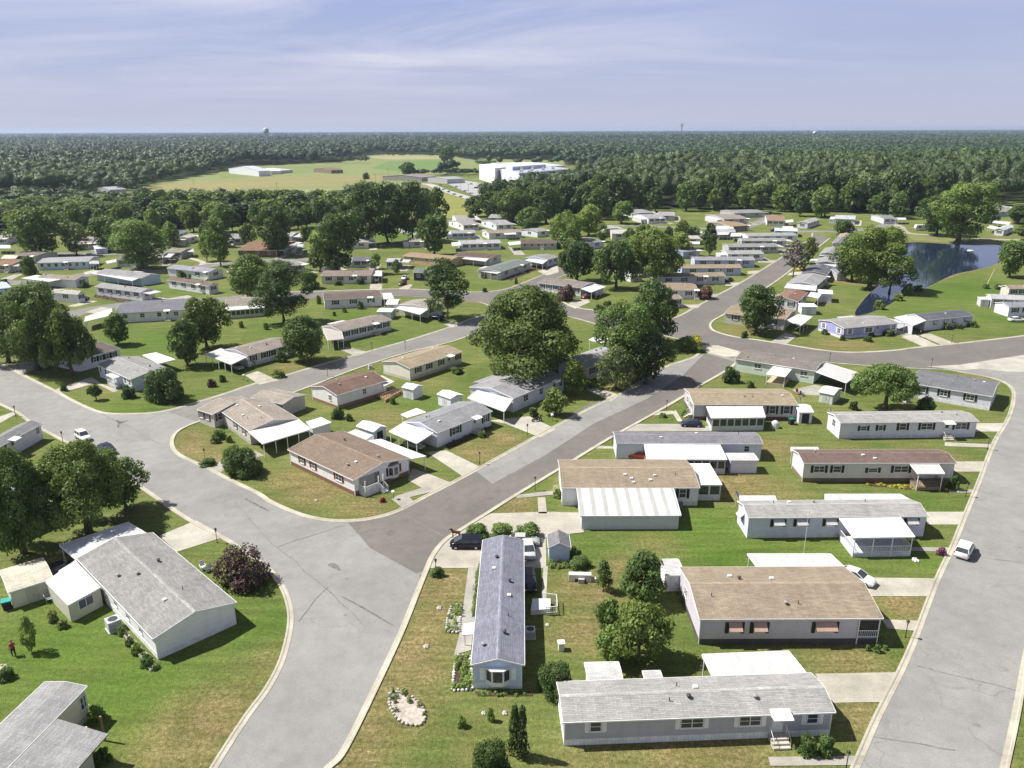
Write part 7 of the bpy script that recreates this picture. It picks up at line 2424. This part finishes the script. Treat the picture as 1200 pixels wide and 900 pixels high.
skin('trousers', sub_(('pelvis', 'll', 'kl', 'al', 'lr', 'kr', 'ar'), .018), [('pelvis', 'll'), ('ll', 'kl'), ('kl', 'al'), ('pelvis', 'lr'), ('lr', 'kr'), ('kr', 'ar')], plain((.022, .022, .03), .85), o)
MB().lathe([(.10, 1.66), (.115, 1.72), (.10, 1.79), (.04, 1.82)], 10, (.065, 0)).build('hair', plain((.16, .11, .08), .9), o, True)

# teal bin, garden chairs, barbecue and garden table
p = at(9, 713)
o = thing('garbage_bin', 'dark bin with a teal lid beside the cream shed', 'bin', p, .5)
MB().add([(-.35, -.35, 0), (.35, -.35, 0), (.35, .35, 0), (-.35, .35, 0), (-.45, -.45, .95), (.45, -.45, .95), (.45, .45, .95), (-.45, .45, .95)], [(3, 2, 1, 0), (4, 5, 6, 7), (0, 1, 5, 4), (1, 2, 6, 5), (2, 3, 7, 6), (3, 0, 4, 7)]).build('body', plain((.03, .03, .05)), o)
MB().box(-.5, .5, -.5, .5, .955, 1.08).build('lid', plain((.03, .28, .26)), o)
for s in (-1, 1):
    MB().tube((s * .30, .40, .12), (s * .38, .40, .12), .12, n=10).build('wheel', plain((.02, .02, .02)), o)


def chair(x, y, rz, c, label):
    o = thing('garden_chair', label, 'chair', at(x, y), rz, 'garden chairs')
    MB().box(-.3, .3, -.3, .3, .40, .45).build('seat', plain(c), o)
    MB().add([(-.3, .26, .45), (.3, .26, .45), (.3, .42, 1.0), (-.3, .42, 1.0), (-.3, .30, .45), (.3, .30, .45), (.3, .46, 1.0), (-.3, .46, 1.0)], [(0, 1, 2, 3), (7, 6, 5, 4), (0, 4, 5, 1), (1, 5, 6, 2), (2, 6, 7, 3), (3, 7, 4, 0)]).build('backrest', plain(c), o)
    for sx in (-1, 1):
        MB().box(sx * .3 - .03, sx * .3 + .03, -.3, .35, .62, .66).build('armrest', plain(c), o)
        for sy in (-1, 1):
            MB().box(sx * .27 - .025, sx * .27 + .025, sy * .27 - .025, sy * .27 + .025, 0, .40).build('leg', plain(c), o)


chair(58, 705, 2.2, (.42, .55, .52), 'pale teal garden chair between the cream shed and sunroom')
chair(238, 667.5, .6, (.70, .68, .64), 'white garden chair on the grass behind the white double wide')
chair(243, 670, -.8, (.08, .09, .12), 'dark garden chair beside the white one behind the double wide')
chair(935, 462, .4, (.30, .05, .05), 'dark red garden chair on the concrete patio of the pale green home')
chair(940, 464, .8, (.04, .06, .14), 'dark blue garden chair on the patio of the pale green home')
chair(797, 597, -.3, (.16, .17, .20), 'dark grey garden chair outside the white sunroom of wide carport home')

p = at(908, 501)
o = thing('covered_barbecue', 'barbecue under a pale grey cover on the patio of the tan roofed home', 'barbecue', p, .3)
mb = MB().lathe([(.75, 0), (.72, .5), (.62, 1.0), (.35, 1.25), (.08, 1.35)], 10)
mb.build('cover', plain((.55, .56, .57), .7), o)
p = at(927, 497)
o = thing('garbage_bin', 'black bin with dark green lid on the patio of the tan roofed home', 'bin', p, .2)
MB().box(-.4, .4, -.4, .4, .02, 1.0).build('body', plain((.03, .03, .04)), o)
MB().box(-.46, .46, -.46, .46, 1.0, 1.1).build('lid', plain((.03, .16, .14)), o)

# satellite dishes on poles
def dish(x, y, label):
    o = thing('satellite_dish', label, 'satellite dish', at(x, y), .6, 'satellite dishes on poles')
    MB().tube((0, 0, 0), (0, 0, 1.7), .05, n=6).build('pole', GALV, o)
    mb = MB().lathe([(.02, 0), (.3, .06), (.52, .18), (.55, .2), (.30, .10)], 14)
    q = mb.build('dish', plain((.66, .66, .66)), o)
    q.location, q.rotation_euler = (0, 0, 1.75), (.9, 0, .5)


dish(936, 478, 'grey dish on a pole behind the tan roofed sunroom home')
dish(971, 491, 'grey dish on a pole left of the light grey roofed white single wide')
dish(862, 593, 'grey dish on a pole at the left end of the screened porch home')

# motorcycle beside the driveway
p = at(629, 494)
o = thing('motorcycle', 'dark motorcycle parked on the driveway edge below the arched white carport', 'motorcycle', p, .35)
for x in (-.7, .75):
    w = MB().tube((x, -.06, .32), (x, .06, .32), .32, n=14).build('wheel', plain((.02, .02, .02)), o)
    MB().tube((x, -.07, .32), (x, .07, .32), .18, n=10).build('rim', GALV, w)
MB().bar((-.7, 0, .32), (-.1, 0, .62), .10, .12).bar((-.1, 0, .62), (.5, 0, .75), .16, .18).bar((.75, 0, .32), (.48, 0, 1.0), .07, .07).box(-.25, .25, -.16, .16, .25, .58).build('frame', plain((.05, .05, .06), .3), o)
MB().box(-.65, .05, -.13, .13, .68, .80).build('seat', plain((.015, .015, .015)), o)
MB().lathe([(.05, .74), (.15, .80), (.15, .92), (.05, .98)], 8, (.28, 0)).build('fuel_tank', plain((.12, .015, .015), .25), o)
MB().bar((.48, -.36, 1.02), (.48, .36, 1.02), .04, .04).build('handlebar', GALV, o)

# leaning stake on the pond lawn and flag poles
a, b = at(1157, 333), at(1161.5, 316)
mb = MB().tube((0, 0, 0), (1.6, 0, 5.2), .14, .10, 6)
tag(link('leaning_post', mb.mesh('leaning_post', plain((.62, .52, .25))), None, a), 'pale yellow leaning post on the lawn beside the pond', 'post')
o = thing('flag_pole', 'thin white flag pole in front of the screened porch home', 'flag pole', at(942, 648), 0)
MB().tube((0, 0, 0), (0, 0, 5.6), .035, .025, 6).build('pole', plain((.75, .75, .75)), o)
MB().lathe([(.02, 5.6), (.07, 5.66), (.02, 5.73)], 8).build('finial', plain((.7, .6, .3), .3, .8), o)
p = at(1120, 287.5)
tag(link('pond_float', MB().lathe([(1.3, .05), (1.3, .25), (.9, .38), (.15, .42)], 12).mesh('pond_float', plain((.62, .63, .64), .5)), None, at(1137, 294)), 'small pale float on the pond water', 'float')
bw = thing('wheel_ornament', 'pale wagon wheel ornament at the end wall of the wide carport home', 'lawn ornament', at(651, 578), .9)
mb = MB()
for k in range(16):
    a0, a1 = 2 * math.pi * k / 16, 2 * math.pi * (k + 1) / 16
    mb.bar((.6 * math.cos(a0), 0, .68 + .6 * math.sin(a0)), (.6 * math.cos(a1), 0, .68 + .6 * math.sin(a1)), .06, .07)
mb.build('rim', plain((.60, .52, .36)), bw)
mb = MB()
for k in range(8):
    a0 = math.pi * k / 4
    mb.bar((0, 0, .68), (.6 * math.cos(a0), 0, .68 + .6 * math.sin(a0)), .04, .04)
mb.build('spokes', plain((.60, .52, .36)), bw)
for x, y, lb in ((461, 585, 'at the foot of the brown roofed porch steps'), (286, 446, 'by the driveway opposite the corner lot'), (647, 493, 'on the lawn right of the round small tree')):
    o = thing('mailbox', 'small white post box ' + lb, 'post box', at(x, y), .4, 'small post boxes')
    MB().box(-.05, .05, -.05, .05, 0, 1.0).build('post', plain((.2, .16, .12)), o)
    MB().box(-.16, .16, -.28, .28, 1.0, 1.3).build('box', plain((.76, .76, .76)), o)

# ------------------------------------------------------------------ far buildings
p0, p1, p3 = at(609, 223.5), at(668, 216.5), at(588, 217)
ax, ay = (p1 - p0), (p3 - p0)
wh = thing('warehouse', 'big white windowless warehouse beyond the meadow', 'warehouse', p0, 0)
WHM = skirtmat((.72, .73, .80))
HT = 14.5


def wq(u, v):
    return ax * u + ay * v


def wblock(nm, pts, z0, z1, mat):
    if (pts[1] - pts[0]).cross(pts[2] - pts[1]).z < 0:
        pts = pts[::-1]
    return MB().prism([(q.x, q.y) for q in pts], z0, z1).build(nm, mat, wh)


wblock('wall', [wq(0, 0), wq(1, 0), wq(1, 1.55), wq(0, 1.0)], 0, HT, WHM)
rf = wblock('roof', [wq(.015, .03), wq(.985, .03), wq(.985, 1.5), wq(.015, .97)], HT, HT + .25, plain((.36, .38, .45)))
wblock('wall_recess', [wq(.03, 1.0), wq(.25, 1.12), wq(.25, 1.32), wq(.03, 1.2)], 0, HT - 1, plain((.30, .31, .33)))
wblock('end_block', [wq(-.06, 1.22), wq(.28, 1.30), wq(.28, 2.4), wq(-.06, 2.35)], 0, HT + .7, WHM)
wblock('upper_storey', [wq(.06, .55), wq(.72, .55), wq(.72, 1.2), wq(.06, .95)], HT, HT + 3.6, plain((.52, .55, .66)))
for k in range(12):
    u, v = .08 + .07 * k + random.uniform(-.01, .01), .16 + .18 * (k % 3)
    q = wq(u, v)
    MB().box(q.x - 1.4, q.x + 1.4, q.y - 1.2, q.y + 1.2, HT + .25, HT + random.uniform(1.2, 2.4)).build('rooftop_unit', plain((.66, .67, .70)), rf)


def barn(label, A, B, C, eh, rise, wall, roof, name='farm_building', cat='farm building', group='farm and far buildings'):
    return House(label, A, B, C, eh, rise, wall, roof, vents=0, name=name, cat=cat, group=group, ridge_line=False)


barn('white gabled farm house far across the meadow', (303, 200.5), (317, 200), (306, 196), 6, 4, (.66, .67, .68), (.50, .53, .58))
barn('long white farm shed right of the far farm house', (317, 200.5), (329, 200.2), (318, 197.5), 4, 2, (.70, .70, .70), (.60, .62, .66))
barn('low grey farm shed at the right of the far farm', (329, 200), (343, 199), (331, 197), 3.5, 1.5, (.55, .55, .55), (.48, .49, .50))
barn('long low grey building under the meadow trees, the right one', (128, 222.5), (148, 221.5), (130, 219.5), 4, 1.5, (.35, .35, .37), (.36, .36, .40))
barn('long low grey building under the meadow trees, the left one', (72, 221.5), (90, 220.5), (74, 218.5), 4, 1.5, (.35, .35, .37), (.38, .38, .42))
barn('brown roofed farm shed by the lone meadow tree', (494, 208), (511, 206.5), (492, 203), 4, 2, (.30, .28, .26), (.26, .23, .22))
barn('brown shed at the left of the meadow conifers', (388, 199.5), (402, 199), (390, 197), 4, 2, (.22, .16, .12), (.20, .15, .12))
barn('grey flat shed left of the warehouse car park', (524, 210), (545, 209), (526, 207), 4.5, 1, (.38, .38, .37), (.34, .36, .36))
barn('low white commercial building behind the warehouse, the long one', (618, 195), (662, 194), (620, 190), 7, 1, (.62, .63, .66), (.58, .60, .64))
barn('low white commercial building right of the warehouse', (664, 206), (690, 205), (666, 202), 6, 1, (.66, .66, .64), (.62, .62, .60))
barn('pale gabled house deep in the right hand wood, the left one', (993, 197), (1003, 193.5), (989, 196), 12, 4, (.66, .66, .66), (.56, .56, .56), 'far_house', 'house')
barn('pale gabled house deep in the right hand wood, the right one', (1026, 197.5), (1036, 197), (1026, 194.5), 12, 4, (.66, .66, .66), (.50, .52, .52), 'far_house', 'house')
barn('long white building far off above the right hand wood', (938, 185), (951, 184.6), (938, 183), 12, 2, (.5, .5, .5), (.42, .42, .42), 'far_house', 'house')
barn('pale blue industrial building below the lattice mast', (793, 182), (806, 181), (793, 179), 15, 3, (.45, .52, .66), (.50, .56, .66), 'far_house', 'house')


def water_tower(x, y, ytop, wpx, label, pedestal):
    p = at(x, y)
    top, m_ = height_at(x, y, ytop), mpp(x, y)
    r = wpx * m_ / 2
    o = thing('water_tower', label, 'water tower', p, 0, 'water towers on the horizon')
    wm = plain((.50, .54, .60), .45)
    tz = top - r * 1.6
    MB().lathe([(r * .15, tz - r * .5), (r * .75, tz - r * .15), (r, tz + r * .35), (r, tz + r * .9), (r * .75, tz + r * 1.35), (r * .2, tz + r * 1.58)], 20).build('tank', wm, o, True)
    if pedestal:
        MB().lathe([(r * .5, 0), (r * .22, r * .8), (r * .18, tz - r * .6), (r * .4, tz - r * .2)], 14).build('pedestal', wm, o, True)
    else:
        MB().lathe([(r * .16, 0), (r * .16, tz)], 10).build('riser_pipe', wm, o)
        for k in range(6):
            a = k * math.pi / 3
            MB().tube((r * 1.1 * math.cos(a), r * 1.1 * math.sin(a), 0), (r * .9 * math.cos(a), r * .9 * math.sin(a), tz + r * .4), r * .07, r * .06, 6).build('leg', wm, o)
        MB().lathe([(r * 1.06, tz + r * .38), (r * 1.12, tz + r * .42), (r * 1.06, tz + r * .48)], 18).build('walkway', wm, o)


water_tower(314, 177, 149.5, 6.2, 'white water tower on legs rising above the left horizon', False)
water_tower(953, 172, 153.5, 4.6, 'small white water tower on the right horizon', True)
p = at(797, 181)
ht = height_at(797, 181, 144.5)
o = thing('lattice_mast', 'thin lattice radio mast above the far wood', 'mast', p, .3)
mb = MB()
s0 = 1.7
for k in range(3):
    a = k * 2.094
    mb.tube((s0 * math.cos(a), s0 * math.sin(a), 0), (.8 * math.cos(a), .8 * math.sin(a), ht), .22, .18, 4)
for j in range(16):
    z0, z1 = ht * j / 16, ht * (j + 1) / 16
    for k in range(3):
        a, b = k * 2.094, (k + 1) * 2.094
        r0_, r1_ = s0 - (s0 - .8) * j / 16, s0 - (s0 - .8) * (j + 1) / 16
        mb.tube((r0_ * math.cos(a), r0_ * math.sin(a), z0), (r1_ * math.cos(b), r1_ * math.sin(b), z1), .12, .12, 4)
mb.build('lattice', plain((.22, .23, .25)), o)
for z in (.995, .93):
    for k in range(3):
        a = k * 2.094
        MB().box(2.2 * math.cos(a) - .5, 2.2 * math.cos(a) + .5, 2.2 * math.sin(a) - .5, 2.2 * math.sin(a) + .5, ht * z - 3.0, ht * z).build('antenna_panel', plain((.4, .41, .43)), o)
for k, (x, y) in enumerate(((465, 217), (455, 207), (440, 214), (549, 228), (560, 232), (540, 222), (227, 217), (325, 226))):
    h_ = 9
    o = thing('utility_pole', 'thin utility pole standing along the meadow and warehouse road', 'pole', at(x, y), .2, 'utility poles by the meadow')
    MB().tube((0, 0, 0), (0, 0, h_), .16, .11, 6).build('pole', plain((.25, .21, .17)), o)
    MB().box(-1.1, 1.1, -.08, .08, h_ - 1.0, h_ - .8).build('crossarm', plain((.25, .21, .17)), o)

# ------------------------------------------------------------------ air
m = bpy.data.materials.new("haze_air")
m.use_nodes = True
t = m.node_tree
t.nodes.clear()
v = N(t, 'ShaderNodeVolumePrincipled')
v.inputs['Color'].default_value = (.62, .74, .98, 1)
v.inputs['Density'].default_value = 0.00007
v.inputs['Anisotropy'].default_value = 0.2
t.links.new(v.outputs[0], N(t, 'ShaderNodeOutputMaterial').inputs['Volume'])
hz = MB().box(-15500, 15500, -59, 20500, -1.5, 74).build('haze', m)
hz["kind"] = "stuff"
m.cycles.homogeneous_volume = True
